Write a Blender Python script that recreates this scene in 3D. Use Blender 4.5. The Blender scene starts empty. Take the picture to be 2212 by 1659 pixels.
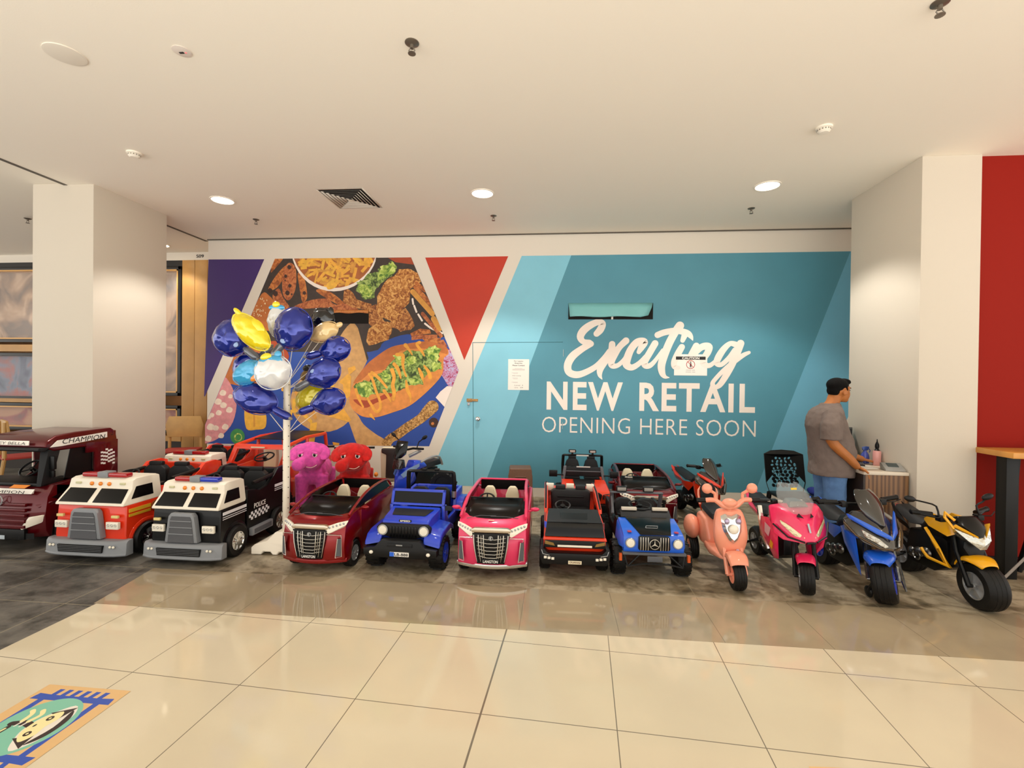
import bpy, bmesh, math, random
from mathutils import Vector, Matrix, Euler
random.seed(11)
PI = math.pi
SC = bpy.context.scene
COL = SC.collection

# ---------------------------------------------------------------- camera
cam_d = bpy.data.cameras.new('camera')
cam = bpy.data.objects.new('camera', cam_d); COL.objects.link(cam)
cam_d.sensor_fit = 'HORIZONTAL'; cam_d.sensor_width = 36; cam_d.lens = 36 * 1017.827 / 2212
cam_d.clip_start = .05; cam_d.clip_end = 100
YAW, PITCH, ROLL = -0.0954, -0.0075, 0.0118
_f = Vector((math.sin(YAW), math.cos(YAW), 0)); _r = Vector((math.cos(YAW), -math.sin(YAW), 0)); _u = Vector((0, 0, 1))
_f2 = _f * math.cos(PITCH) + _u * math.sin(PITCH); _u2 = _u * math.cos(PITCH) - _f * math.sin(PITCH)
_r3 = _r * math.cos(ROLL) + _u2 * math.sin(ROLL); _u3 = _u2 * math.cos(ROLL) - _r * math.sin(ROLL)
cam.matrix_world = Matrix(((_r3.x, _u3.x, -_f2.x, 0), (_r3.y, _u3.y, -_f2.y, 0), (_r3.z, _u3.z, -_f2.z, 1.5), (0, 0, 0, 1)))
SC.camera = cam

# ---------------------------------------------------------------- light and exposure
SC.view_settings.view_transform = 'Standard'; SC.view_settings.look = 'None'
SC.view_settings.exposure = 0.04; SC.view_settings.gamma = 1.0; SC.view_settings.use_curve_mapping = False
SC.cycles.use_denoising = True
SC.cycles.max_bounces = 8; SC.cycles.diffuse_bounces = 5; SC.cycles.glossy_bounces = 4; SC.cycles.transparent_max_bounces = 12
SC.cycles.sample_clamp_indirect = 6
WORLD_STRENGTH = 2.15
world = bpy.data.worlds.new('mall_ambient'); SC.world = world; world.use_nodes = True
wn = world.node_tree.nodes['Background']; wn.inputs['Color'].default_value = (1.0, .968, .91, 1)
_tc = world.node_tree.nodes.new('ShaderNodeTexCoord'); _sx = world.node_tree.nodes.new('ShaderNodeSeparateXYZ'); _mr = world.node_tree.nodes.new('ShaderNodeMapRange')
world.node_tree.links.new(_tc.outputs['Generated'], _sx.inputs[0]); world.node_tree.links.new(_sx.outputs[2], _mr.inputs['Value']); world.node_tree.links.new(_mr.outputs['Result'], wn.inputs['Strength'])
# added light: world made stronger from below to brighten the ceiling
_mr.inputs['From Min'].default_value = -.35; _mr.inputs['From Max'].default_value = .35
_mr.inputs['To Min'].default_value = WORLD_STRENGTH * 1.5; _mr.inputs['To Max'].default_value = WORLD_STRENGTH * .55
CEIL = 3.39

def spot(x, y, z, power, color=(1, .96, .89), angle=112, blend=.35, size=.07):
    d = bpy.data.lights.new('downlight_beam', 'SPOT'); d.energy = power; d.color = color
    d.spot_size = math.radians(angle); d.spot_blend = blend; d.shadow_soft_size = size
    o = bpy.data.objects.new('downlight_beam', d); COL.objects.link(o); o.location = (x, y, z)
    return o

# ---------------------------------------------------------------- materials
def lin(h):
    if isinstance(h, str):
        h = h.lstrip('#'); c = [int(h[i:i + 2], 16) / 255 for i in (0, 2, 4)]
    else: c = list(h)
    return tuple(v / 12.92 if v <= .04045 else ((v + .055) / 1.055) ** 2.4 for v in c) + (1,)
_M = {}
def mat(name, color=None, rough=.5, metal=0, coat=0, emit=0, noise=0, nscale=20, bump=0, bscale=60, alpha=1, trans=0, spec=.5, sheen=0, flake=0):
    """one procedural material per name; noise varies the colour, bump roughens the relief"""
    if name in _M: return _M[name]
    m = bpy.data.materials.new(name); m.use_nodes = True; _M[name] = m
    nt = m.node_tree; b = nt.nodes['Principled BSDF']; c = lin(color)
    b.inputs['Base Color'].default_value = c; b.inputs['Roughness'].default_value = rough; b.inputs['Metallic'].default_value = metal
    b.inputs['Coat Weight'].default_value = coat; b.inputs['Coat Roughness'].default_value = .04; b.inputs['Specular IOR Level'].default_value = spec
    if trans: b.inputs['Transmission Weight'].default_value = trans
    if alpha < 1: b.inputs['Alpha'].default_value = alpha
    if emit: b.inputs['Emission Color'].default_value = c; b.inputs['Emission Strength'].default_value = emit
    if sheen: b.inputs['Sheen Weight'].default_value = sheen; b.inputs['Sheen Roughness'].default_value = .4
    tc = nt.nodes.new('ShaderNodeTexCoord')
    if noise:
        n = nt.nodes.new('ShaderNodeTexNoise'); n.inputs['Scale'].default_value = nscale; n.inputs['Detail'].default_value = 4
        nt.links.new(tc.outputs['Object'], n.inputs['Vector'])
        r = nt.nodes.new('ShaderNodeValToRGB'); e = r.color_ramp.elements
        e[0].position = .3; e[1].position = .7
        e[0].color = tuple(max(0, v * (1 - noise)) for v in c[:3]) + (1,); e[1].color = tuple(min(1, v * (1 + noise)) for v in c[:3]) + (1,)
        nt.links.new(n.outputs['Fac'], r.inputs['Fac']); nt.links.new(r.outputs['Color'], b.inputs['Base Color'])
    if flake:
        v = nt.nodes.new('ShaderNodeTexVoronoi'); v.inputs['Scale'].default_value = 900
        nt.links.new(tc.outputs['Object'], v.inputs['Vector'])
        mr = nt.nodes.new('ShaderNodeMapRange'); mr.inputs['To Min'].default_value = rough; mr.inputs['To Max'].default_value = rough + flake
        nt.links.new(v.outputs['Distance'], mr.inputs['Value']); nt.links.new(mr.outputs['Result'], b.inputs['Roughness'])
    if bump:
        n2 = nt.nodes.new('ShaderNodeTexNoise'); n2.inputs['Scale'].default_value = bscale; n2.inputs['Detail'].default_value = 3
        nt.links.new(tc.outputs['Object'], n2.inputs['Vector'])
        bn = nt.nodes.new('ShaderNodeBump'); bn.inputs['Strength'].default_value = bump; bn.inputs['Distance'].default_value = .01
        nt.links.new(n2.outputs['Fac'], bn.inputs['Height']); nt.links.new(bn.outputs['Normal'], b.inputs['Normal'])
    return m
def voro(name, cols, scale=60, rough=.6, kind='F1'):
    """patchy two or three colour print (crumb, lettuce, onion)"""
    if name in _M: return _M[name]
    m = bpy.data.materials.new(name); m.use_nodes = True; _M[name] = m
    nt = m.node_tree; b = nt.nodes['Principled BSDF']; b.inputs['Roughness'].default_value = rough
    tc = nt.nodes.new('ShaderNodeTexCoord'); n = nt.nodes.new('ShaderNodeTexNoise'); n.inputs['Scale'].default_value = scale; n.inputs['Detail'].default_value = 3; n.inputs['Distortion'].default_value = 1.2
    nt.links.new(tc.outputs['Object'], n.inputs['Vector'])
    r = nt.nodes.new('ShaderNodeValToRGB'); e = r.color_ramp.elements
    ps = [.36, .5, .62, .7][:len(cols)]
    while len(e) < len(cols): e.new(.5)
    for i, cc in enumerate(cols): e[i].position = ps[i]; e[i].color = lin(cc)
    nt.links.new(n.outputs['Fac'], r.inputs['Fac']); nt.links.new(r.outputs['Color'], b.inputs['Base Color'])
    return m

BLK = mat('black_plastic', '#0b0b0b', .42, spec=.3); BLK2 = mat('charcoal_plastic', '#1a1b1d', .5, spec=.3, bump=.15, bscale=300)
GLOSSBLK = mat('gloss_black', '#060607', .16, spec=.3)
TINT = mat('dark_tinted_pane', '#0c0b0c', .22, spec=.25)
RUB = mat('tyre_black', '#0e0d0c', .5, spec=.3, bump=.2, bscale=200)
CHR = mat('chrome', '#d9d9d6', .12, metal=1); SIL = mat('silver_plastic', '#a9abad', .3, metal=.6)
GREY = mat('grey_plastic', '#83868a', .45); GREYD = mat('dark_grey_plastic', '#55575c', .5)
WHT = mat('white_plastic', '#efe6d4', .35); CREAM = mat('cream_plastic', '#e0d3b4', .5)
LENS = mat('clear_lens', '#f1ead8', .12, coat=.5); AMBER = mat('amber_lens', '#f08a1a', .2, coat=.5); REDL = mat('red_lens', '#a81318', .15, coat=.6)
PAPER = mat('white_paper', '#f4efe6', .7); INK = mat('black_ink', '#1c1a1a', .6)
LETW = mat('white_lettering', '#eeebe4', .5)

# ---------------------------------------------------------------- mesh building
class MB:
    def __init__(s): s.bm = bmesh.new(); s.T = Matrix.Identity(4)
    def v(s, p): return s.bm.verts.new(s.T @ Vector(p))
    def face(s, vs):
        try: return s.bm.faces.new(vs)
        except ValueError: return None
    def poly(s, pts): return s.face([s.v(p) for p in pts])
    def box(s, x0, x1, y0, y1, z0, z1):
        c = [s.v((x, y, z)) for x in (x0, x1) for y in (y0, y1) for z in (z0, z1)]
        for f in ((0, 1, 3, 2), (4, 6, 7, 5), (0, 4, 5, 1), (2, 3, 7, 6), (0, 2, 6, 4), (1, 5, 7, 3)): s.face([c[i] for i in f])
        return s
    def prism(s, pts, a, b, ax='x'):
        """extrude a 2D outline between a and b: ax='x' outline is (y,z), 'y' is (x,z), 'z' is (x,y)"""
        f = {'x': lambda p, t: (t, p[0], p[1]), 'y': lambda p, t: (p[0], t, p[1]), 'z': lambda p, t: (p[0], p[1], t)}[ax]
        A = [s.v(f(p, a)) for p in pts]; B = [s.v(f(p, b)) for p in pts]
        s.face(A[::-1]); s.face(B); n = len(pts)
        for i in range(n): s.face([A[i], A[(i + 1) % n], B[(i + 1) % n], B[i]])
        return s
    def hull(s, pts):
        vs = [s.v(p) for p in pts]
        r = bmesh.ops.convex_hull(s.bm, input=vs)
        junk = [g for g in r['geom_interior'] if isinstance(g, bmesh.types.BMVert)] + [g for g in r['geom_unused'] if isinstance(g, bmesh.types.BMVert)]
        if junk: bmesh.ops.delete(s.bm, geom=list(set(junk)), context='VERTS')
        return s
    def hull2(s, pts): return s.hull(pts).hull([(-x, y, z) for x, y, z in pts])
    def symhull(s, pts): return s.hull(pts + [(-x, y, z) for x, y, z in pts])
    def loft(s, rings, cap=True, closed=True):
        R = [[s.v(p) for p in r] for r in rings]; n = len(R[0])
        for a, b in zip(R, R[1:]):
            for i in range(n if closed else n - 1): s.face([a[i], a[(i + 1) % n], b[(i + 1) % n], b[i]])
        if cap and closed: s.face(R[0][::-1]); s.face(R[-1])
        return s
    def tube(s, pts, r, n=8, cap=True, sm=0):
        pts = [Vector(p) for p in pts]
        rr = r if isinstance(r, (list, tuple)) else [r] * len(pts)
        if sm:
            P = []; Q = []
            for i in range(len(pts) - 1):
                p0, p1, p2, p3 = pts[max(i - 1, 0)], pts[i], pts[i + 1], pts[min(i + 2, len(pts) - 1)]
                for k in range(sm):
                    t = k / sm; P.append(.5 * (2 * p1 + (p2 - p0) * t + (2 * p0 - 5 * p1 + 4 * p2 - p3) * t * t + (3 * p1 - p0 - 3 * p2 + p3) * t ** 3)); Q.append(rr[i] * (1 - t) + rr[i + 1] * t)
            pts = P + [pts[-1]]; rr = Q + [rr[-1]]
        rings = []; up = None
        for i, p in enumerate(pts):
            d = (pts[min(i + 1, len(pts) - 1)] - pts[max(i - 1, 0)]).normalized()
            if up is None: up = Vector((0, 0, 1)) if abs(d.z) < .9 else Vector((1, 0, 0))
            a = d.cross(up).normalized(); up = a.cross(d).normalized()
            rings.append([p + (a * math.cos(2 * PI * k / n) + up * math.sin(2 * PI * k / n)) * rr[i] for k in range(n)])
        return s.loft(rings, cap)
    def cyl(s, p0, p1, r0, r1=None, n=20): return s.tube([p0, p1], [r0, r0 if r1 is None else r1], n)
    def lathe(s, prof, c=(0, 0, 0), ax='z', n=24):
        """prof: (radius, height) pairs about the axis through c"""
        f = {'z': lambda r, h, a: (r * math.cos(a), r * math.sin(a), h), 'x': lambda r, h, a: (h, r * math.cos(a), r * math.sin(a)), 'y': lambda r, h, a: (r * math.cos(a), h, r * math.sin(a))}[ax]
        rings = [[tuple(c[j] + q for j, q in enumerate(f(max(r, 1e-4), h, 2 * PI * k / n))) for k in range(n)] for r, h in prof]
        return s.loft(rings)
    def ell(s, c, r, rot=(0, 0, 0), n=16):
        m = Matrix.Translation(c) @ Euler(rot).to_matrix().to_4x4() @ Matrix.Diagonal((*(r if isinstance(r, (tuple, list)) else (r, r, r)), 1))
        bmesh.ops.create_uvsphere(s.bm, u_segments=n, v_segments=max(6, n * 2 // 3), radius=1, matrix=s.T @ m); return s
    def torus(s, c, R, r, ax='z', n=24, k=8, a0=0, a1=2 * PI):
        f = {'z': lambda x, y, h: (x, y, h), 'x': lambda x, y, h: (h, x, y), 'y': lambda x, y, h: (x, h, y)}[ax]
        full = abs(a1 - a0 - 2 * PI) < 1e-6; m = n if full else n + 1
        rings = []
        for i in range(m):
            a = a0 + (a1 - a0) * i / n
            rings.append([tuple(c[j] + q for j, q in enumerate(f((R + r * math.cos(b)) * math.cos(a), (R + r * math.cos(b)) * math.sin(a), r * math.sin(b)))) for b in [2 * PI * t / k for t in range(k)]])
        if full: rings.append(rings[0])
        s.loft(rings, cap=not full)
        if full: bmesh.ops.remove_doubles(s.bm, verts=s.bm.verts[:], dist=1e-6)
        return s
    def rot(s, loc=(0, 0, 0), e=(0, 0, 0), sc=1): s.T = Matrix.Translation(loc) @ Euler(e).to_matrix().to_4x4() @ Matrix.Scale(sc, 4); return s
    def taper(s, f):
        for v in s.bm.verts: v.co = Vector(f(*v.co))
        return s
    def build(s, name, m=None, parent=None, bev=0, seg=2, ang=35, sub=0, remesh=0, smooth=0, mats=None):
        bmesh.ops.recalc_face_normals(s.bm, faces=s.bm.faces[:])
        if bev:
            s.bm.normal_update()
            ed = [e for e in s.bm.edges if len(e.link_faces) == 2 and e.calc_face_angle(0) > math.radians(28)]
            if ed: bmesh.ops.bevel(s.bm, geom=ed, offset=bev, offset_type='OFFSET', segments=seg, profile=.6, affect='EDGES', clamp_overlap=True)
        me = bpy.data.meshes.new(name); s.bm.to_mesh(me); s.bm.free()
        for x in (mats or [m]): me.materials.append(x)
        me.polygons.foreach_set('use_smooth', [True] * len(me.polygons))
        if not remesh: me.set_sharp_from_angle(angle=math.radians(ang))
        o = bpy.data.objects.new(name, me); COL.objects.link(o)
        if parent is not None: o.parent = parent
        if remesh:
            md = o.modifiers.new('fuse', 'REMESH'); md.mode = 'VOXEL'; md.voxel_size = remesh; md.use_smooth_shade = True
        if smooth:
            md = o.modifiers.new('relax', 'SMOOTH'); md.factor = .6; md.iterations = smooth
        if sub:
            md = o.modifiers.new('round', 'SUBSURF'); md.levels = sub; md.render_levels = sub
        return o
def thing(name, label, cat, loc=(0, 0, 0), rz=0, group=None, rx=0, ry=0):
    o = bpy.data.objects.new(name, None); COL.objects.link(o); o.empty_display_size = .1
    o.location = loc; o.rotation_euler = (rx, ry, rz); o['label'] = label; o['category'] = cat
    if group: o['group'] = group
    return o
def tag(o, label, cat, group=None):
    o['label'] = label; o['category'] = cat
    if group: o['group'] = group
    return o
def struct(o): o['kind'] = 'structure'; return o
def text(s, parent, x0, x1, z0, z1, y=0, m=None, name='lettering', bold=0, shear=0, T=None, space=1.0):
    """flat letters fitted to the box x0..x1, z0..z1 in the plane y, facing -y; T moves them elsewhere"""
    cu = bpy.data.curves.new('text', 'FONT'); cu.body = s; cu.size = 1; cu.offset = bold; cu.shear = shear; cu.extrude = 0; cu.resolution_u = 3; cu.space_character = space
    t = bpy.data.objects.new('text', cu); COL.objects.link(t)
    dg = bpy.context.evaluated_depsgraph_get(); dg.update()
    me = bpy.data.meshes.new_from_object(t.evaluated_get(dg)); bpy.data.objects.remove(t); bpy.data.curves.remove(cu)
    xs = [v.co.x for v in me.vertices]; ys = [v.co.y for v in me.vertices]
    ax, bx, ay, by = min(xs), max(xs), min(ys), max(ys)
    for v in me.vertices:
        X = x0 + (v.co.x - ax) / (bx - ax) * (x1 - x0); Z = z0 + (v.co.y - ay) / (by - ay) * (z1 - z0)
        v.co = (X, y, Z)
    _b = bmesh.new(); _b.from_mesh(me); bmesh.ops.remove_doubles(_b, verts=_b.verts[:], dist=1e-5); bmesh.ops.recalc_face_normals(_b, faces=_b.faces[:])
    for f in _b.faces:
        f.smooth = False
        if f.normal.y > 0: f.normal_flip()
    _b.to_mesh(me); _b.free()
    if T is not None: me.transform(T)
    me.name = name; me.materials.clear(); me.materials.append(m or LETW)
    o = bpy.data.objects.new(name, me); COL.objects.link(o)
    if parent is not None: o.parent = parent
    return o
def copy_tree(o, parent=None):
    c = o.copy(); COL.objects.link(c)
    if parent is not None: c.parent = parent
    for ch in [k for k in o.children]: copy_tree(ch, c)
    return c
def squash(t, z0, k):
    """lower everything of a thing that stands above z0"""
    for o in t.children_recursive:
        if o.type != 'MESH' or 'spare' in o.name or (o.parent and 'spare' in o.parent.name): continue
        for v in o.data.vertices:
            if v.co.z > z0: v.co.z = z0 + (v.co.z - z0) * k
def shorten(t, y0, k):
    for o in t.children_recursive:
        if o.type == 'MESH' and 'rear_wheel' not in o.name and not (o.parent and 'rear_wheel' in o.parent.name):
            for v in o.data.vertices:
                if v.co.y > y0: v.co.y = y0 + (v.co.y - y0) * k
def circle2(cx, cy, r, n=16, a0=0, a1=2 * PI): return [(cx + r * math.cos(a0 + (a1 - a0) * i / n), cy + r * math.sin(a0 + (a1 - a0) * i / n)) for i in range(n + (0 if abs(a1 - a0 - 2 * PI) < 1e-6 else 1))]
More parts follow.
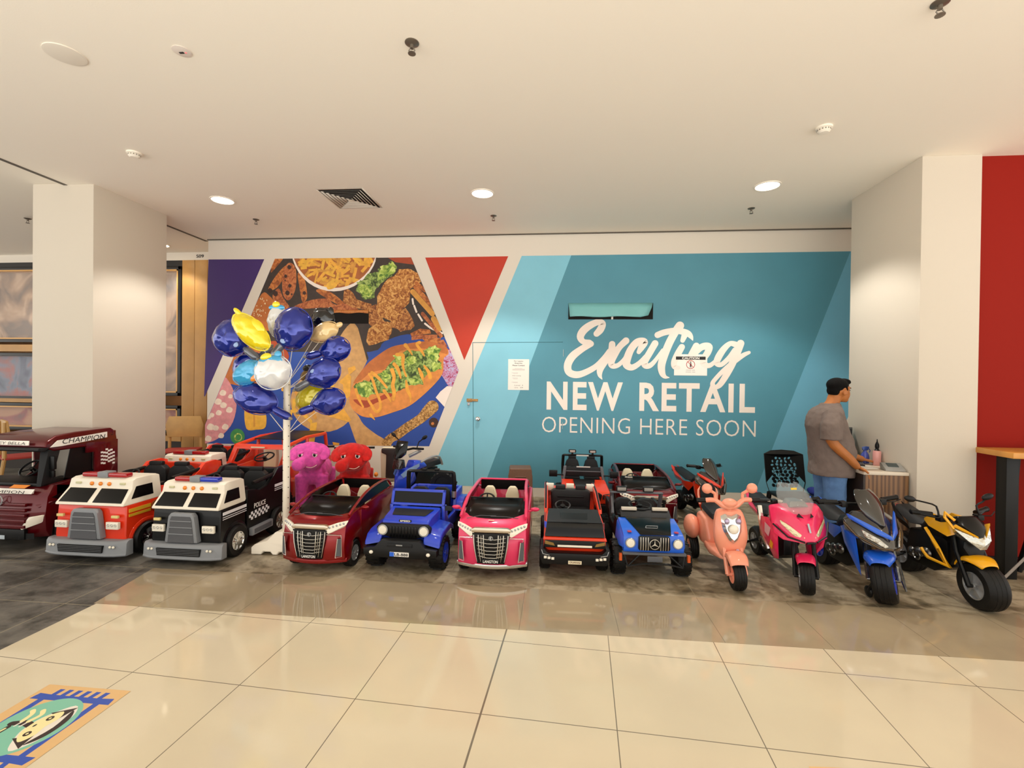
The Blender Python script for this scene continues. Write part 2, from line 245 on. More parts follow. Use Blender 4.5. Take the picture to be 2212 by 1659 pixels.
# printed picture on the hoarding, mm on the wall: [colour, layer, kind, clip, numbers...]
MURAL_MATS=["print_purple", "print_blue", "print_red", "print_aqua", "print_teal", "print_aqua2", "print_dark", "print_board", "print_boardshade", "print_wedge", "print_wedge2", "print_burnt", "print_bun", "print_seed", "print_white", "print_frygap", "print_fry2", "print_fry3", "print_fry", "print_lettuce2", "print_lettuce", "print_sausage", "print_chicken", "print_chicken2", "print_basket", "print_bun2", "print_mustard", "print_onion", "print_rope", "print_pink", "print_cream", "print_green"]
MURAL=[[0,1,0,0,-4806,3119,-3992,3112,-4843,1231],[0,1,0,0,-4806,3119,-4843,1231,-4857,1231],[1,1,0,0,-4840,841,-3839,3116,-1941,3110,-1285,1618,-1670,619,-4838,578],[2,1,0,0,-1750,3105,-650,3108,-1212,1758],[3,1,0,0,-475,3110,160,3109,-936,111,-1703,113],[4,1,0,0,160,3109,3515,3112,2449,143,-936,111],[5,1,0,0,3515,3112,3544,3112,3567,1217,3126,147,2449,143],[6,2,1,1,-4939,2101,-4066,3239,-2755,3281,-1494,3262,-1297,2230,-1605,2048,-1981,2095,-2296,1996,-2485,1860,-3523,1854,-4459,1848],[7,3,1,1,-2768,2235,-2657,2170,-2578,1908,-2529,1744,-2676,1480,-2742,1249,-2947,1163,-3054,1575,-2954,1972],[7,3,3,1,-3136,1185,463,412,0,28],[7,3,1,1,-2843,1132,-2671,1036,-2568,890,-2397,763,-2278,692,-2226,570,-2581,528,-2755,870],[8,4,0,0,-2657,2170,-2635,2170,-2509,1777,-2528,1736],[9,3,1,1,-3656,3015,-3716,2999,-3827,2878,-3929,2716,-3903,2683,-3808,2724,-3715,2845],[10,4,1,1,-3657,3047,-3588,3046,-3536,2957,-3534,2746,-3584,2600,-3652,2552,-3713,2617,-3731,2747,-3716,2934],[9,5,1,1,-3510,2916,-3433,2883,-3390,2745,-3375,2583,-3439,2527,-3483,2713],[10,3,1,1,-3868,2618,-3783,2715,-3713,2585,-3617,2446,-3668,2389,-3824,2512],[9,4,1,1,-3846,3131,-3717,3129,-3828,2992,-3896,2936],[10,5,1,1,-3544,2476,-3312,2554,-3096,2572,-3000,2500,-2825,2448,-2878,2397,-3027,2449,-3502,2435],[9,3,1,1,-3246,2670,-3137,2698,-2961,2604,-2812,2461,-2960,2500],[10,4,1,1,-3014,2462,-2826,2500,-2651,2422,-2758,2403,-2932,2384],[11,6,1,1,-3661,2999,-3640,3030,-3607,3012,-3609,2981,-3636,2970],[11,6,1,1,-3705,2877,-3688,2902,-3662,2888,-3664,2863,-3686,2854],[11,6,1,1,-3646,2747,-3628,2773,-3599,2759,-3602,2732,-3625,2722],[11,6,1,1,-3688,2650,-3664,2685,-3626,2665,-3629,2630,-3660,2617],[11,6,1,1,-3701,2820,-3693,2833,-3679,2826,-3681,2813,-3691,2809],[11,6,1,1,-3440,2648,-3422,2675,-3394,2660,-3396,2633,-3419,2624],[11,6,1,1,-3937,2684,-3913,2719,-3875,2700,-3878,2664,-3909,2651],[11,6,1,1,-3864,2642,-3837,2683,-3794,2660,-3798,2620,-3832,2606],[11,6,1,1,-3607,2633,-3597,2647,-3582,2639,-3584,2625,-3596,2620],[11,6,1,1,-3924,2757,-3916,2769,-3902,2763,-3904,2750,-3914,2745],[12,3,1,1,-4023,2643,-3911,2610,-3824,2504,-3754,2349,-3821,2145,-4202,2185,-4203,2300],[13,4,3,1,-4014,2566,11,5,-155,6],[13,4,3,1,-4043,2576,11,5,-140,6],[13,4,3,1,-4058,2356,11,5,-97,6],[13,4,3,1,-4098,2412,11,5,-212,6],[13,4,3,1,-4028,2476,11,5,-216,6],[13,4,3,1,-4133,2348,11,5,-120,6],[13,4,3,1,-4081,2359,11,5,-105,6],[13,4,3,1,-4027,2409,11,5,-132,6],[13,4,3,1,-4035,2569,11,5,-88,6],[13,4,3,1,-4102,2397,12,6,-139,6],[13,4,3,1,-4080,2424,11,5,-143,6],[13,4,3,1,-4083,2365,11,5,-177,6],[13,4,3,1,-4094,2427,11,5,-153,6],[13,4,3,1,-3968,2383,11,5,-120,6],[13,4,3,1,-3949,2553,11,5,-138,6],[13,4,3,1,-3993,2544,11,5,-148,6],[13,4,3,1,-4135,2401,11,5,-187,6],[13,4,3,1,-4028,2343,11,5,-123,6],[13,4,3,1,-4004,2421,11,5,-161,6],[13,4,3,1,-4051,2353,11,5,-212,6],[13,4,3,1,-4048,2402,11,5,-88,6],[13,4,3,1,-4003,2406,11,5,-219,6],[13,4,3,1,-3980,2507,11,5,-134,6],[13,4,3,1,-4011,2580,11,5,-144,6],[13,4,3,1,-4131,2373,11,5,-98,6],[13,4,3,1,-4094,2478,11,5,-201,6],[13,4,3,1,-4033,2341,11,5,-194,6],[13,4,3,1,-3972,2509,12,6,-138,6],[13,4,3,1,-4071,2340,11,5,-214,6],[13,4,3,1,-4046,2422,11,5,-116,6],[13,4,3,1,-4069,2429,11,5,-213,6],[12,3,1,1,-4460,1975,-4056,2008,-3787,1726,-4051,1408,-4592,1465],[14,5,3,1,-2997,3281,613,613,0,40],[15,6,0,0,-2433,3112,-2436,3099,-2471,3017,-2518,2943,-2577,2876,-2646,2819,-2724,2773,-2809,2740,-2899,2720,-2992,2714,-3085,2721,-3176,2743,-3262,2778,-3343,2825,-3415,2884,-3477,2953,-3527,3030,-3564,3113,-3564,3115],[16,9,0,0,-2479,3112,-2452,3062,-2457,3050,-2462,3046,-2479,3042,-2516,3112],[17,7,0,0,-2889,3046,-2747,3016,-2748,2994,-2756,2974,-2898,3005],[16,10,0,0,-2937,3039,-3029,2869,-3047,2873,-3061,2885,-2969,3055],[18,11,0,0,-3069,3114,-3032,3014,-3045,3005,-3061,3005,-3100,3114],[17,7,0,0,-2926,2764,-2762,2810,-2753,2797,-2752,2780,-2917,2734],[18,9,0,0,-2943,2984,-3069,2894,-3084,2907,-3092,2924,-2967,3014],[16,9,0,0,-3083,3093,-2979,2951,-2993,2936,-3012,2929,-3116,3071],[17,11,0,0,-3005,3066,-2873,3024,-2875,3005,-2885,2988,-3017,3030],[17,7,0,0,-2628,3112,-2548,3008,-2558,2997,-2572,2991,-2654,3098,-2634,3112],[18,8,0,0,-3210,2938,-3252,2779,-3265,2779,-3280,2788,-3238,2945],[16,9,0,0,-2875,3113,-2832,3068,-2843,3053,-2860,3043,-2926,3113],[18,11,0,0,-2880,3050,-2943,2963,-2959,2971,-2972,2983,-2908,3070],[18,7,0,0,-2526,3112,-2522,3016,-2544,3011,-2565,3015,-2569,3112],[17,7,0,0,-3146,2802,-3024,2856,-3013,2841,-3007,2823,-3129,2769],[16,9,0,0,-3130,2953,-2977,2888,-2982,2867,-2994,2850,-3147,2915],[18,11,0,0,-2847,2963,-2891,2889,-2906,2895,-2919,2905,-2874,2978],[16,7,0,0,-2872,3007,-2942,2943,-2959,2957,-2972,2974,-2902,3038],[17,8,0,0,-2940,2765,-2844,2790,-2837,2774,-2834,2757,-2931,2733],[16,9,0,0,-3263,3112,-3300,3041,-3318,3048,-3334,3058,-3305,3114,-3267,3114],[16,10,0,0,-2981,2807,-3099,2725,-3150,2737,-3004,2838],[17,11,0,0,-3315,3103,-3340,3018,-3354,3020,-3367,3026,-3342,3110],[18,7,0,0,-2860,2841,-2686,2808,-2685,2796,-2706,2784,-2865,2814],[18,8,0,0,-2481,3112,-2543,2981,-2559,2984,-2572,2994,-2516,3112],[18,11,0,0,-3038,3105,-2960,3021,-2972,3008,-2987,2998,-3065,3082],[18,7,0,0,-3132,2844,-2971,2789,-2973,2771,-2983,2756,-3144,2811],[18,9,0,0,-3411,3115,-3401,3051,-3416,3044,-3433,3047,-3444,3115],[18,11,0,0,-2877,3113,-2865,3083,-2882,3073,-2902,3070,-2919,3113],[18,8,0,0,-3332,3047,-3240,3057,-3235,3038,-3234,3017,-3326,3006],[16,11,0,0,-2910,2945,-2944,2783,-2964,2783,-2983,2792,-2949,2954],[18,7,0,0,-2671,2980,-2709,2823,-2730,2824,-2750,2833,-2712,2990],[18,10,0,0,-3331,3062,-3196,3022,-3196,3008,-3203,2997,-3339,3038],[18,8,0,0,-2518,3112,-2560,3033,-2580,3040,-2597,3052,-2564,3112],[16,9,0,0,-2862,3082,-2781,3066,-2782,3053,-2786,3040,-2867,3055],[17,11,0,0,-2899,2974,-2899,2843,-2914,2840,-2929,2844,-2928,2975],[16,7,0,0,-2787,2807,-2808,2741,-2809,2740,-2842,2733,-2847,2735,-2822,2817],[16,7,0,0,-3359,2969,-3192,2979,-3187,2964,-3190,2949,-3357,2939],[16,8,0,0,-3164,3114,-3167,3092,-3182,3092,-3196,3097,-3194,3114],[18,9,0,0,-3146,3114,-3178,3073,-3193,3078,-3202,3090,-3183,3114],[16,11,0,0,-3116,2911,-3076,3024,-3058,3021,-3043,3012,-3083,2900],[16,8,0,0,-2549,3112,-2556,3070,-2573,3069,-2588,3075,-2582,3112],[16,11,0,0,-3472,3003,-3384,3012,-3380,2993,-3379,2973,-3466,2964],[16,10,0,0,-2770,3013,-2845,2914,-2860,2920,-2871,2932,-2796,3031],[16,7,0,0,-2808,3102,-2943,3048,-2953,3063,-2957,3080,-2873,3113,-2813,3113],[17,9,0,0,-2833,3113,-2778,3078,-2785,3063,-2796,3051,-2893,3113],[17,8,0,0,-3022,2853,-3053,2766,-3071,2770,-3088,2778,-3057,2865],[18,10,0,0,-2471,3051,-2596,2911,-2615,2921,-2629,2938,-2503,3078],[17,11,0,0,-2738,3067,-2707,2995,-2722,2987,-2738,2983,-2770,3055],[17,8,0,0,-2974,3113,-2899,3070,-2906,3051,-2920,3037,-3051,3114],[18,10,0,0,-2632,3081,-2491,3013,-2494,2997,-2505,2985,-2646,3054],[17,7,0,0,-3441,3115,-3391,3086,-3397,3072,-3407,3060,-3501,3115],[17,10,0,0,-3241,2855,-3158,2836,-3160,2819,-3166,2803,-3249,2822],[17,8,0,0,-3297,3114,-3307,3111,-3308,3114],[16,9,0,0,-3444,3115,-3350,3067,-3358,3046,-3371,3029,-3466,3077,-3445,3115],[16,11,0,0,-2652,3112,-2614,3083,-2625,3066,-2640,3053,-2716,3113],[17,9,0,0,-3333,2933,-3387,2870,-3402,2880,-3414,2892,-3361,2954],[16,9,0,0,-3118,3114,-3147,2959,-3168,2959,-3187,2967,-3159,3114],[16,10,0,0,-3178,2835,-3107,2876,-3097,2864,-3090,2850,-3162,2809],[17,9,0,0,-2676,3068,-2741,2908,-2762,2912,-2779,2923,-2714,3083],[18,10,0,0,-3014,2752,-2901,2834,-2887,2823,-2880,2808,-2993,2726],[18,11,0,0,-2988,3113,-2998,3093,-3015,3098,-3030,3107,-3027,3114],[16,11,0,0,-3474,3074,-3299,3103,-3292,3088,-3293,3072,-3467,3043],[18,9,0,0,-3020,3066,-2935,2983,-2945,2969,-2959,2960,-3045,3043],[16,11,0,0,-2782,3113,-2758,3086,-2772,3070,-2790,3059,-2839,3113],[18,10,0,0,-3196,3114,-3193,3100,-3198,3083,-3377,3094,-3376,3115],[16,11,0,0,-3501,3044,-3339,3034,-3335,3017,-3340,3001,-3502,3011],[16,7,0,0,-3229,3114,-3325,3085,-3336,3104,-3338,3115],[18,8,0,0,-3493,3086,-3391,3008,-3399,2993,-3413,2982,-3515,3061],[18,7,0,0,-3099,3114,-3139,3036,-3159,3042,-3177,3054,-3146,3114],[16,8,0,0,-3116,2836,-3162,2766,-3182,2776,-3200,2789,-3154,2859],[18,9,0,0,-2668,3045,-2517,3072,-2509,3055,-2509,3036,-2660,3009],[18,11,0,0,-2977,2953,-2882,2979,-2873,2958,-2869,2937,-2963,2911],[18,7,0,0,-3338,3115,-3403,3022,-3417,3028,-3428,3039,-3375,3115],[18,9,0,0,-3027,2852,-2856,2799,-2857,2782,-2866,2767,-3038,2820],[17,10,0,0,-2764,3058,-2696,3007,-2703,2995,-2713,2985,-2782,3036],[18,11,0,0,-3116,2908,-3212,2786,-3231,2796,-3246,2811,-3149,2932],[18,9,0,0,-2848,2731,-2776,2853,-2757,2847,-2741,2834,-2793,2746,-2809,2740],[16,10,0,0,-2676,3112,-2680,3057,-2698,3054,-2716,3060,-2711,3113],[17,7,0,0,-2974,3017,-2873,3039,-2866,3024,-2864,3007,-2966,2985],[16,7,0,0,-3390,2889,-3288,2932,-3278,2916,-3273,2899,-3375,2856],[17,9,0,0,-3294,3096,-3172,3035,-3176,3021,-3186,3010,-3307,3070],[18,10,0,0,-2923,3083,-2928,2902,-2943,2898,-2957,2903,-2953,3084],[18,8,0,0,-2951,2882,-2785,2891,-2780,2874,-2782,2857,-2948,2848],[18,8,0,0,-3211,2961,-3279,2877,-3298,2888,-3314,2903,-3247,2987],[17,10,0,0,-2945,3113,-2855,3076,-2859,3062,-2867,3049,-2958,3087,-2946,3113],[16,7,0,0,-3481,3093,-3277,3087,-3272,3067,-3277,3048,-3481,3054],[17,7,0,0,-2766,3113,-2799,3039,-2816,3042,-2828,3052,-2801,3113],[17,10,0,0,-3187,2819,-3091,2783,-3097,2763,-3107,2744,-3202,2780],[17,11,0,0,-2905,3113,-2925,3014,-2941,3014,-2956,3020,-2937,3113],[18,8,0,0,-3376,3035,-3291,3041,-3288,3027,-3289,3013,-3373,3007],[18,9,0,0,-3056,3114,-3030,3105,-3033,3085,-3044,3068,-3174,3114],[18,11,0,0,-2795,2818,-2812,2739,-2837,2734,-2844,2736,-2826,2824],[18,9,0,0,-2628,3043,-2538,3058,-2532,3039,-2530,3019,-2620,3004],[16,10,0,0,-3041,2999,-3097,2936,-3114,2947,-3128,2962,-3073,3025],[16,10,0,0,-2708,3113,-2618,3020,-2627,3007,-2641,2999,-2744,3105,-2735,3113],[18,10,0,0,-2766,2960,-2887,2877,-2899,2887,-2904,2901,-2783,2983],[16,7,0,0,-2788,2861,-2642,2822,-2646,2819,-2680,2799,-2797,2830],[17,11,0,0,-3215,2954,-3020,2969,-3013,2956,-3017,2941,-3211,2926],[16,9,0,0,-3084,3114,-3073,3048,-3090,3043,-3107,3043,-3120,3114],[16,12,1,1,-3097,2759,-3030,2791,-2949,2758,-3002,2707,-3083,2695],[6,6,0,0,-2394,3112,-2417,2959,-2443,2908,-2420,3112],[19,6,0,0,-2698,2674,-2690,2692,-2663,2752,-2685,2786,-2650,2792,-2629,2816,-2599,2806,-2555,2873,-2523,2905,-2524,2903,-2463,2907,-2432,2922,-2379,2920,-2391,2936,-2393,2963,-2357,2978,-2340,2986,-2314,3010,-2280,3005,-2252,3007,-2243,3041,-2208,3068,-2200,3035,-2146,3011,-2125,2986,-2131,2967,-2146,2953,-2144,2934,-2186,2881,-2207,2860,-2259,2841,-2290,2807,-2331,2778,-2349,2770,-2382,2720,-2415,2704,-2414,2695,-2436,2652,-2432,2583,-2448,2578,-2491,2561,-2530,2562,-2578,2550,-2618,2599,-2635,2640],[20,7,0,0,-2379,2908,-2366,2943,-2348,2963,-2365,2992,-2321,3011,-2287,3009,-2245,3021,-2241,3039,-2210,3031,-2200,3065,-2172,3041,-2170,3030,-2133,2990,-2146,2974,-2156,2954,-2152,2923,-2201,2888,-2234,2877,-2289,2853,-2328,2829,-2354,2812,-2391,2810,-2391,2842,-2394,2887],[20,7,0,0,-2664,2734,-2650,2749,-2615,2762,-2582,2771,-2556,2747,-2507,2755,-2474,2714,-2469,2693,-2462,2635,-2481,2610,-2491,2585,-2552,2596,-2595,2587,-2605,2633,-2652,2666],[21,4,0,0,-2252,3107,-1977,3110,-1942,3110,-1900,3013,-2151,3048],[22,5,0,0,-2103,2956,-2060,2954,-2020,2958,-1976,2961,-1933,2948,-1890,2921,-1849,2902,-1821,2838,-1819,2828,-1804,2786,-1855,2754,-1903,2722,-1947,2689,-1946,2638,-1951,2571,-1960,2509,-1983,2486,-2018,2450,-2051,2428,-2052,2395,-2063,2341,-2069,2303,-2096,2279,-2132,2251,-2167,2232,-2196,2260,-2232,2281,-2278,2300,-2301,2311,-2335,2313,-2361,2312,-2380,2350,-2392,2393,-2409,2431,-2395,2483,-2396,2543,-2401,2598,-2364,2658,-2327,2732,-2295,2783,-2254,2824,-2213,2851,-2171,2863,-2144,2894,-2122,2917],[23,4,0,0,-2008,2444,-1980,2405,-1952,2367,-1932,2330,-1910,2290,-1900,2263,-1884,2214,-1889,2195,-1922,2170,-1935,2153,-1990,2150,-2031,2142,-2076,2127,-2105,2158,-2152,2177,-2200,2181,-2213,2200,-2239,2240,-2262,2250,-2212,2259,-2182,2286,-2151,2298,-2105,2356,-2065,2408],[23,4,0,0,-2855,2718,-2805,2697,-2760,2674,-2729,2642,-2714,2614,-2703,2598,-2681,2560,-2612,2537,-2557,2517,-2478,2498,-2474,2474,-2473,2439,-2489,2423,-2569,2421,-2669,2441,-2749,2454,-2787,2477,-2841,2506,-2872,2532,-2866,2598,-2858,2654],[23,4,0,0,-2597,2446,-2540,2467,-2470,2472,-2408,2496,-2390,2440,-2347,2362,-2321,2304,-2297,2270,-2265,2255,-2247,2237,-2314,2227,-2396,2212,-2471,2197,-2518,2245,-2552,2270,-2580,2295,-2580,2359,-2587,2393],[22,6,0,0,-2506,2169,-2483,2186,-2440,2211,-2405,2238,-2362,2246,-2294,2262,-2239,2261,-2228,2228,-2200,2193,-2188,2158,-2198,2106,-2222,2074,-2236,2019,-2335,1995,-2413,1962,-2510,1941,-2520,1968,-2538,1990,-2541,2008,-2533,2062,-2523,2121],[24,3,1,1,-1929,2576,-1877,2430,-1743,2236,-1510,2091,-1446,2236,-1779,2592],[14,5,2,1,-1915,2560,25,-1905,2495,25],[14,5,2,1,-1891,2471,25,-1860,2390,25],[14,5,2,1,-1835,2357,25,-1784,2276,25],[14,5,2,1,-1743,2236,25,-1668,2179,25],[14,5,2,1,-1651,2171,25,-1510,2110,25],[17,6,2,1,-1913,2657,69,-1645,2365,69],[9,6,2,1,-1880,2722,59,-1629,2446,59],[10,6,2,1,-1777,2365,49,-1526,2075,49],[17,6,2,1,-1628,2300,72,-1544,2171,72],[9,6,2,1,-1864,2770,49,-1747,2672,49],[9,4,0,0,-1940,2106,-1808,2171,-1676,2155,-1659,2106,-1824,2090,-1923,2057],[10,5,0,0,-1923,2057,-1807,2090,-1576,2091,-1575,2042,-1774,2033,-1923,2017],[9,6,0,0,-1774,2033,-1526,2050,-1542,1970,-1740,2001],[10,4,0,0,-1575,2010,-1493,2026,-1434,1930,-1525,1929],[25,6,1,1,-2770,1264,-2688,1481,-2551,1670,-2404,1796,-2204,1922,-2003,1967,-1713,2004,-1533,1961,-1443,1917,-1424,1838,-1486,1776,-1493,1609,-1564,1485,-1751,1297,-1949,1143,-2158,1060,-2396,988,-2591,998,-2731,1103],[12,7,1,1,-2716,1444,-2551,1670,-2404,1796,-2204,1922,-2003,1967,-1713,2004,-1533,1961,-1443,1917,-1442,1838,-1514,1855,-1730,1907,-2075,1870,-2238,1655,-2476,1581,-2605,1482],[21,8,1,1,-2714,1220,-2473,1215,-2198,1344,-2134,1372,-2133,1300,-2398,1180,-2555,1111],[21,8,3,1,-1698,1797,45,72,30,16],[19,9,0,0,-2714,1390,-2677,1439,-2643,1429,-2636,1451,-2592,1460,-2568,1484,-2493,1460,-2470,1505,-2436,1530,-2386,1557,-2325,1586,-2269,1631,-2255,1657,-2207,1715,-2170,1751,-2097,1809,-2051,1813,-2043,1845,-1988,1884,-1906,1882,-1860,1872,-1785,1874,-1776,1891,-1755,1881,-1694,1917,-1688,1934,-1634,1928,-1572,1948,-1585,1927,-1543,1908,-1514,1907,-1557,1840,-1539,1802,-1574,1763,-1533,1737,-1525,1688,-1508,1636,-1554,1636,-1602,1610,-1655,1599,-1688,1603,-1699,1576,-1737,1531,-1745,1523,-1767,1489,-1754,1426,-1811,1437,-1867,1419,-1907,1423,-1962,1417,-2008,1377,-2031,1377,-2056,1355,-2109,1340,-2151,1297,-2210,1318,-2265,1308,-2311,1312,-2345,1314,-2384,1291,-2447,1297,-2481,1286,-2521,1264,-2528,1223,-2556,1279,-2605,1273,-2639,1303,-2655,1326,-2690,1365],[20,10,0,0,-2703,1422,-2685,1412,-2634,1451,-2607,1439,-2572,1453,-2532,1468,-2464,1449,-2474,1421,-2465,1351,-2437,1313,-2484,1279,-2502,1251,-2544,1252,-2598,1258,-2619,1285,-2667,1308,-2672,1337,-2667,1380],[20,10,0,0,-2384,1567,-2330,1578,-2301,1613,-2243,1615,-2250,1580,-2215,1558,-2199,1506,-2229,1500,-2252,1456,-2277,1456,-2307,1498,-2331,1555],[20,10,0,0,-1987,1791,-1947,1808,-1891,1807,-1856,1792,-1854,1791,-1864,1759,-1843,1738,-1906,1695,-1939,1702,-1960,1664,-1975,1706,-2004,1747],[20,10,0,0,-1722,1897,-1696,1904,-1635,1936,-1601,1955,-1585,1922,-1543,1912,-1538,1864,-1565,1817,-1548,1789,-1578,1728,-1608,1756,-1625,1753,-1681,1784,-1700,1812,-1694,1834],[20,10,0,0,-1650,1711,-1608,1739,-1575,1706,-1514,1732,-1521,1689,-1511,1663,-1510,1638,-1541,1647,-1603,1605,-1627,1601,-1641,1640,-1641,1673],[20,10,0,0,-1971,1519,-1910,1507,-1858,1501,-1782,1487,-1811,1472,-1806,1439,-1815,1445,-1847,1451,-1894,1420,-1943,1445,-1948,1464,-1963,1509],[20,10,0,0,-2180,1814,-2136,1821,-2109,1834,-2064,1813,-2046,1787,-2029,1766,-2011,1721,-2041,1691,-2068,1678,-2101,1658,-2115,1705,-2138,1772],[26,12,2,1,-2678,1355,37,-2640,1239,37,-2574,1124,23],[26,12,2,1,-2519,1241,28,-2463,1153,37,-2397,1064,41,-2342,1101,41,-2343,1199,37,-2400,1341,37,-2447,1483,37,-2494,1563,37],[26,12,2,1,-2458,1582,46,-2365,1511,41,-2253,1388,28],[26,12,2,1,-2182,1620,55,-2154,1522,46,-2171,1416,50,-2152,1327,55,-2160,1229,36],[26,12,2,1,-2156,1700,46,-2100,1630,46,-2062,1515,23],[26,12,2,1,-2120,1825,45,-2038,1817,50,-2037,1701,41,-2018,1613,27,-1990,1542,27],[26,12,2,1,-1989,1480,23,-1970,1365,50,-1932,1277,36,-1927,1197,14],[26,12,2,1,-1818,1641,27,-1781,1562,49,-1753,1465,13],[26,12,2,1,-1746,1677,27,-1691,1607,45,-1663,1528,54],[26,12,2,1,-2003,1950,54,-1966,1906,36,-1911,1826,18],[26,12,2,1,-1813,1986,45,-1849,1959,36,-1775,1862,36,-1748,1810,18],[26,12,2,1,-2289,1343,46,-2234,1272,41,-2196,1202,18],[26,12,2,1,-2471,1018,46,-2415,957,14],[27,4,1,1,-1443,1882,-1371,1882,-1270,1611,-1375,1391,-1492,1530,-1529,1609,-1486,1767],[14,5,0,0,-1588,1264,-1526,1344,-1437,1416,-1365,1410,-1469,1141,-1470,1143],[28,4,2,1,-1632,1140,170,-1703,1068,152,-1793,978,126,-1973,859,126,-2109,758,126,-2191,712,117,-2246,648,135],[11,4,3,1,-1612,933,65,65,0,28],[9,5,3,1,-1625,919,20,20,0,28],[29,3,1,1,-4930,808,-4759,1152,-4640,1461,-4520,1479,-4380,1190,-4429,883,-4600,686,-4755,601,-4928,581],[30,4,1,1,-4838,643,-4800,690,-4741,664,-4760,613,-4819,612],[30,4,1,1,-4643,688,-4609,730,-4557,707,-4574,662,-4625,661],[30,4,1,1,-4812,806,-4768,858,-4701,829,-4723,771,-4789,770],[30,4,1,1,-4722,792,-4687,834,-4635,810,-4652,766,-4704,764],[30,4,1,1,-4589,811,-4550,857,-4492,831,-4511,781,-4569,780],[30,4,1,1,-4778,969,-4748,1006,-4702,986,-4717,946,-4763,945],[30,4,1,1,-4815,936,-4790,967,-4752,950,-4764,918,-4802,917],[30,4,1,1,-4680,1003,-4646,1045,-4594,1021,-4611,977,-4662,976],[30,4,1,1,-4698,1156,-4657,1205,-4595,1177,-4615,1124,-4677,1123],[30,4,1,1,-4617,1109,-4579,1155,-4521,1129,-4539,1079,-4597,1078],[30,4,1,1,-4530,1046,-4492,1092,-4434,1066,-4453,1016,-4511,1015],[30,4,1,1,-4627,1279,-4588,1325,-4530,1298,-4549,1248,-4607,1248],[30,4,1,1,-4738,1164,-4714,1195,-4676,1178,-4688,1146,-4726,1145],[30,4,1,1,-4501,1232,-4473,1266,-4432,1248,-4446,1212,-4487,1211],[16,3,1,1,-4259,1064,-4175,1105,-3970,1061,-3952,829,-4087,786,-4232,799],[17,4,0,0,-4131,1002,-4106,1018,-4104,826,-4130,825],[31,4,3,1,-4359,688,106,106,0,28],[20,5,3,1,-4350,675,58,58,0,28],[31,6,3,1,-4345,676,41,41,0,28],[18,5,0,0,-2924,1449,-2794,1561,-2745,1530,-2759,1263,-2840,1214,-2858,1419],[18,5,0,0,-3168,1099,-2855,1104,-2740,949,-2772,917,-3068,990],[18,5,0,0,-2795,1640,-2698,1672,-2681,1625,-2778,1545],[18,5,0,0,-3087,1274,-2923,1323,-2839,1104,-3068,1037],[18,5,0,0,-2999,644,-2900,630,-2908,603,-2988,602],[16,5,0,0,-3312,893,-3216,905,-3255,622,-3338,636],[16,6,2,1,-3465,1094,46,-3383,979,46],[18,6,2,1,-3544,1085,46,-3482,1005,46],[18,6,2,1,-3653,1458,46,-3709,1338,46],[17,6,2,1,-3309,1109,46,-3244,967,46],[16,6,2,1,-3586,1046,46,-3609,941,46],[16,6,2,1,-3170,1430,45,-3078,1317,45],[16,6,2,1,-3024,1259,45,-3056,1108,45],[16,6,2,1,-3546,1199,46,-3551,1047,46],[16,6,2,1,-2980,1494,45,-3016,1357,45],[16,6,2,1,-3422,1034,46,-3307,915,46],[16,6,2,1,-2976,1218,45,-2926,1098,45],[17,6,2,1,-3529,1327,46,-3471,1202,46],[16,6,2,1,-3437,1343,46,-3484,1186,46],[16,6,2,1,-3441,1353,46,-3421,1195,46],[21,4,1,1,-3955,1946,-3789,1990,-3622,1790,-3786,1600,-3987,1693],[14,2,2,0,493,2108,79,539,2161,92,564,2235,85,505,2255,79,400,2208,92,321,2141,98,289,2068,92,323,2008,72,403,1992,79],[14,2,2,0,423,1979,76,311,1914,85,193,1820,98,134,1712,98,149,1618,92,236,1583,89,341,1607,79,486,1688,72,589,1796,66,654,1889,59],[14,2,2,0,689,1976,81,678,1876,91,603,1769,98,545,1662,85,540,1582,55,569,1529,10],[14,2,2,0,861,2020,85,784,1943,78,726,1850,84,684,1757,84,693,1704,75,761,1707,58,838,1778,52,889,1864,52],[14,2,2,0,1021,1878,54,1057,1944,84,1088,2008,90,1004,2004,90,927,1917,90,880,1798,97,872,1718,97,937,1682,77,1027,1733,64,1110,1826,52],[14,2,2,0,1221,1987,83,1161,1879,83,1098,1760,83,1105,1710,79,1160,1708,64,1227,1774,51,1315,1906,38],[14,2,2,0,1521,2211,104,1477,2150,95,1403,2012,95,1341,1854,95,1304,1722,95,1312,1623,79,1345,1571,51,1399,1559,10],[14,2,2,0,1250,2093,77,1337,2127,77,1478,2147,77,1605,2121,77,1654,2078,58,1679,2030,13],[14,2,2,0,1580,2091,76,1556,2025,56],[14,2,2,0,1548,1944,76,1507,1868,82,1460,1763,76,1461,1697,63,1510,1684,51],[14,2,2,0,1724,1958,82,1672,1856,82,1635,1777,76],[14,2,2,0,1698,1843,50,1785,1942,82,1873,1951,88,1864,1883,82,1819,1805,76,1813,1739,76,1877,1714,63,1939,1753,50,2007,1832,50],[14,2,2,0,2199,1976,74,2130,1989,62,2056,1923,77,1992,1819,84,1974,1747,74,2027,1728,59,2114,1807,59,2187,1911,62],[14,2,2,0,2254,1992,89,2207,1859,89,2140,1703,87,2067,1560,77,2006,1470,68,1946,1444,52,1924,1493,52,1979,1572,52,2078,1677,56,2201,1782,62,2288,1847,56,2355,1880,40]]
# ================================================================ the setting
WALLM = mat('painted_wall_white', '#dfd6c8', .75, bump=.05, bscale=150)
PILM = mat('wall_white_dimmed', '#cfc5b5', .75, bump=.05, bscale=150)  # same wall paint, darkened to offset too much light on the pillars
CEILM = mat('painted_ceiling_cream', '#f3ebdc', .8, bump=.04, bscale=120)

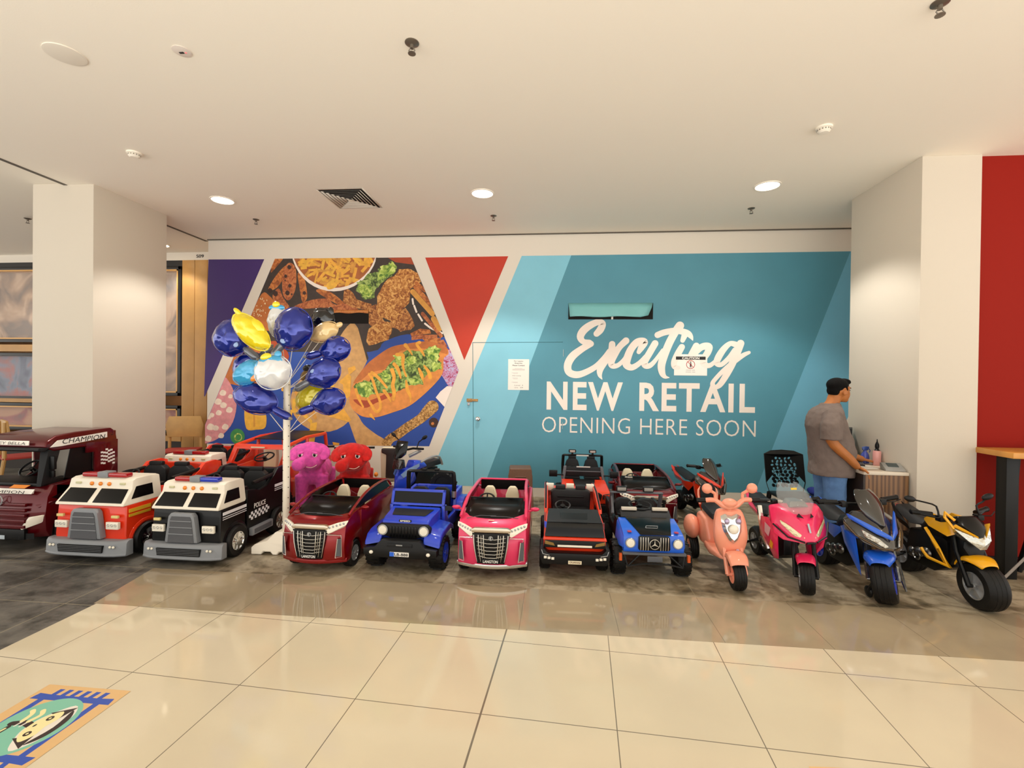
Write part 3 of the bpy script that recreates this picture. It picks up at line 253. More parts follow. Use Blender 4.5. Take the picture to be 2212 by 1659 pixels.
def floor_material():
    m = bpy.data.materials.new('mall_floor'); m.use_nodes = True; nt = m.node_tree; N = nt.nodes; L = nt.links
    b = N['Principled BSDF']
    tc = N.new('ShaderNodeTexCoord'); sx = N.new('ShaderNodeSeparateXYZ'); L.new(tc.outputs['Object'], sx.inputs[0])
    def math_(op, a, bb=None, clamp=False):
        n = N.new('ShaderNodeMath'); n.operation = op; n.use_clamp = clamp
        for i, q in enumerate((a, bb)):
            if q is None: continue
            if isinstance(q, (int, float)): n.inputs[i].default_value = q
            else: L.new(q, n.inputs[i])
        return n.outputs[0]
    def mix(f, a, c):
        n = N.new('ShaderNodeMix'); n.data_type = 'RGBA'
        for s, q in (('Factor', f), ('A', a), ('B', c)):
            idx = {'Factor': 0, 'A': 6, 'B': 7}[s]
            if isinstance(q, (tuple, float, int)): n.inputs[idx].default_value = q
            else: L.new(q, n.inputs[idx])
        return n.outputs[2]
    X, Y = sx.outputs[0], sx.outputs[1]
    def noise(scale, detail=4, dist=0, vec=None):
        n = N.new('ShaderNodeTexNoise'); n.inputs['Scale'].default_value = scale; n.inputs['Detail'].default_value = detail; n.inputs['Distortion'].default_value = dist
        L.new(vec or tc.outputs['Object'], n.inputs['Vector']); return n.outputs['Fac']
    def ramp(f, stops):
        n = N.new('ShaderNodeValToRGB'); e = n.color_ramp.elements
        while len(e) < len(stops): e.new(.5)
        for i, (p, c) in enumerate(stops): e[i].position = p; e[i].color = lin(c)
        L.new(f, n.inputs[0]); return n.outputs[0]
    def grid(u, v, su, sv, w):
        """1 on the joint lines"""
        a = math_('PINGPONG', u, su / 2); c = math_('PINGPONG', v, sv / 2)
        return math_('MAXIMUM', math_('LESS_THAN', a, w), math_('LESS_THAN', c, w))
    # beige tiles, laid slightly askew
    ang = 0.0544
    dx = math_('SUBTRACT', X, -.2909); dy = math_('SUBTRACT', Y, 2.6837)
    u = math_('SUBTRACT', math_('MULTIPLY', dx, math.cos(ang)), math_('MULTIPLY', dy, math.sin(ang)))
    v = math_('ADD', math_('MULTIPLY', dx, math.sin(ang)), math_('MULTIPLY', dy, math.cos(ang)))
    g1 = grid(u, v, .6003, .6003, .0022)
    thick = math_('LESS_THAN', math_('ABSOLUTE', u), .0045)
    g1 = math_('MAXIMUM', g1, thick)
    beige = ramp(noise(1.3, 5), [(.35, '#cfc2a8'), (.65, '#d7caae')])
    beige = mix(math_('MULTIPLY', g1, .85), beige, lin('#5c5348'))
    # polished grey strip, 0.6 m tiles
    g2 = grid(math_('SUBTRACT', X, -.21), math_('SUBTRACT', Y, 2.815), .598, .6, .0022)
    grey = ramp(noise(2.5, 5), [(.35, '#9b8c74'), (.65, '#a8987c')])
    grey = mix(math_('MULTIPLY', g2, .5), grey, lin('#5a5146'))
    # rough slate: tan, brown and charcoal patches
    mp = N.new('ShaderNodeMapping'); mp.inputs['Scale'].default_value = (.9, 1.7, 1); mp.inputs['Rotation'].default_value = (0, 0, .5); L.new(tc.outputs['Object'], mp.inputs[0])
    n1 = noise(2.2, 9, 1.2, mp.outputs[0]); n2 = noise(14, 6, .6)
    sl = math_('ADD', math_('MULTIPLY', n1, .72), math_('MULTIPLY', n2, .28))
    slate = ramp(sl, [(.34, '#564d3c'), (.42, '#7b6e56'), (.5, '#a0927a'), (.56, '#ab9d84'), (.6, '#8d7f66'), (.68, '#a09379')])
    dark = ramp(sl, [(.38, '#3a3833'), (.5, '#5f5c56'), (.62, '#726e66')])
    left = math_('MULTIPLY', math_('ADD', math_('MULTIPLY', X, -1), -2.3), 1.4, True)
    slate = mix(left, slate, dark)
    g3 = grid(math_('SUBTRACT', X, -.21), math_('SUBTRACT', Y, 3.39), .598, .6, .0035)
    slate = mix(math_('MULTIPLY', g3, .5), slate, lin('#a3987c'))
    # zones
    in_b = math_('MULTIPLY', math_('LESS_THAN', Y, 2.815), math_('GREATER_THAN', X, -3.0))
    edge = math_('SUBTRACT', math_('MULTIPLY', math_('SUBTRACT', Y, 2.815), -.18), 3.02)
    in_g = math_('MULTIPLY', math_('MULTIPLY', math_('GREATER_THAN', Y, 2.815), math_('LESS_THAN', Y, 3.39)), math_('GREATER_THAN', X, edge))
    col = mix(in_b, mix(in_g, slate, grey), beige)
    L.new(col, b.inputs['Base Color'])
    r1 = ramp(n2, [(.3, (.5, .5, .5)), (.7, (.62, .62, .62))])
    sep = N.new('ShaderNodeSeparateColor'); L.new(r1, sep.inputs[0])
    ro = math_('ADD', math_('MULTIPLY', in_b, .07), math_('ADD', math_('MULTIPLY', in_g, .06), math_('MULTIPLY', math_('SUBTRACT', 1, math_('ADD', in_b, in_g)), .42)))
    L.new(ro, b.inputs['Roughness'])
    bp = N.new('ShaderNodeBump'); bp.inputs['Distance'].default_value = .004
    L.new(math_('MULTIPLY', math_('SUBTRACT', 1, math_('ADD', in_b, in_g)), .5), bp.inputs['Strength']); L.new(sl, bp.inputs['Height']); L.new(bp.outputs[0], b.inputs['Normal'])
    b.inputs['Specular IOR Level'].default_value = .45
    return m
struct(MB().box(-14, 9, -.7, 8.5, -.2, 0).build('floor', floor_material()))
# ceilings: the main bay, and the shop bay beyond a shadow gap on the left
struct(MB().box(-4.87, 9, -1.2, 6.14, CEIL, CEIL + .2).build('ceiling', CEILM))
struct(MB().box(-14, -4.89, -1.2, 6.9, CEIL + .02, CEIL + .22).build('ceiling', CEILM))
GAPM = mat('shadow_gap_grey', '#5d564c', .7)  # for grey strips that paint the shade of the ceiling gaps
struct(MB().box(-4.905, -4.865, -1.2, 6.14, CEIL - .004, CEIL + .03).build('gap_shade_strip_1', GAPM))
struct(MB().box(-4.81, 3.55, 6.055, 6.075, CEIL - .012, CEIL + .01).build('gap_shade_strip_2', GAPM))
# hoarding with its printed picture
hoard = struct(MB().box(-4.81, 3.55, 6.08, 6.16, 0, CEIL).build('wall_back', WALLM))
struct(MB().box(-4.81, -4.79, 6.10, 6.75, 0, CEIL).build('wall_left_return', WALLM))
struct(MB().box(3.0, 3.6, 5.13, 5.2, 0, CEIL).build('wall_niche', WALLM)) if False else None
struct(MB().box(3.53, 3.63, 5.0, 6.12, 0, CEIL).build('wall_right_return', mat('painted_wall_blush', '#ecd9cc', .75)))
# pillars
struct(MB().box(-5.25, -4.58, 4.25, 5.13, 0, CEIL + .02).build('wall_pillar_left', PILM, bev=.008))
struct(MB().box(2.975, 3.43, 4.2, 5.14, 0, CEIL + .001).build('wall_pillar_right', PILM, bev=.008))
struct(MB().box(3.42, 3.7, 4.9, 5.3, 0, CEIL).build('wall_pillar_back', WALLM))
struct(MB().box(3.425, 9, 4.24, 4.4, 0, CEIL).build('wall_right', mat('red_wall_paint', '#8c1505', .75, spec=.2, bump=.03)))
struct(MB().box(3.43, 9, 4.222, 4.24, 0, .1).build('baseboard_right', mat('dark_skirting', '#1a1513', .5)))

# ---- printed hoarding graphics
PR = {'print_purple': '#3d2268', 'print_blue': '#24499c', 'print_red': '#bd3011', 'print_aqua': '#82c4d8', 'print_teal': '#4f90a3', 'print_aqua2': '#6db0cb', 'print_dark': '#3a2d26',
      'print_board': '#c99a5f', 'print_boardshade': '#3a2d22', 'print_burnt': '#3c2016', 'print_bun': '#bd6c31', 'print_seed': '#ecd9ae', 'print_white': '#f3e6da', 'print_frygap': '#a85f2c',
      'print_fry2': '#e9b23f', 'print_fry3': '#d3953d', 'print_fry': '#e6a83c', 'print_sausage': '#a6431f', 'print_basket': '#2e2420', 'print_bun2': '#da8a40', 'print_mustard': '#e8a33a',
      'print_pink': '#dd9295', 'print_cream': '#f3dcc8', 'print_green': '#3f8f4c'}
for k, c in PR.items():
    food = k not in ('print_purple', 'print_blue', 'print_red', 'print_aqua', 'print_teal', 'print_aqua2', 'print_white')
    mat(k, c, .55, noise=.14 if food else .03, nscale=14 if food else 3)
voro('print_wedge', ['#8a4a20', '#b9682e', '#cf8440'], 16); voro('print_wedge2', ['#8f4a26', '#b76538', '#c87c46'], 20)
voro('print_chicken', ['#8a4a1c', '#c07f3a', '#e0ab62'], 22); voro('print_chicken2', ['#6f3a1b', '#a9672f', '#d09552'], 24)
voro('print_lettuce', ['#4f7a2c', '#9fb94a', '#d3e07c'], 14); voro('print_lettuce2', ['#2f3f1c', '#6f8a3c', '#a9bd68'], 18)
voro('print_onion', ['#a3234a', '#c78fb4', '#b9b4d8'], 26); voro('print_rope', ['#6f4a20', '#b0803f', '#d3a867'], 34)
FOOD_EDGE = [(-4.837, .837), (-3.838, 3.116), (-1.941, 3.11), (-1.283, 1.622), (-1.674, .617), (-4.836, .579)]
def clip2(poly, cp):
    sg = 1 if sum(cp[i][0] * cp[(i + 1) % len(cp)][1] - cp[(i + 1) % len(cp)][0] * cp[i][1] for i in range(len(cp))) > 0 else -1
    for i in range(len(cp)):
        a, b = cp[i], cp[(i + 1) % len(cp)]; o = []
        f = lambda p: sg * ((b[0] - a[0]) * (p[1] - a[1]) - (b[1] - a[1]) * (p[0] - a[0]))
        for j in range(len(poly)):
            p, r = poly[j], poly[(j + 1) % len(poly)]; fp, fr = f(p), f(r)
            if fp >= 0: o.append(p)
            if (fp >= 0) != (fr >= 0): t = fp / (fp - fr); o.append((p[0] + (r[0] - p[0]) * t, p[1] + (r[1] - p[1]) * t))
        poly = o
        if len(poly) < 3: return []
    return poly
def spline(P, n, closed):
    o = []; N = len(P)
    for i in range(N if closed else N - 1):
        q = [P[(i + k) % N] if closed else P[max(0, min(N - 1, i + k))] for k in (-1, 0, 1, 2)]
        for k in range(n):
            t = k / n; o.append(tuple(.5 * (2 * q[1][j] + (q[2][j] - q[0][j]) * t + (2 * q[0][j] - 5 * q[1][j] + 4 * q[2][j] - q[3][j]) * t * t + (3 * q[1][j] - q[0][j] - 3 * q[2][j] + q[3][j]) * t ** 3) for j in range(len(q[0]))))
    if not closed: o.append(P[-1])
    return o
def flat_art(recs, names, plane, clip=None, step=.0004):
    """printed shapes as one mesh, one thin layer above another; plane(x, z, h) gives the 3D point"""
    b = MB(); mats = [_M[n] for n in names]; cnt = [0]
    def put(mi, lv, pts, c):
        if c and clip: pts = clip2(pts, clip)
        if len(pts) < 3: return
        cnt[0] += 1
        f = b.poly([plane(x, z, lv * step + cnt[0] * 2.5e-6) for x, z in pts])
        if f: f.material_index = mi
    for mi, lv, kind, c, *d in recs:
        if kind == 2:
            P = spline([tuple(v / 1000 for v in d[i:i + 3]) for i in range(0, len(d), 3)], 7, False)
            Lf = []; Rt = []
            for i, (x, z, w) in enumerate(P):
                a, e = P[max(i - 1, 0)], P[min(i + 1, len(P) - 1)]; L = math.hypot(e[0] - a[0], e[1] - a[1]) or 1
                nx, nz = -(e[1] - a[1]) / L * w / 2, (e[0] - a[0]) / L * w / 2
                Lf.append((x + nx, z + nz)); Rt.append((x - nx, z - nz))
            for i in range(len(P) - 1): put(mi, lv, [Lf[i], Lf[i + 1], Rt[i + 1], Rt[i]], c)
            for k, s_ in ((0, 1), (-1, -1)):
                x, z, w = P[k]; a = math.atan2(Lf[k][1] - z, Lf[k][0] - x)
                put(mi, lv, [(x + w / 2 * math.cos(a + s_ * PI * t / 8), z + w / 2 * math.sin(a + s_ * PI * t / 8)) for t in range(9)], c)
        elif kind == 3:
            cx, cz, rx, rz, ro = [v / 1000 for v in d[:4]] + [d[4] / 100]; n = max(12, d[5])
            put(mi, lv, [(cx + rx * math.cos(a) * math.cos(ro) - rz * math.sin(a) * math.sin(ro), cz + rx * math.cos(a) * math.sin(ro) + rz * math.sin(a) * math.cos(ro)) for a in [2 * PI * k / n for k in range(n)]], c)
        else:
            P = [(d[i] / 1000, d[i + 1] / 1000) for i in range(0, len(d), 2)]
            if kind == 1: P = spline(P, 4, True)
            put(mi, lv, P, c)
    return b, mats
b, ms = flat_art(MURAL, MURAL_MATS, lambda x, z, h: (x, 6.0795 - h, z), FOOD_EDGE)
pm = bpy.data.meshes.new('printed_graphic'); b.bm.to_mesh(pm); b.bm.free()
for x in ms: pm.materials.append(x)
print_o = bpy.data.objects.new('printed_graphic', pm); COL.objects.link(print_o); print_o.parent = hoard
YW = 6.0775
WORD = _M['print_white']
text('NEW', hoard, -.132, .830, 1.128, 1.492, YW, WORD, 'printed_words', bold=.028, space=1.16)
text('RETAIL', hoard, 1.036, 2.437, 1.135, 1.495, YW, WORD, 'printed_words', bold=.028, space=1.16)
text('OPENING HERE SOON', hoard, -.187, 2.449, .838, 1.040, YW, WORD, 'printed_words', bold=-.01, space=1.06)
# ================================================================ ceiling fixtures and things fixed to the hoarding
LAMP = mat('lamp_glow', '#fff0d2', .5, emit=14)
def downlight(x, y, label, r=.105, z=CEIL, power=0):
    t = thing('downlight', label, 'ceiling light', (x, y, z), 0, 'round ceiling downlights')
    MB().lathe([(r, 0), (r * 1.14, 0), (r * 1.14, -.006), (r, -.008), (r * .97, -.002)], n=32).build('trim_ring', mat('lamp_trim', '#f6efe2', .4), t)
    MB().lathe([(0, -.001), (r * .97, -.001), (r * .97, -.004), (0, -.005)], n=32).build('lens', LAMP, t)
    if power: spot(x, y, z - .02, power)
downlight(-3.583, 4.73, 'leftmost of the three lit round downlights over the ride-on cars', power=150)
downlight(-.776, 4.73, 'lit round downlight in the middle of the ceiling, above the aqua door panel', power=150)
downlight(1.978, 4.73, 'rightmost lit round downlight, above the big white lettering', power=150)
downlight(-5.75, 6.35, 'small lit downlight over the timber shopfront behind the left pillar', .09, CEIL + .02, power=45)
spot(-7.6, 6.2, CEIL - .02, 45)
for x in (-3.58, -.776, 1.978): spot(x, 1.9, CEIL - .03, 14)
SPR = mat('sprinkler_metal', '#7d7468', .35, metal=.7)
def sprinkler(x, y, label, s=1):
    t = thing('sprinkler', label, 'sprinkler', (x, y, CEIL), 0, 'ceiling sprinklers')
    MB().lathe([(0, 0), (.036 * s, 0), (.036 * s, -.004), (.02 * s, -.012), (0, -.014)], n=18).build('escutcheon', SPR, t)
    m = MB(); m.cyl((0, 0, -.01), (0, 0, -.03 * s), .01 * s, n=10)
    for a in (-1, 1): m.tube([(a * .008 * s, 0, -.028 * s), (a * .016 * s, 0, -.04 * s), (a * .004, 0, -.055 * s)], .003 * s, 6)
    m.build('frame', SPR, t)
    MB().lathe([(0, -.053 * s), (.02 * s, -.054 * s), (.02 * s, -.057 * s), (0, -.058 * s)], n=14).build('deflector', SPR, t)
sprinkler(-.835, 2.592, 'metal sprinkler head hanging at the top middle of the ceiling', 1.1)
sprinkler(1.86, 2.53, 'metal sprinkler head cut by the top edge of the picture at the right', 1.1)
sprinkler(-3.609, 5.331, 'sprinkler head behind the left downlight, left of the square air vent')
sprinkler(-.751, 5.381, 'sprinkler head just behind the middle downlight')
sprinkler(2.065, 5.325, 'sprinkler head behind the right downlight, above the lettering')
sprinkler(-6.399, 5.128, 'sprinkler head at the far left edge, beside the left pillar')
def detector(x, y, label):
    t = thing('smoke_detector', label, 'smoke detector', (x, y, CEIL), 0, 'ceiling smoke detectors')
    MB().lathe([(0, 0), (.055, 0), (.055, -.012), (.05, -.015), (0, -.015)], n=24).build('base', mat('detector_white', '#efe7d8', .45), t)
    MB().lathe([(0, -.014), (.042, -.014), (.044, -.03), (.03, -.042), (0, -.044)], n=24).build('sensor_head', _M['detector_white'], t)
    m = MB()
    for k in range(14):
        a = 2 * PI * k / 14; m.rot((0, 0, 0), (0, 0, a)); m.box(.0425, .0445, -.005, .005, -.027, -.018)
    m.build('vent_slots', mat('detector_slot', '#8a8375', .6), t)
detector(-3.588, 3.679, 'white smoke detector on the ceiling above the left pillar')
detector(1.932, 3.683, 'white smoke detector on the ceiling to the right')
t = thing('ceiling_speaker', 'round perforated ceiling speaker at the top left', 'speaker', (-2.907, 2.523, CEIL))
MB().lathe([(.088, 0), (.1, 0), (.1, -.005), (.088, -.008)], n=36).build('rim', mat('speaker_rim', '#e3dacb', .5), t)
MB().lathe([(0, -.006), (.06, -.007), (.089, -.003)], n=36).build('grille', mat('speaker_mesh', '#b6ae9f', .6, noise=.35, nscale=400), t)
t = thing('alarm_beacon', 'small round flush ceiling sensor with a dark slot and red light', 'sensor', (-2.192, 2.552, CEIL))
MB().lathe([(0, 0), (.048, 0), (.05, -.004), (.03, -.009), (0, -.01)], n=28).build('housing', mat('beacon_white', '#ddd2c8', .4), t)
MB().box(-.014, .012, -.006, .006, -.013, -.008).build('slot', INK, t, bev=.001)
MB().ell((.022, .004, -.009), (.006, .006, .004), n=10).build('indicator', mat('beacon_red', '#e0666a', .3, emit=.6), t)
# square four-way air diffuser
t = thing('air_vent', 'square four-way air diffuser with slanted louvres in the ceiling', 'air vent', (-2.185, 4.78, CEIL))
VM = mat('diffuser_white', '#ded5c6', .5)
MB().box(-.24, .24, -.27, .27, -.001, .0).build('backing', mat('diffuser_dark', '#15130f', .9), t)
m = MB()
for i in range(7):
    a = .245 - i * .035; b = a - .03
    for (p, q_) in (((-a, -a * 1.12), (a, -a * 1.12)), ((a, -a * 1.12), (a, a * 1.12)), ((a, a * 1.12), (-a, a * 1.12)), ((-a, a * 1.12), (-a, -a * 1.12))):
        k = (a - .018) / a
        zo, zi = -.012, -.004
        if not i: zo, zi = -.002, -.005
        m.poly([(p[0], p[1], zo), (q_[0], q_[1], zo), (q_[0] * k, q_[1] * k, zi), (p[0] * k, p[1] * k, zi)])
m.box(-.02, .02, -.02, .02, -.022, -.018)
vo = m.build('louvre', VM, t); md = vo.modifiers.new('thick', 'SOLIDIFY'); md.thickness = .001

# things on the hoarding
MB().box(-2.92, -2.9, 5.12, 5.14, CEIL - .02, CEIL).bm.free()
def seam(pts, name='door_1', r=.0022):
    return MB().tube(pts, r, 4)
m = MB(); y = 6.0785
for a in (((-1.104, 1.989), (-1.066, .02)), ((-1.104, 1.989), (.066, 2.0))): m.tube([(a[0][0], y, a[0][1]), (a[1][0], y, a[1][1])], .0035, 4)
d1 = struct(m.build('door_1', mat('door_seam', '#3f7480', .7)))
MB().lathe([(0, 0), (.026, 0), (.026, -.006), (.012, -.01), (.012, -.03), (.028, -.042), (.03, -.055), (.02, -.066), (0, -.068)], c=(-1.02, 6.08, .995), ax='y', n=24).build('door_knob', CHR, d1)
MB().lathe([(0, -.0685), (.006, -.0685), (.006, -.0695), (0, -.07)], c=(-1.02, 6.08, .995), ax='y', n=10).build('keyhole', INK, d1.children[0])
t = thing('hasp_lock', 'brassy bolt latch with a small padlock left of the aqua door', 'lock', (-1.10, 6.08, 1.235))
m = MB(); m.box(-.075, .0, -.006, -.001, -.022, .022); m.box(.005, .075, -.006, -.001, -.016, .018); m.box(-.04, .05, -.016, -.006, -.009, .009)
m.build('latch', mat('old_brass', '#a8814f', .4, metal=.6, noise=.4, nscale=60), t, bev=.0015)
m = MB(); m.box(-.06, -.03, -.026, -.008, -.066, -.03); m.build('padlock', SIL, t, bev=.004)
MB().torus((-.045, -.017, -.03), .011, .003, ax='y', a0=0, a1=PI, n=10).build('shackle', CHR, t)
for z in (1.86, .93): MB().cyl((.075, 6.074, z - .045), (.075, 6.074, z + .045), .005, n=10).build('door_hinge', mat('hinge_painted', '#9fb6ba', .4, metal=.4), d1)
# letterbox openings: dark panels stand for their unlit depth, flaps hang in front
def hatch(x0, x1, z0, z1, label, flap, colour, tab):
    t = thing('access_hatch', label, 'hatch', ((x0 + x1) / 2, 6.08, z0)); w = (x1 - x0) / 2; h = z1 - z0
    MB().box(-w, w, -.004, -.003, 0, h).build('opening_panel', mat('hatch_depth_shade', '#14100c', .95), t)
    m = MB(); rows = 6; V = []
    for i, (fx0, fx1, fz, fy) in enumerate(flap): V.append([m.v((fx0 * w + (fx1 - fx0) * w * k / 12, -.006 - fy * (1 + .25 * math.sin(k * 1.3)), h * fz + (.006 * math.sin(k * .9) if i == len(flap) - 1 else 0))) for k in range(13)])
    for a, b in zip(V, V[1:]):
        for k in range(12): m.face([a[k], a[k + 1], b[k + 1], b[k]])
    f = m.build('flap', colour, t); md = f.modifiers.new('thick', 'SOLIDIFY'); md.thickness = .002
    if tab: MB().box(.012, .036, -.012, -.004, .0, .045).build('tab', PAPER, t, bev=.001)
hatch(.132, 1.19, 2.29, 2.497, 'letterbox slot above the script word with a loose teal vinyl flap', [(-1, .99, 1, .0), (-.985, .96, .7, .02), (-.97, .88, .22, .035), (-.96, .7, .14, .036)], mat('vinyl_flap_teal', '#7cc0c2', .5), True)
hatch(-3.04, -2.51, 2.235, 2.41, 'dark cut-out slot in the food picture above the balloons', [(-1, 1, 1.05, 0), (-1, 1, .95, .008), (-.8, 1, .8, .012)], voro('vinyl_flap_food', ['#b8622c', '#d08a4a', '#c9763c'], 20), False)
# notices
def sheet(name, x0, x1, z0, z1, label): 
    t = thing(name, label, 'notice', ((x0 + x1) / 2, 6.08, z0)); w = (x1 - x0) / 2
    MB().box(-w, w, -.004, -.002, 0, z1 - z0).build('sheet', PAPER, t); return t, w, z1 - z0
t, w, h = sheet('leasing_notice', -.634, -.362, 1.378, 1.776, 'white leasing notice sheet taped beside the aqua door')
text('For Leasing', t, -.06, .06, h - .035, h - .018, -.0045, INK, bold=.02); text('Enquiries,', t, -.05, .05, h - .062, h - .044, -.0045, INK, bold=.02); text('Please Contact:', t, -.08, .08, h - .088, h - .072, -.0045, INK, bold=.02)
m = MB()
for k, (a, b_) in enumerate(((.05, .118), (.08, .126), (.08, .134), (.08, .142), (.07, .175), (.05, .184), (.06, .243), (.05, .252), (.07, .295), (.05, .303))): m.box(-.02 * (k > 3) - a, -.02 * (k > 3) + a * (1 if k < 4 else .2), -.0046, -.0042, h - b_ - .003, h - b_)
m.build('fine_print', mat('pale_print', '#b9b1ae', .7), t)
text('HQ Leasing', t, -.08, .03, h - .222, h - .208, -.0045, INK)
text('Level  5', t, -.05, .06, h - .345, h - .33, -.0045, mat('grey_ink', '#77706c', .7)); text('Unit   509', t, -.05, .06, h - .375, h - .36, -.0045, _M['grey_ink'])
t, w, h = sheet('caution_notice', 1.458, 1.858, 1.588, 1.853, 'white CAUTION sheet with a red no-entry symbol taped over the script')
MB().box(-w * .9, w * .9, -.0046, -.0042, h - .068, h - .028).build('black_band', INK, t)
text('CAUTION', t, -.105, .105, h - .062, h - .034, -.005, PAPER, bold=.03)
MB().torus((0, -.0045, h - .128), .05, .0035, ax='y', n=36, k=6).build('red_ring', mat('sign_red', '#b3262c', .6), t)
m = MB(); m.rot((0, -.0055, h - .128), (0, PI / 4, 0)); m.box(-.048, .048, -.001, 0, -.003, .003); m.build('red_slash', _M['sign_red'], t)
m = MB(); m.lathe([(0, -.0052), (.008, -.0052), (.008, -.0046), (0, -.0046)], c=(0, 0, h - .1), ax='y', n=12)
m.prism([(-.009, h - .112), (.009, h - .112), (.011, h - .135), (.008, h - .165), (.003, h - .165), (0, h - .142), (-.003, h - .165), (-.008, h - .165), (-.009, h - .135)], -.0052, -.0046, 'y'); m.build('figure', INK, t)
text('DO NOT LEAN', t, -.055, .055, h - .2, h - .19, -.0045, _M['grey_ink']) if False else None
m = MB()
for zz, a in ((h - .195, .055), (h - .218, .058)):
    for k in range(12):
        if k != 7: m.box(-a + 2 * a * k / 12, -a + 2 * a * k / 12 + a * .12, -.0046, -.0042, zz - .008, zz)
m.build('fine_print', _M['pale_print'], t)
# ---- shopfront on the left, behind the pillar
WOOD = mat('oak_panel', '#b98a4b', .45, noise=.1, nscale=4)
YF = 6.75
struct(MB().box(-14, -4.8, YF, YF + .1, 3.29, CEIL + .02).build('wall_shop_header', WALLM))
struct(MB().box(-14, -5.76, YF + .5, YF + .56, 0, 3.4).build('wall_shop_interior', mat('shop_inside', '#b08050', .8, noise=.3, nscale=2)))
text('S09', None, -5.535, -5.41, 3.325, 3.375, YF - .003, INK, 'trim_3', bold=.02)['kind'] = 'structure'
m = MB()
for k in range(5): m.box(-5.76 + k * .21, -5.755 + k * .21 + .2, YF - .01, YF + .06, 0, 3.29)
struct(m.build('wall_timber_cladding', WOOD, bev=.004))
FRM = mat('shop_frame_black', '#17130f', .4)
def shop_window(name, x0, x1, z0, z1, gold=True, art='pale'):
    m = MB(); f = .05
    for b_ in ((x0, x0 + f, z0, z1), (x1 - f, x1, z0, z1), (x0, x1, z0, z0 + f), (x0, x1, z1 - f, z1)): m.box(b_[0], b_[1], YF - .01, YF + .06, b_[2], b_[3])
    w = struct(m.build(name, FRM, bev=.004))
    if gold:
        m = MB(); g = .02; a0, a1, c0, c1 = x0 + f, x1 - f, z0 + f, z1 - f
        for b_ in ((a0, a0 + g, c0, c1), (a1 - g, a1, c0, c1), (a0, a1, c0, c0 + g), (a0, a1, c1 - g, c1)): m.box(b_[0], b_[1], YF - .012, YF + .03, b_[2], b_[3])
        m.build('inner_bead', mat('oak_bead', '#d9a45c', .4), w)
    MB().box(x0 + f, x1 - f, YF + .02, YF + .026, z0 + f, z1 - f).build('pane', mat('shop_glass', '#ffffff', .08, alpha=.1, spec=.3), w)
    MB().box(x0 + f, x1 - f, YF + .2, YF + .21, z0 + f, z1 - f).build('backdrop', voro('shop_art_' + art, {'pale': ['#6f523a', '#a8825f', '#cfa985'], 'blue': ['#2a3b66', '#6d7790', '#b0493c'], 'red': ['#5a1d18', '#a6382a', '#c98a5c']}[art], 2.2), w)
    return w
shop_window('window_1', -6.6, -5.78, 1.2, 3.2, art='pale'); shop_window('window_2', -6.6, -5.78, .62, 1.05, art='red')
shop_window('window_3', -9.6, -7.7, 2.02, 3.22, art='pale'); shop_window('window_4', -9.6, -7.7, .62, 1.05, art='red')
shop_window('window_5', -9.6, -7.7, 1.1, 1.85, False, art='blue')
struct(MB().box(-12, -5.76, YF - .02, YF + .08, .5, .58).build('trim_4', WOOD)); struct(MB().box(-12, -7.6, YF - .02, YF + .05, 1.87, 1.98).build('trim_5', WOOD)); struct(MB().box(-12, -7.6, YF - .02, YF + .05, 1.06, 1.12).build('trim_6', WOOD))
struct(MB().box(-12, -5.76, YF, YF + .06, 0, .5).build('wall_shop_base', mat('shop_base_dark', '#2a211a', .6)))
struct(MB().box(-7.68, -6.62, YF, YF + .06, .5, 3.29).build('wall_shop_pier', FRM)); struct(MB().box(-14, -9.62, YF, YF + .06, .5, 3.29).build('wall_shop_pier', FRM)); struct(MB().box(-9.62, -5.76, YF, YF + .05, 3.2, 3.29).build('wall_shop_lintel', FRM))
# ---- leaning pole, red-wall counter
CW = mat('oak_counter', '#c98d43', .4, noise=.12, nscale=5)
t = thing('bar_counter', 'long wooden bar counter on black legs against the red wall', 'counter', (4.7, 4.05, 0))
MB().box(-1.28, 2.5, -.17, .16, .955, 1.0).build('worktop', CW, t, bev=.006)
for x in (-1.22, -.5): 
    MB().box(x, x + .09, -.05, .04, 0, .955).build('leg', BLK, t, bev=.004)
m = MB(); m.tube([(-.95, -.12, .95), (-1.08, .0, .05)], .022, 8); m.tube([(-1.02, .08, .95), (-1.06, .1, .05)], .012, 8); m.build('brace', BLK, t)
t = thing('broom_pole', 'thin grey pole leaning at the right edge behind the yellow motorbike', 'pole', (3.27, 3.83, .005))
MB().tube([(0, 0, 0), (.33, .01, .36), (.93, .03, 1.01)], .009, 8).build('shaft', mat('pole_grey', '#8b8178', .4), t)
MB().cyl((0, 0, 0), (.015, 0, .015), .013, n=10).build('tip', BLK, t)
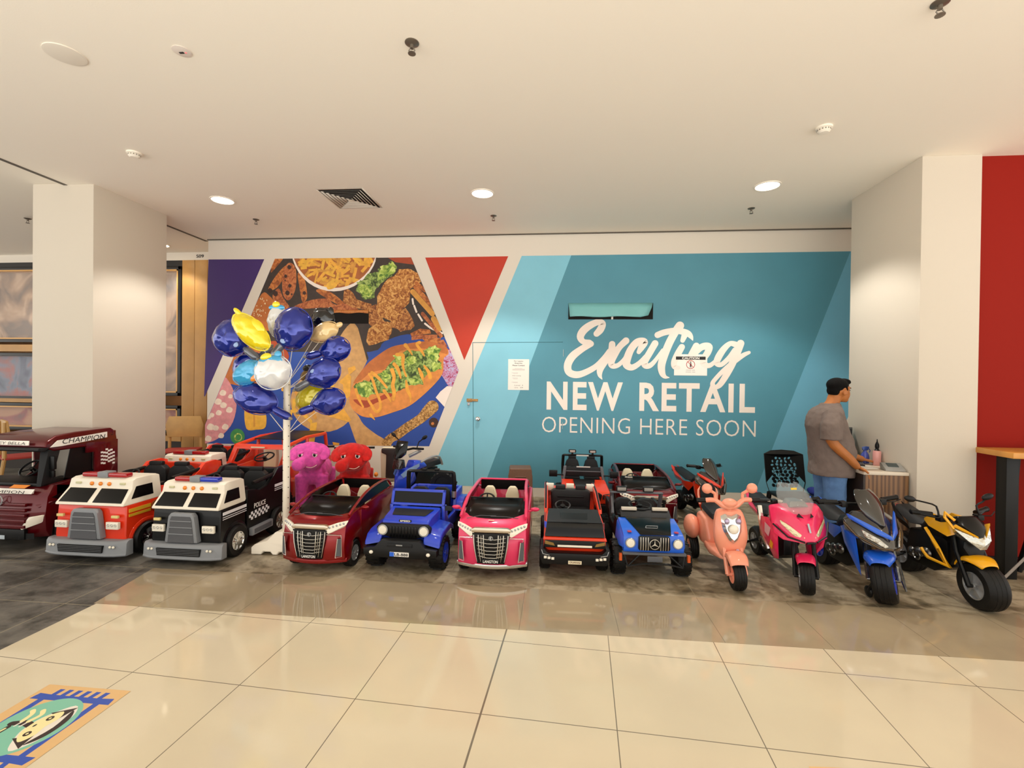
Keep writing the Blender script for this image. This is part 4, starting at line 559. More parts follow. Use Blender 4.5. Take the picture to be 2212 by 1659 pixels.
# ---- floor stickers
def floor_plane(cx, cy, a):
    ca, sa = math.cos(a), math.sin(a); return lambda x, z, h: (cx + x * ca - z * sa, cy + x * sa + z * ca, .0012 + h)
for n_, c in (('sticker_sand', '#dcb37a'), ('sticker_blue', '#2c4fae'), ('sticker_teal', '#7ebfa6'), ('sticker_cream', '#efe3a6'), ('sticker_brown', '#2e1c1c'), ('sticker_line', '#e6ded2')): mat(n_, c, .35)
def P_(mi, lv, pts, k=0): return [mi, lv, k, 0] + [int(round(v * 1000)) for p in pts for v in p]
R_ = [P_(0, 1, [(-.25, -.215), (.245, -.215), (.245, .215), (-.25, .215)])]
for s_ in (-1, 1):
    R_.append(P_(1, 2, [(s_ * .15, -.2), (s_ * .15, .2), (s_ * .19, .19), (s_ * .185, .12), (s_ * .185, -.12), (s_ * .19, -.19)]))
    for k in range(6): R_.append(P_(1, 2, [(s_ * .18, -.13 + k * .047), (s_ * .18, -.105 + k * .047), (s_ * .225, -.1 + k * .047), (s_ * .225, -.125 + k * .047)]))
    R_.append(P_(1, 2, [(-.16, s_ * .155), (.16, s_ * .155), (.16, s_ * .125), (-.16, s_ * .125)]))
R_.append([2, 3, 3, 0, 0, 0, 172, 150, 0, 44])
R_ += [P_(5, 4, [(-.13, .06), (-.06, -.0), (0, -.015), (.06, .0), (.135, .06), (.08, .11), (0, .12), (-.08, .11)], 1), P_(4, 5, [(-.12, .085), (-.075, .0), (-.05, .07)]), P_(4, 5, [(.12, .085), (.075, .0), (.05, .07)]), P_(4, 5, [(-.1, .08), (0, .1), (.1, .08), (.06, .115), (0, .125), (-.06, .115)], 1),
       P_(3, 6, [(-.09, .045), (-.05, .0), (0, -.01), (.05, .0), (.09, .045), (.05, .07), (0, .062), (-.05, .07)], 1)]
for s_ in (-1, 1): R_ += [[4, 8, 3, 0, s_ * 45, 32, 15, 13, 0, 16], [3, 9, 3, 0, s_ * 45, 32, 6, 5, 0, 12]]
R_ += [[4, 8, 3, 0, 0, 12, 9, 5, 0, 12], P_(4, 5, [(.0, -.01, .03), (-.01, -.05, .03), (.0, -.1, .026)], 2), P_(5, 6, [(-.012, -.04, .008), (.012, -.045, .008)], 2), P_(5, 6, [(-.012, -.065, .008), (.012, -.07, .008)], 2),
       P_(3, 6, [(-.02, -.04, .02), (-.06, -.03, .018), (-.085, -.05, .02)], 2), P_(3, 6, [(-.02, -.07, .02), (-.06, -.075, .018), (-.08, -.095, .02)], 2), P_(4, 5, [(.02, -.09, .02), (.07, -.1, .02), (.1, -.14, .02), (.16, -.15, .018)], 2), P_(3, 6, [(.03, -.092, .01), (.045, -.095, .01)], 2), P_(3, 6, [(.075, -.108, .01), (.09, -.125, .01)], 2)]
b, ms = flat_art(R_, ['sticker_sand', 'sticker_blue', 'sticker_teal', 'sticker_cream', 'sticker_brown', 'sticker_line'], floor_plane(-2.215, 1.80, -PI / 2), None, .00012)
o = tag(b.build('floor_sticker', mats=ms), 'blue and teal printed floor sticker with a ring-tailed animal face at bottom left', 'floor sticker')
o2 = MB(); o2.poly([(1.0, 1.94, .0015), (1.4, 1.96, .0015), (1.42, 1.5, .0015), (1.02, 1.48, .0015)]); f = o2.poly([(1.12, 1.93, .0018), (1.2, 1.945, .0018), (1.3, 1.945, .0018), (1.34, 1.93, .0018), (1.34, 1.6, .0018), (1.12, 1.6, .0018)]); f.material_index = 1
tag(o2.build('floor_sticker', mats=[_M['sticker_sand'], mat('sticker_maroon', '#9a2230', .4)]), 'sandy floor sticker just cut by the bottom edge at right', 'floor sticker')
# ================================================================ ride-on cars (local frame: x across, y=0 at the nose, +y to the rear, z up)
def paint(name, c, metal=.0, rough=.22): return mat(name, c, rough + .08, metal=metal, coat=.6, spec=.35)
P_RED = paint('metallic_red_paint', '#8c0507', .5, .22); P_PINK = paint('pink_paint', '#e0305f', .15, .28); P_BLUE = paint('royal_blue_plastic', '#1c3fc4', 0, .28)
P_SKY = paint('bright_blue_plastic', '#2464d8', 0, .25); P_ORANGE = paint('orange_red_plastic', '#e03a17', 0, .3); P_FIRE = paint('fire_red_plastic', '#e2330f', 0, .3)
P_MAROON = paint('maroon_paint', '#5c0610', .35, .2); P_BLACK = mat('black_body_plastic', '#080809', .35, spec=.3, coat=.12); P_DRED = paint('dark_red_paint', '#6d0812', .5, .24)
STITCH = mat('black_leather', '#131314', .45, spec=.3, bump=.2, bscale=250)
def wheel(par, x, y, r, w, rim=SIL, s=1, spokes=8, rr=.58, knob=0, tyre=None, name='wheel', dish=.012, rx=0, hubcol=None):
    """s: side the rim faces (+1 right, -1 left, 0 both)"""
    m = MB(); m.rot((x, y, r), (0, 0, rx))
    m.lathe([(0, -w / 2 + dish), (rr * r, -w / 2 + dish), (rr * r * 1.04, -w / 2 + .003), (r * .9, -w / 2), (r * .985, -w * .36), (r, -w * .2), (r, w * .2), (r * .985, w * .36), (r * .9, w / 2), (rr * r * 1.04, w / 2 - .003), (rr * r, w / 2 - dish), (0, w / 2 - dish)], ax='x', n=36)
    if knob:
        for k in range(knob):
            a = 2 * PI * k / knob; base = m.T
            m.T = base @ Matrix.Rotation(a, 4, 'X')
            o = (k % 2 - .5) * w * .3
            m.box(o - w * .22, o + w * .22, -.006, .006, r * .97, r * 1.035); m.box(-w / 2, -w * .3, -.005, .005, r * .86, r * .98); m.box(w * .3, w / 2, -.005, .005, r * .86, r * .98)
            m.T = base
    else:
        for t_ in (-.22, 0, .22): m.torus((w * t_, 0, 0), r * 1.0, .0022, ax='x', n=36, k=4)
    t = m.build(name, tyre or RUB, par)
    for q in ((s,) if s else (-1, 1)):
        m = MB(); m.rot((x, y, r), (0, 0, rx)); h = q * (w / 2 - dish)
        m.lathe([(0, h - q * .006), (rr * r * .98, h - q * .006), (rr * r * 1.0, h + q * dish * .9), (rr * r * .92, h + q * dish * .9), (rr * r * .86, h + q * .002), (0, h + q * .001)], ax='x', n=28)
        m.lathe([(0, h), (rr * r * .26, h), (rr * r * .22, h + q * dish * 1.1), (0, h + q * dish * 1.2)], ax='x', n=16)
        base = m.T
        for k in range(spokes):
            m.T = base @ Matrix.Rotation(2 * PI * k / spokes, 4, 'X')
            m.hull([(h + q * a, b_, c) for a in (0, dish * .9) for b_, c in ((-rr * r * .07, rr * r * .15), (rr * r * .07, rr * r * .15), (-rr * r * .12, rr * r * .93), (rr * r * .12, rr * r * .93))])
        m.build('rim', rim, t)
    return t
def steering(par, x, y, z, r=.075, tilt=.9):
    m = MB(); m.rot((x, y, z), (tilt, 0, 0)); m.torus((0, 0, 0), r, .009, n=24); 
    for a in (0, 2.1, 4.2): m.tube([(0, 0, -.01), (r * math.sin(a), r * math.cos(a), 0)], .006, 6)
    m.cyl((0, 0, -.05), (0, 0, .003), .02, n=12); return m.build('steering_wheel', BLK, par)
def seat(par, x, y, z, w=.13, h=.2, colr=STITCH, d=.05, taper=.8, head=True, lean=.03, name='seat'):
    """bucket seat seen from the front: cushion, tapered back with rounded top"""
    m = MB(); m.prism([(x - w / 2, z), (x + w / 2, z), (x + w / 2 * 1.04, z + h * .5), (x + w / 2 * taper, z + h * .86), (x + w / 2 * taper * .6, z + h), (x - w / 2 * taper * .6, z + h), (x - w / 2 * taper, z + h * .86), (x - w / 2 * 1.04, z + h * .5)], y, y + d, 'y')
    for v in m.bm.verts: v.co.y += (v.co.z - z) * lean * 3
    m.box(x - w / 2, x + w / 2, y - .12, y + d, z - .03, z + .02)
    return m.build(name, colr, par, bev=.012, seg=3)
def plate(par, s, w, h, y, z, bg=BLK, fg=LETW, x=0, name='number_plate', tw=.8, bold=.02):
    p = MB().box(x - w / 2, x + w / 2, y - .004, y, z - h / 2, z + h / 2).build(name, bg, par, bev=.001)
    if s: text(s, p, x - w / 2 * tw, x + w / 2 * tw, z - h * .3, z + h * .3, y - .005, fg, bold=bold)
    return p
def star_emblem(par, x, y, z, r, m=CHR):
    b = MB(); b.torus((x, y, z), r, r * .09, ax='y', n=28, k=6)
    for k in range(3):
        a = PI / 2 + 2 * PI * k / 3
        P = [(x + r * math.cos(a), z + r * math.sin(a)), (x + r * .16 * math.cos(a + 1.05), z + r * .16 * math.sin(a + 1.05)), (x, z), (x + r * .16 * math.cos(a - 1.05), z + r * .16 * math.sin(a - 1.05))]
        b.prism(P, y - r * .1, y + r * .05, 'y')
    return b.build('emblem', m, par)

# ---------------------------------------------------------------- minivans
def minivan(name, label, loc, body, rz=0, sc=1, chrome_lip=False, lit=''):
    t = thing(name, label, 'ride-on car', loc, rz); W = .265
    # lower body with wheel arches
    side = [(.03, .085), (-.005, .11), (-.012, .2), (.0, .3), (.02, .372), (.06, .402), (.2, .428), (.33, .44), (.34, .3), (.98, .3), (.99, .47), (1.05, .46), (1.08, .34), (1.07, .12), (.98, .09)] + \
        [(.875 + .115 * math.cos(a), .11 + .115 * math.sin(a)) for a in [PI * k / 8 for k in range(9)]] + [(.74, .085), (.34, .085)] + [(.205 + .115 * math.cos(a), .11 + .115 * math.sin(a)) for a in [PI * k / 8 for k in range(9)]] + [(.07, .085)]
    m = MB(); m.prism(side, -W, W)
    def f(x, y, z):
        k = 1
        if y < .1: k -= (.1 - y) * .9 * (1 if z > .1 else 1)          # nose rounds in
        if z > .3: k -= (z - .3) * .35
        return (x * k, y, z)
    # a finer nose: cut extra width loops so that the curved nose reads
    bmesh.ops.bisect_plane(m.bm, geom=m.bm.verts[:] + m.bm.edges[:] + m.bm.faces[:], plane_co=(.15, 0, 0), plane_no=(1, 0, 0))
    bmesh.ops.bisect_plane(m.bm, geom=m.bm.verts[:] + m.bm.edges[:] + m.bm.faces[:], plane_co=(-.15, 0, 0), plane_no=(1, 0, 0))
    for v in m.bm.verts:
        if abs(v.co.x) > .2 and v.co.y < .15: v.co.y += .045
    m.taper(f).build('body', body, t, bev=.008)
    for s in (-1, 1):
        m = MB(); m.prism([(.3, .3), (.3, .438), (.99, .468), (1.04, .45), (1.05, .3), (1.0, .2), (.34, .2)], s * W * .94, s * (W * 1.005)); m.build('side_panel', body, t, bev=.004)
        m = MB(); m.tube([(s * W * .93, .12, .425), (s * W * .9, .36, .535), (s * W * .84, .62, .578), (s * W * .82, .95, .575), (s * W * .86, 1.05, .47)], [.012, .013, .014, .014, .012], 8, sm=4); m.build('roof_rail', body, t)
        # side glass between belt line and rail
        m = MB(); m.prism([(.27, .44), (.42, .535), (.63, .567), (.94, .565), (1.0, .47)], s * W * .9, s * W * .885); m.taper(lambda x, y, z: (x * (1 - max(0, z - .47) * .6), y, z)); m.build('side_window', TINT, t)
        m = MB(); m.ell((s * (W + .045), .27, .455), (.036, .018, .02)); m.tube([(s * W * .97, .27, .435), (s * (W + .03), .27, .445)], .008, 6); m.build('wing_mirror', body, t)
        # headlamp: long wedge sweeping back
        m = MB(); m.hull([(s * .125, -.018, .372), (s * .125, -.018, .33), (s * .15, -.02, .318), (s * .258, .052, .372), (s * .262, .085, .398), (s * .2, .035, .392), (s * .24, .06, .35), (s * .13, .02, .34), (s * .2, .09, .37)])
        hl = m.build('headlamp', LENS, t, bev=.003)
        m = MB()
        for k in range(5): m.ell((s * (.15 + k * .022), -.006 + k * .013, .362 + k * .005), (.009, .006, .009), n=8)
        m.build('reflector', SIL, hl)
        # chrome hook around the front corner and fog recess
        m = MB(); m.tube([(s * .135, -.02, .312), (s * .235, .012, .302), (s * .24, .012, .14), (s * .2, -.008, .135), (s * .215, -.004, .28)], .0035, 6); m.build('chrome_hook', CHR, t)
        m = MB(); m.hull([(s * a, b_, c) for a, b_, c in ((.214, -.006, .28), (.236, .006, .28), (.236, .008, .145), (.203, -.008, .145), (.22, .03, .2))]); m.build('fog_recess', GREYD, t)
        wheel(t, s * .225, .205, .105, .075, SIL, s, 10); wheel(t, s * .225, .875, .105, .075, SIL, s, 10)
    m = MB(); m.prism([(.99, .47), (1.03, .46), (1.04, .585), (.99, .59)], -W * .8, W * .8); m.build('rear_arch', body, t, bev=.006) if False else None
    m = MB(); m.tube([(-W * .82, .97, .575), (W * .82, .97, .575)], .013, 8); m.build('rear_roof_bar', body, t)
    m = MB(); m.prism([(.975, .44), (1.0, .44), (.985, .57), (.965, .57)], -W * .8, W * .8); m.build('rear_screen', BLK, t)
    # windscreen, top bar, wipers
    m = MB(); V = []
    for (y, z, w, bow) in ((.13, .418, .232, .04), (.25, .478, .224, .035), (.37, .532, .212, .03)):
        V.append([m.v((w * u, y + bow * u * u * 1.2 - bow * .4, z - .01 * u * u)) for u in [-1 + k / 4 for k in range(9)]])
    for a, b in zip(V, V[1:]):
        for k in range(8): m.face([a[k], a[k + 1], b[k + 1], b[k]])
    w_ = m.build('windscreen', mat('smoked_windscreen', '#15110e', .3, spec=.15), t); md = w_.modifiers.new('thick', 'SOLIDIFY'); md.thickness = .004
    m = MB(); m.tube([(-.2, .105, .414), (-.1, .128, .432), (.02, .13, .431)], .0025, 5); m.tube([(-.02, .12, .43), (.1, .125, .428), (.19, .13, .416)], .0025, 5); m.build('wiper', GREYD, w_)
    m = MB(); m.tube([(-.212, .385, .53), (0, .355, .541), (.212, .385, .53)], .007, 6, sm=3); m.build('windscreen_top_bar', BLK, t)
    # cabin
    MB().box(-.235, .235, .34, .98, .29, .305).build('cabin_floor', BLK, t)
    MB().prism([(.33, .3), (.33, .45), (.42, .49), (.47, .45), (.45, .3)], -.225, .225).build('dashboard', BLK, t, bev=.01)
    steering(t, -.09, .44, .5, .06)
    for s in (-1, 1): seat(t, s * .1, .7, .34, .115, .215, CREAM, .045, .72)
    # grille
    g = MB(); g.prism([(-.138, .345), (.138, .345), (.128, .29), (.1, .125), (-.1, .125), (-.128, .29)], -.022, .0, 'y'); gr = g.build('grille', BLK, t, bev=.003)
    m = MB()
    for k, x in enumerate((-.12, -.088, -.052, .052, .088, .12)):
        for dx in (0,): m.tube([(x * 1.05, -.026, .335), (x * 1.0, -.03, .25), (x * .82, -.027, .14)], [.0042, .0045, .002], 6, sm=3)
    for x in (-.07, .07): m.tube([(x * 1.02, -.026, .33), (x * .98, -.028, .25), (x * .84, -.026, .165)], .0025, 5, sm=2)
    for z, w2 in ((.305, .132), (.275, .128), (.248, .124), (.222, .118), (.196, .112), (.172, .108)): m.tube([(-w2, -.018, z + .012), (-.03, -.027, z - .004), (.03, -.027, z - .004), (w2, -.018, z + .012)], .0024, 5)
    m.build('chrome_slats', CHR, gr)
    m = MB(); m.torus((0, -.03, .312), .014, .0028, ax='y', n=18, k=6); m.prism([(-.006, .326), (.008, .32), (.002, .312), (.008, .304), (-.004, .298), (-.009, .31)], -.034, -.03, 'y'); m.build('emblem', SIL, gr)
    MB().prism([(-.14, .35), (.14, .35), (.148, .372), (.12, .384), (-.12, .384), (-.148, .372)], -.026, .01, 'y').build('chrome_hood_bar', mat('brushed_chrome', '#cfc3b0', .25, metal=.9), t, bev=.006)
    plate(t, 'LANGTON', .125, .034, -.032, .146, BLK, LETW, name='name_plate', tw=.86)
    m = MB(); m.loft([[(x, -.02 + abs(x) ** 2 * 1.1, z) for x in [-.262 + k * .0524 for k in range(11)]] + [(x, .03 + abs(x) ** 2 * 1.1, z) for x in [.262 - k * .0524 for k in range(11)]] for z in (.085, .1, .115)]); 
    m.build('bumper_lip', CHR if chrome_lip else body, t, bev=.004)
    if lit:
        if lit == 'sticker': MB().box(-.03, .012, .068, .085, .4125, .4135).build('hood_sticker', CREAM, t)
        else:
            m = MB(); 
            for k in range(3): m.ell((-.165 + k * .024, .353, .523), (.014, .004, .008), n=10)
            m.build('rear_view_sticker', PAPER, t)
    squash(t, .45, .68); t.scale = sc if isinstance(sc, tuple) else (sc, sc, sc); return t
minivan('toy_minivan', 'metallic red ride-on minivan with chrome grille, beside the white balloon pole', (-1.862, 3.44, 0), P_RED, -.02)
minivan('toy_minivan', 'pink ride-on minivan with chrome front lip, between the blue jeep and red-black pickup', (-.478, 3.5, 0), P_PINK, .02, 1.03, True, 'sticker')
minivan('toy_minivan', 'dark red ride-on minivan parked against the teal wall behind the blue off-roader', (.945, 4.84, 0), P_DRED, .0, (1.12, 1.05, .93), False, 'clouds')

# ---------------------------------------------------------------- box-cab trucks
def cab_truck(name, label, loc, col, bar2, police, rz=0, sc=1, panel=None):
    t = thing(name, label, 'ride-on truck', loc, rz); W = .3
    m = MB(); m.prism([(.01, .12), (.0, .2), (.015, .45), (.36, .45), (.36, .12)] + [(.22 + .15 * math.cos(a), .13 + .15 * math.sin(a)) for a in [PI * k / 8 for k in range(9)]][0:0] + [(.36, .12)][0:0], -W, W)
    m.taper(lambda x, y, z: (x * (1 - max(0, z - .2) * .12), y + (abs(x) / W) ** 2 * .02 * (y < .1), z)); m.build('cab_lower', col, t, bev=.02, seg=3)
    # white cab top with slanted face
    m = MB(); m.prism([(.01, .445), (.012, .462), (.105, .575), (.115, .64), (.15, .655), (.34, .655), (.375, .64), (.375, .46), (.36, .445)], -W * .97, W * .97)
    m.taper(lambda x, y, z: (x * (1 - (z - .445) * .42), y, z)); top = m.build('cab_top', WHT, t, bev=.014, seg=3)
    # windows
    def on_face(u, v): # u across (m), v 0..1 up the slant
        y = .012 + .093 * v; z = .462 + .113 * v; k = 1 - (z - .445) * .42; return (u * k, y, z)
    for s in (-1, 1):
        n = Vector((0, -.113, .093)).normalized() * .004
        m = MB(); P = [on_face(s * .022, .06), on_face(s * .268, .06), on_face(s * .262, .93), on_face(s * .022, .93)]
        m.hull([tuple(Vector(p) + n) for p in P] + [tuple(Vector(p) - n) for p in P]); m.build('windscreen', TINT, t, bev=.002)
        m = MB(); m.prism([(.085, .49), (.29, .49), (.29, .585), (.14, .585)], s * W * .97, s * (W * .97 - .004)); m.taper(lambda x, y, z: (x * (1 - (z - .445) * .42) + s * .003, y, z)); m.build('side_window', TINT, t)
    # roof light bar
    m = MB(); m.box(-.19, -.045, .13, .2, .655, .692); m.build('beacon_left', REDL, t, bev=.014, seg=3)
    m = MB(); m.box(.035, .195, .13, .2, .655, .692); m.build('beacon_right', mat('blue_lens', '#1d35b5', .15, coat=.6) if bar2 == 'blue' else REDL, t, bev=.014, seg=3)
    MB().box(-.05, .04, .125, .205, .652, .7).build('beacon_mount', GREY, t, bev=.006)
    for k in (-1, 0, 1): MB().ell((k * .075, .106, .605), (.017, .012, .017), n=14).build('marker_lamp', AMBER, t)
    for s in (-1, 1): MB().box(s * .19 - .022, s * .19 + .022, .1, .115, .6, .618).build('roof_marker', mat('clearance_lens', '#cfc9a0', .3), t, bev=.003)
    # grille surround
    P = [(-.14, .185), (-.115, .36), (-.108, .4), (-.088, .425), (.088, .425), (.108, .4), (.115, .36), (.14, .185)]
    m = MB(); m.prism(P, -.03, .02, 'y'); g = m.build('grille_surround', GREY, t, bev=.006)
    m = MB(); m.prism([(-.112, .185), (-.09, .375), (-.078, .4), (.078, .4), (.09, .375), (.112, .185)], -.034, -.028, 'y'); m.build('grille_mesh', mat('grille_grey', '#56575b', .6, bump=.5, bscale=350), g)
    m = MB()
    for z, w2 in ((.255, .105), (.31, .098), (.362, .092)): m.tube([(-w2, -.036, z), (w2, -.036, z)], .004, 6)
    m.build('grille_bar', GREY, g)
    for s in (-1, 1):
        b_ = MB().box(s * .215 - .052, s * .215 + .052, -.012, .012, .262, .322).build('headlamp', LENS, t, bev=.006)
        m = MB()
        for k in range(3): m.torus((s * .215 - .03 + k * .03, -.0135, .295), .009, .0018, ax='y', n=12, k=4)
        m.build('reflector', SIL, b_)
        MB().box(s * .23 - .028, s * .23 + .028, -.006, .012, .352, .374).build('indicator', mat('clear_indicator', '#e3cf87', .3), t, bev=.003) if not police or s < 0 else None
    # bumper
    m = MB(); xs = [-.338 + k * .0676 for k in range(11)]
    m.loft([[(x, -.055 + (abs(x) / .338) ** 5 * .04 + dy, z) for x in xs] + [(.338, .05, z), (-.338, .05, z)] for z, dy in ((.05, 0), (.062, -.006), (.07, 0), (.152, .006), (.17, .018), (.175, .03))]); b = m.build('bumper', GREY, t, bev=.005)
    MB().prism([(-.18, .085), (.18, .085), (.188, .143), (-.188, .143)], -.062, -.04, 'y').build('bumper_grille', BLK, b)
    m = MB(); 
    for z in (.097, .11, .123, .135): m.tube([(-.18, -.063, z), (.18, -.063, z)], .0025, 5)
    m.build('bumper_slat', GREYD, b)
    for s in (-1, 1):
        for k in (0, 1): MB().ell((s * .25 + k * .028 - .014, -.047, .13), (.011, .008, .011), n=12).build('fog_lamp', LENS, b)
    # wheels and arches
    for s in (-1, 1):
        m = MB(); m.torus((s * (W - .02), .22, .13), .155, .026, ax='x', n=18, k=8, a0=-.1, a1=PI + .1); m.build('wheel_arch', col, t)
        wheel(t, s * .275, .22, .135, .1, CHR, s, 8, .6); wheel(t, s * .275, .87, .135, .1, CHR, s, 8, .6)
        # rear body side: door, raised tail
        m = MB(); m.prism([(.375, .17), (.375, .54), (.5, .52), (.56, .5), (.68, .52), (.8, .6), (.86, .655), (1.0, .665), (1.08, .64), (1.1, .4), (1.08, .2), (.99, .2), (.99, .26), (.75, .26), (.7, .17)], s * (W - .035), s * W); m.build('side_body', panel or col, t, bev=.006)
        m = MB(); m.prism([(.4, .12), (.72, .12), (.72, .19), (.4, .19)], s * W, s * (W + .035)); r_ = m.build('running_board', GREY, t, bev=.006)
        MB().box(s * (W + .033), s * (W + .038), .43, .69, .135, .175).build('step_tread', GREYD, r_)
    MB().prism([(.36, .12), (.36, .3), (.56, .3), (1.05, .32), (1.08, .15), (.99, .13)], -(W - .036), W - .036).build('chassis', BLK, t)
    MB().box(-(W - .04), W - .04, 1.02, 1.09, .2, .62).build('tail_panel', col, t, bev=.01)
    MB().prism([(.37, .3), (.37, .55), (.46, .56), (.5, .5), (.44, .3)], -.25, .25).build('dashboard', BLK, t, bev=.01)
    steering(t, -.13, .48, .6, .085, .4)
    for s in (-1, 1):
        st = seat(t, s * .125, .74, .4, .225, .24, BLK2, .07, .92)
        MB().box(s * .125 - .065, s * .125 + .065, .765, .815, .625, .675).build('headrest', STITCH, st, bev=.016, seg=3)
        m = MB(); m.tube([(s * .275, .82, .6), (s * .27, .5, .575)], .018, 10); m.build('armrest', BLK, st)
    # decals on the right-hand side
    X = W + .0015
    if police:
        Tm = Matrix.Translation((X, 0, 0)) @ Matrix.Rotation(PI / 2, 4, 'Z')
        for z0, ya, yb in ((.358, .05, .36), (.438, .8, 1.05)):
            m = MB()
            for dz, h in ((.037, .026), (.017, .006), (0, .006)): m.box(X - .002, X + .0008, ya, yb, z0 + dz, z0 + dz + h)
            m.build('side_stripe', mat('decal_white', '#e9e7ea', .4), t)
        p = MB().box(X - .002, X + .0002, .46, .66, .345, .405).build('police_decal', col, t); text('POLICE', p, .47, .65, .35, .395, 0, LETW, bold=.02, T=Matrix.Translation((X + .001, 0, 0)) @ Matrix.Rotation(PI / 2, 4, 'Z'))
        m = MB()
        for k in range(11):
            for j in range(3):
                if (k + j) % 2: m.box(X - .002, X + .0012, .4 + k * .028, .428 + k * .028, .255 + j * .024 + k * .001, .279 + j * .024 + k * .001)
        m.build('checker_band', _M['decal_white'], t)
    else:
        Y_ = mat('decal_yellow', '#d6a52a', .4); m = MB(); m.box(X - .004, X + .001, .05, .25, .385, .415); m.box(X - .004, X + .001, .05, .25, .35, .372); m.build('side_stripe', Y_, t)
        MB().lathe([(0, X - .003), (.045, X - .003), (.045, X + .002), (0, X + .002)], c=(0, .3, .385), ax='x', n=20).build('fire_badge', mat('decal_brown', '#8a4a1c', .5), t)
    t.scale = sc if isinstance(sc, tuple) else (sc, sc, sc); return t
cab_truck('toy_fire_truck', 'red and white ride-on fire truck at the front, left of the police truck', (-3.79, 3.48, 0), P_FIRE, 'red', False, .0, (1.06, 1.03, .985))
cab_truck('toy_police_truck', 'black and white ride-on police truck with red and blue roof beacon', (-2.965, 3.5, 0), P_BLACK, 'blue', True, 0, (1, .93, .965))
cab_truck('toy_fire_truck', 'second red and white ride-on fire truck, mostly hidden behind the first one', (-4.03, 4.70, 0), P_FIRE, 'red', False, .04, .98)

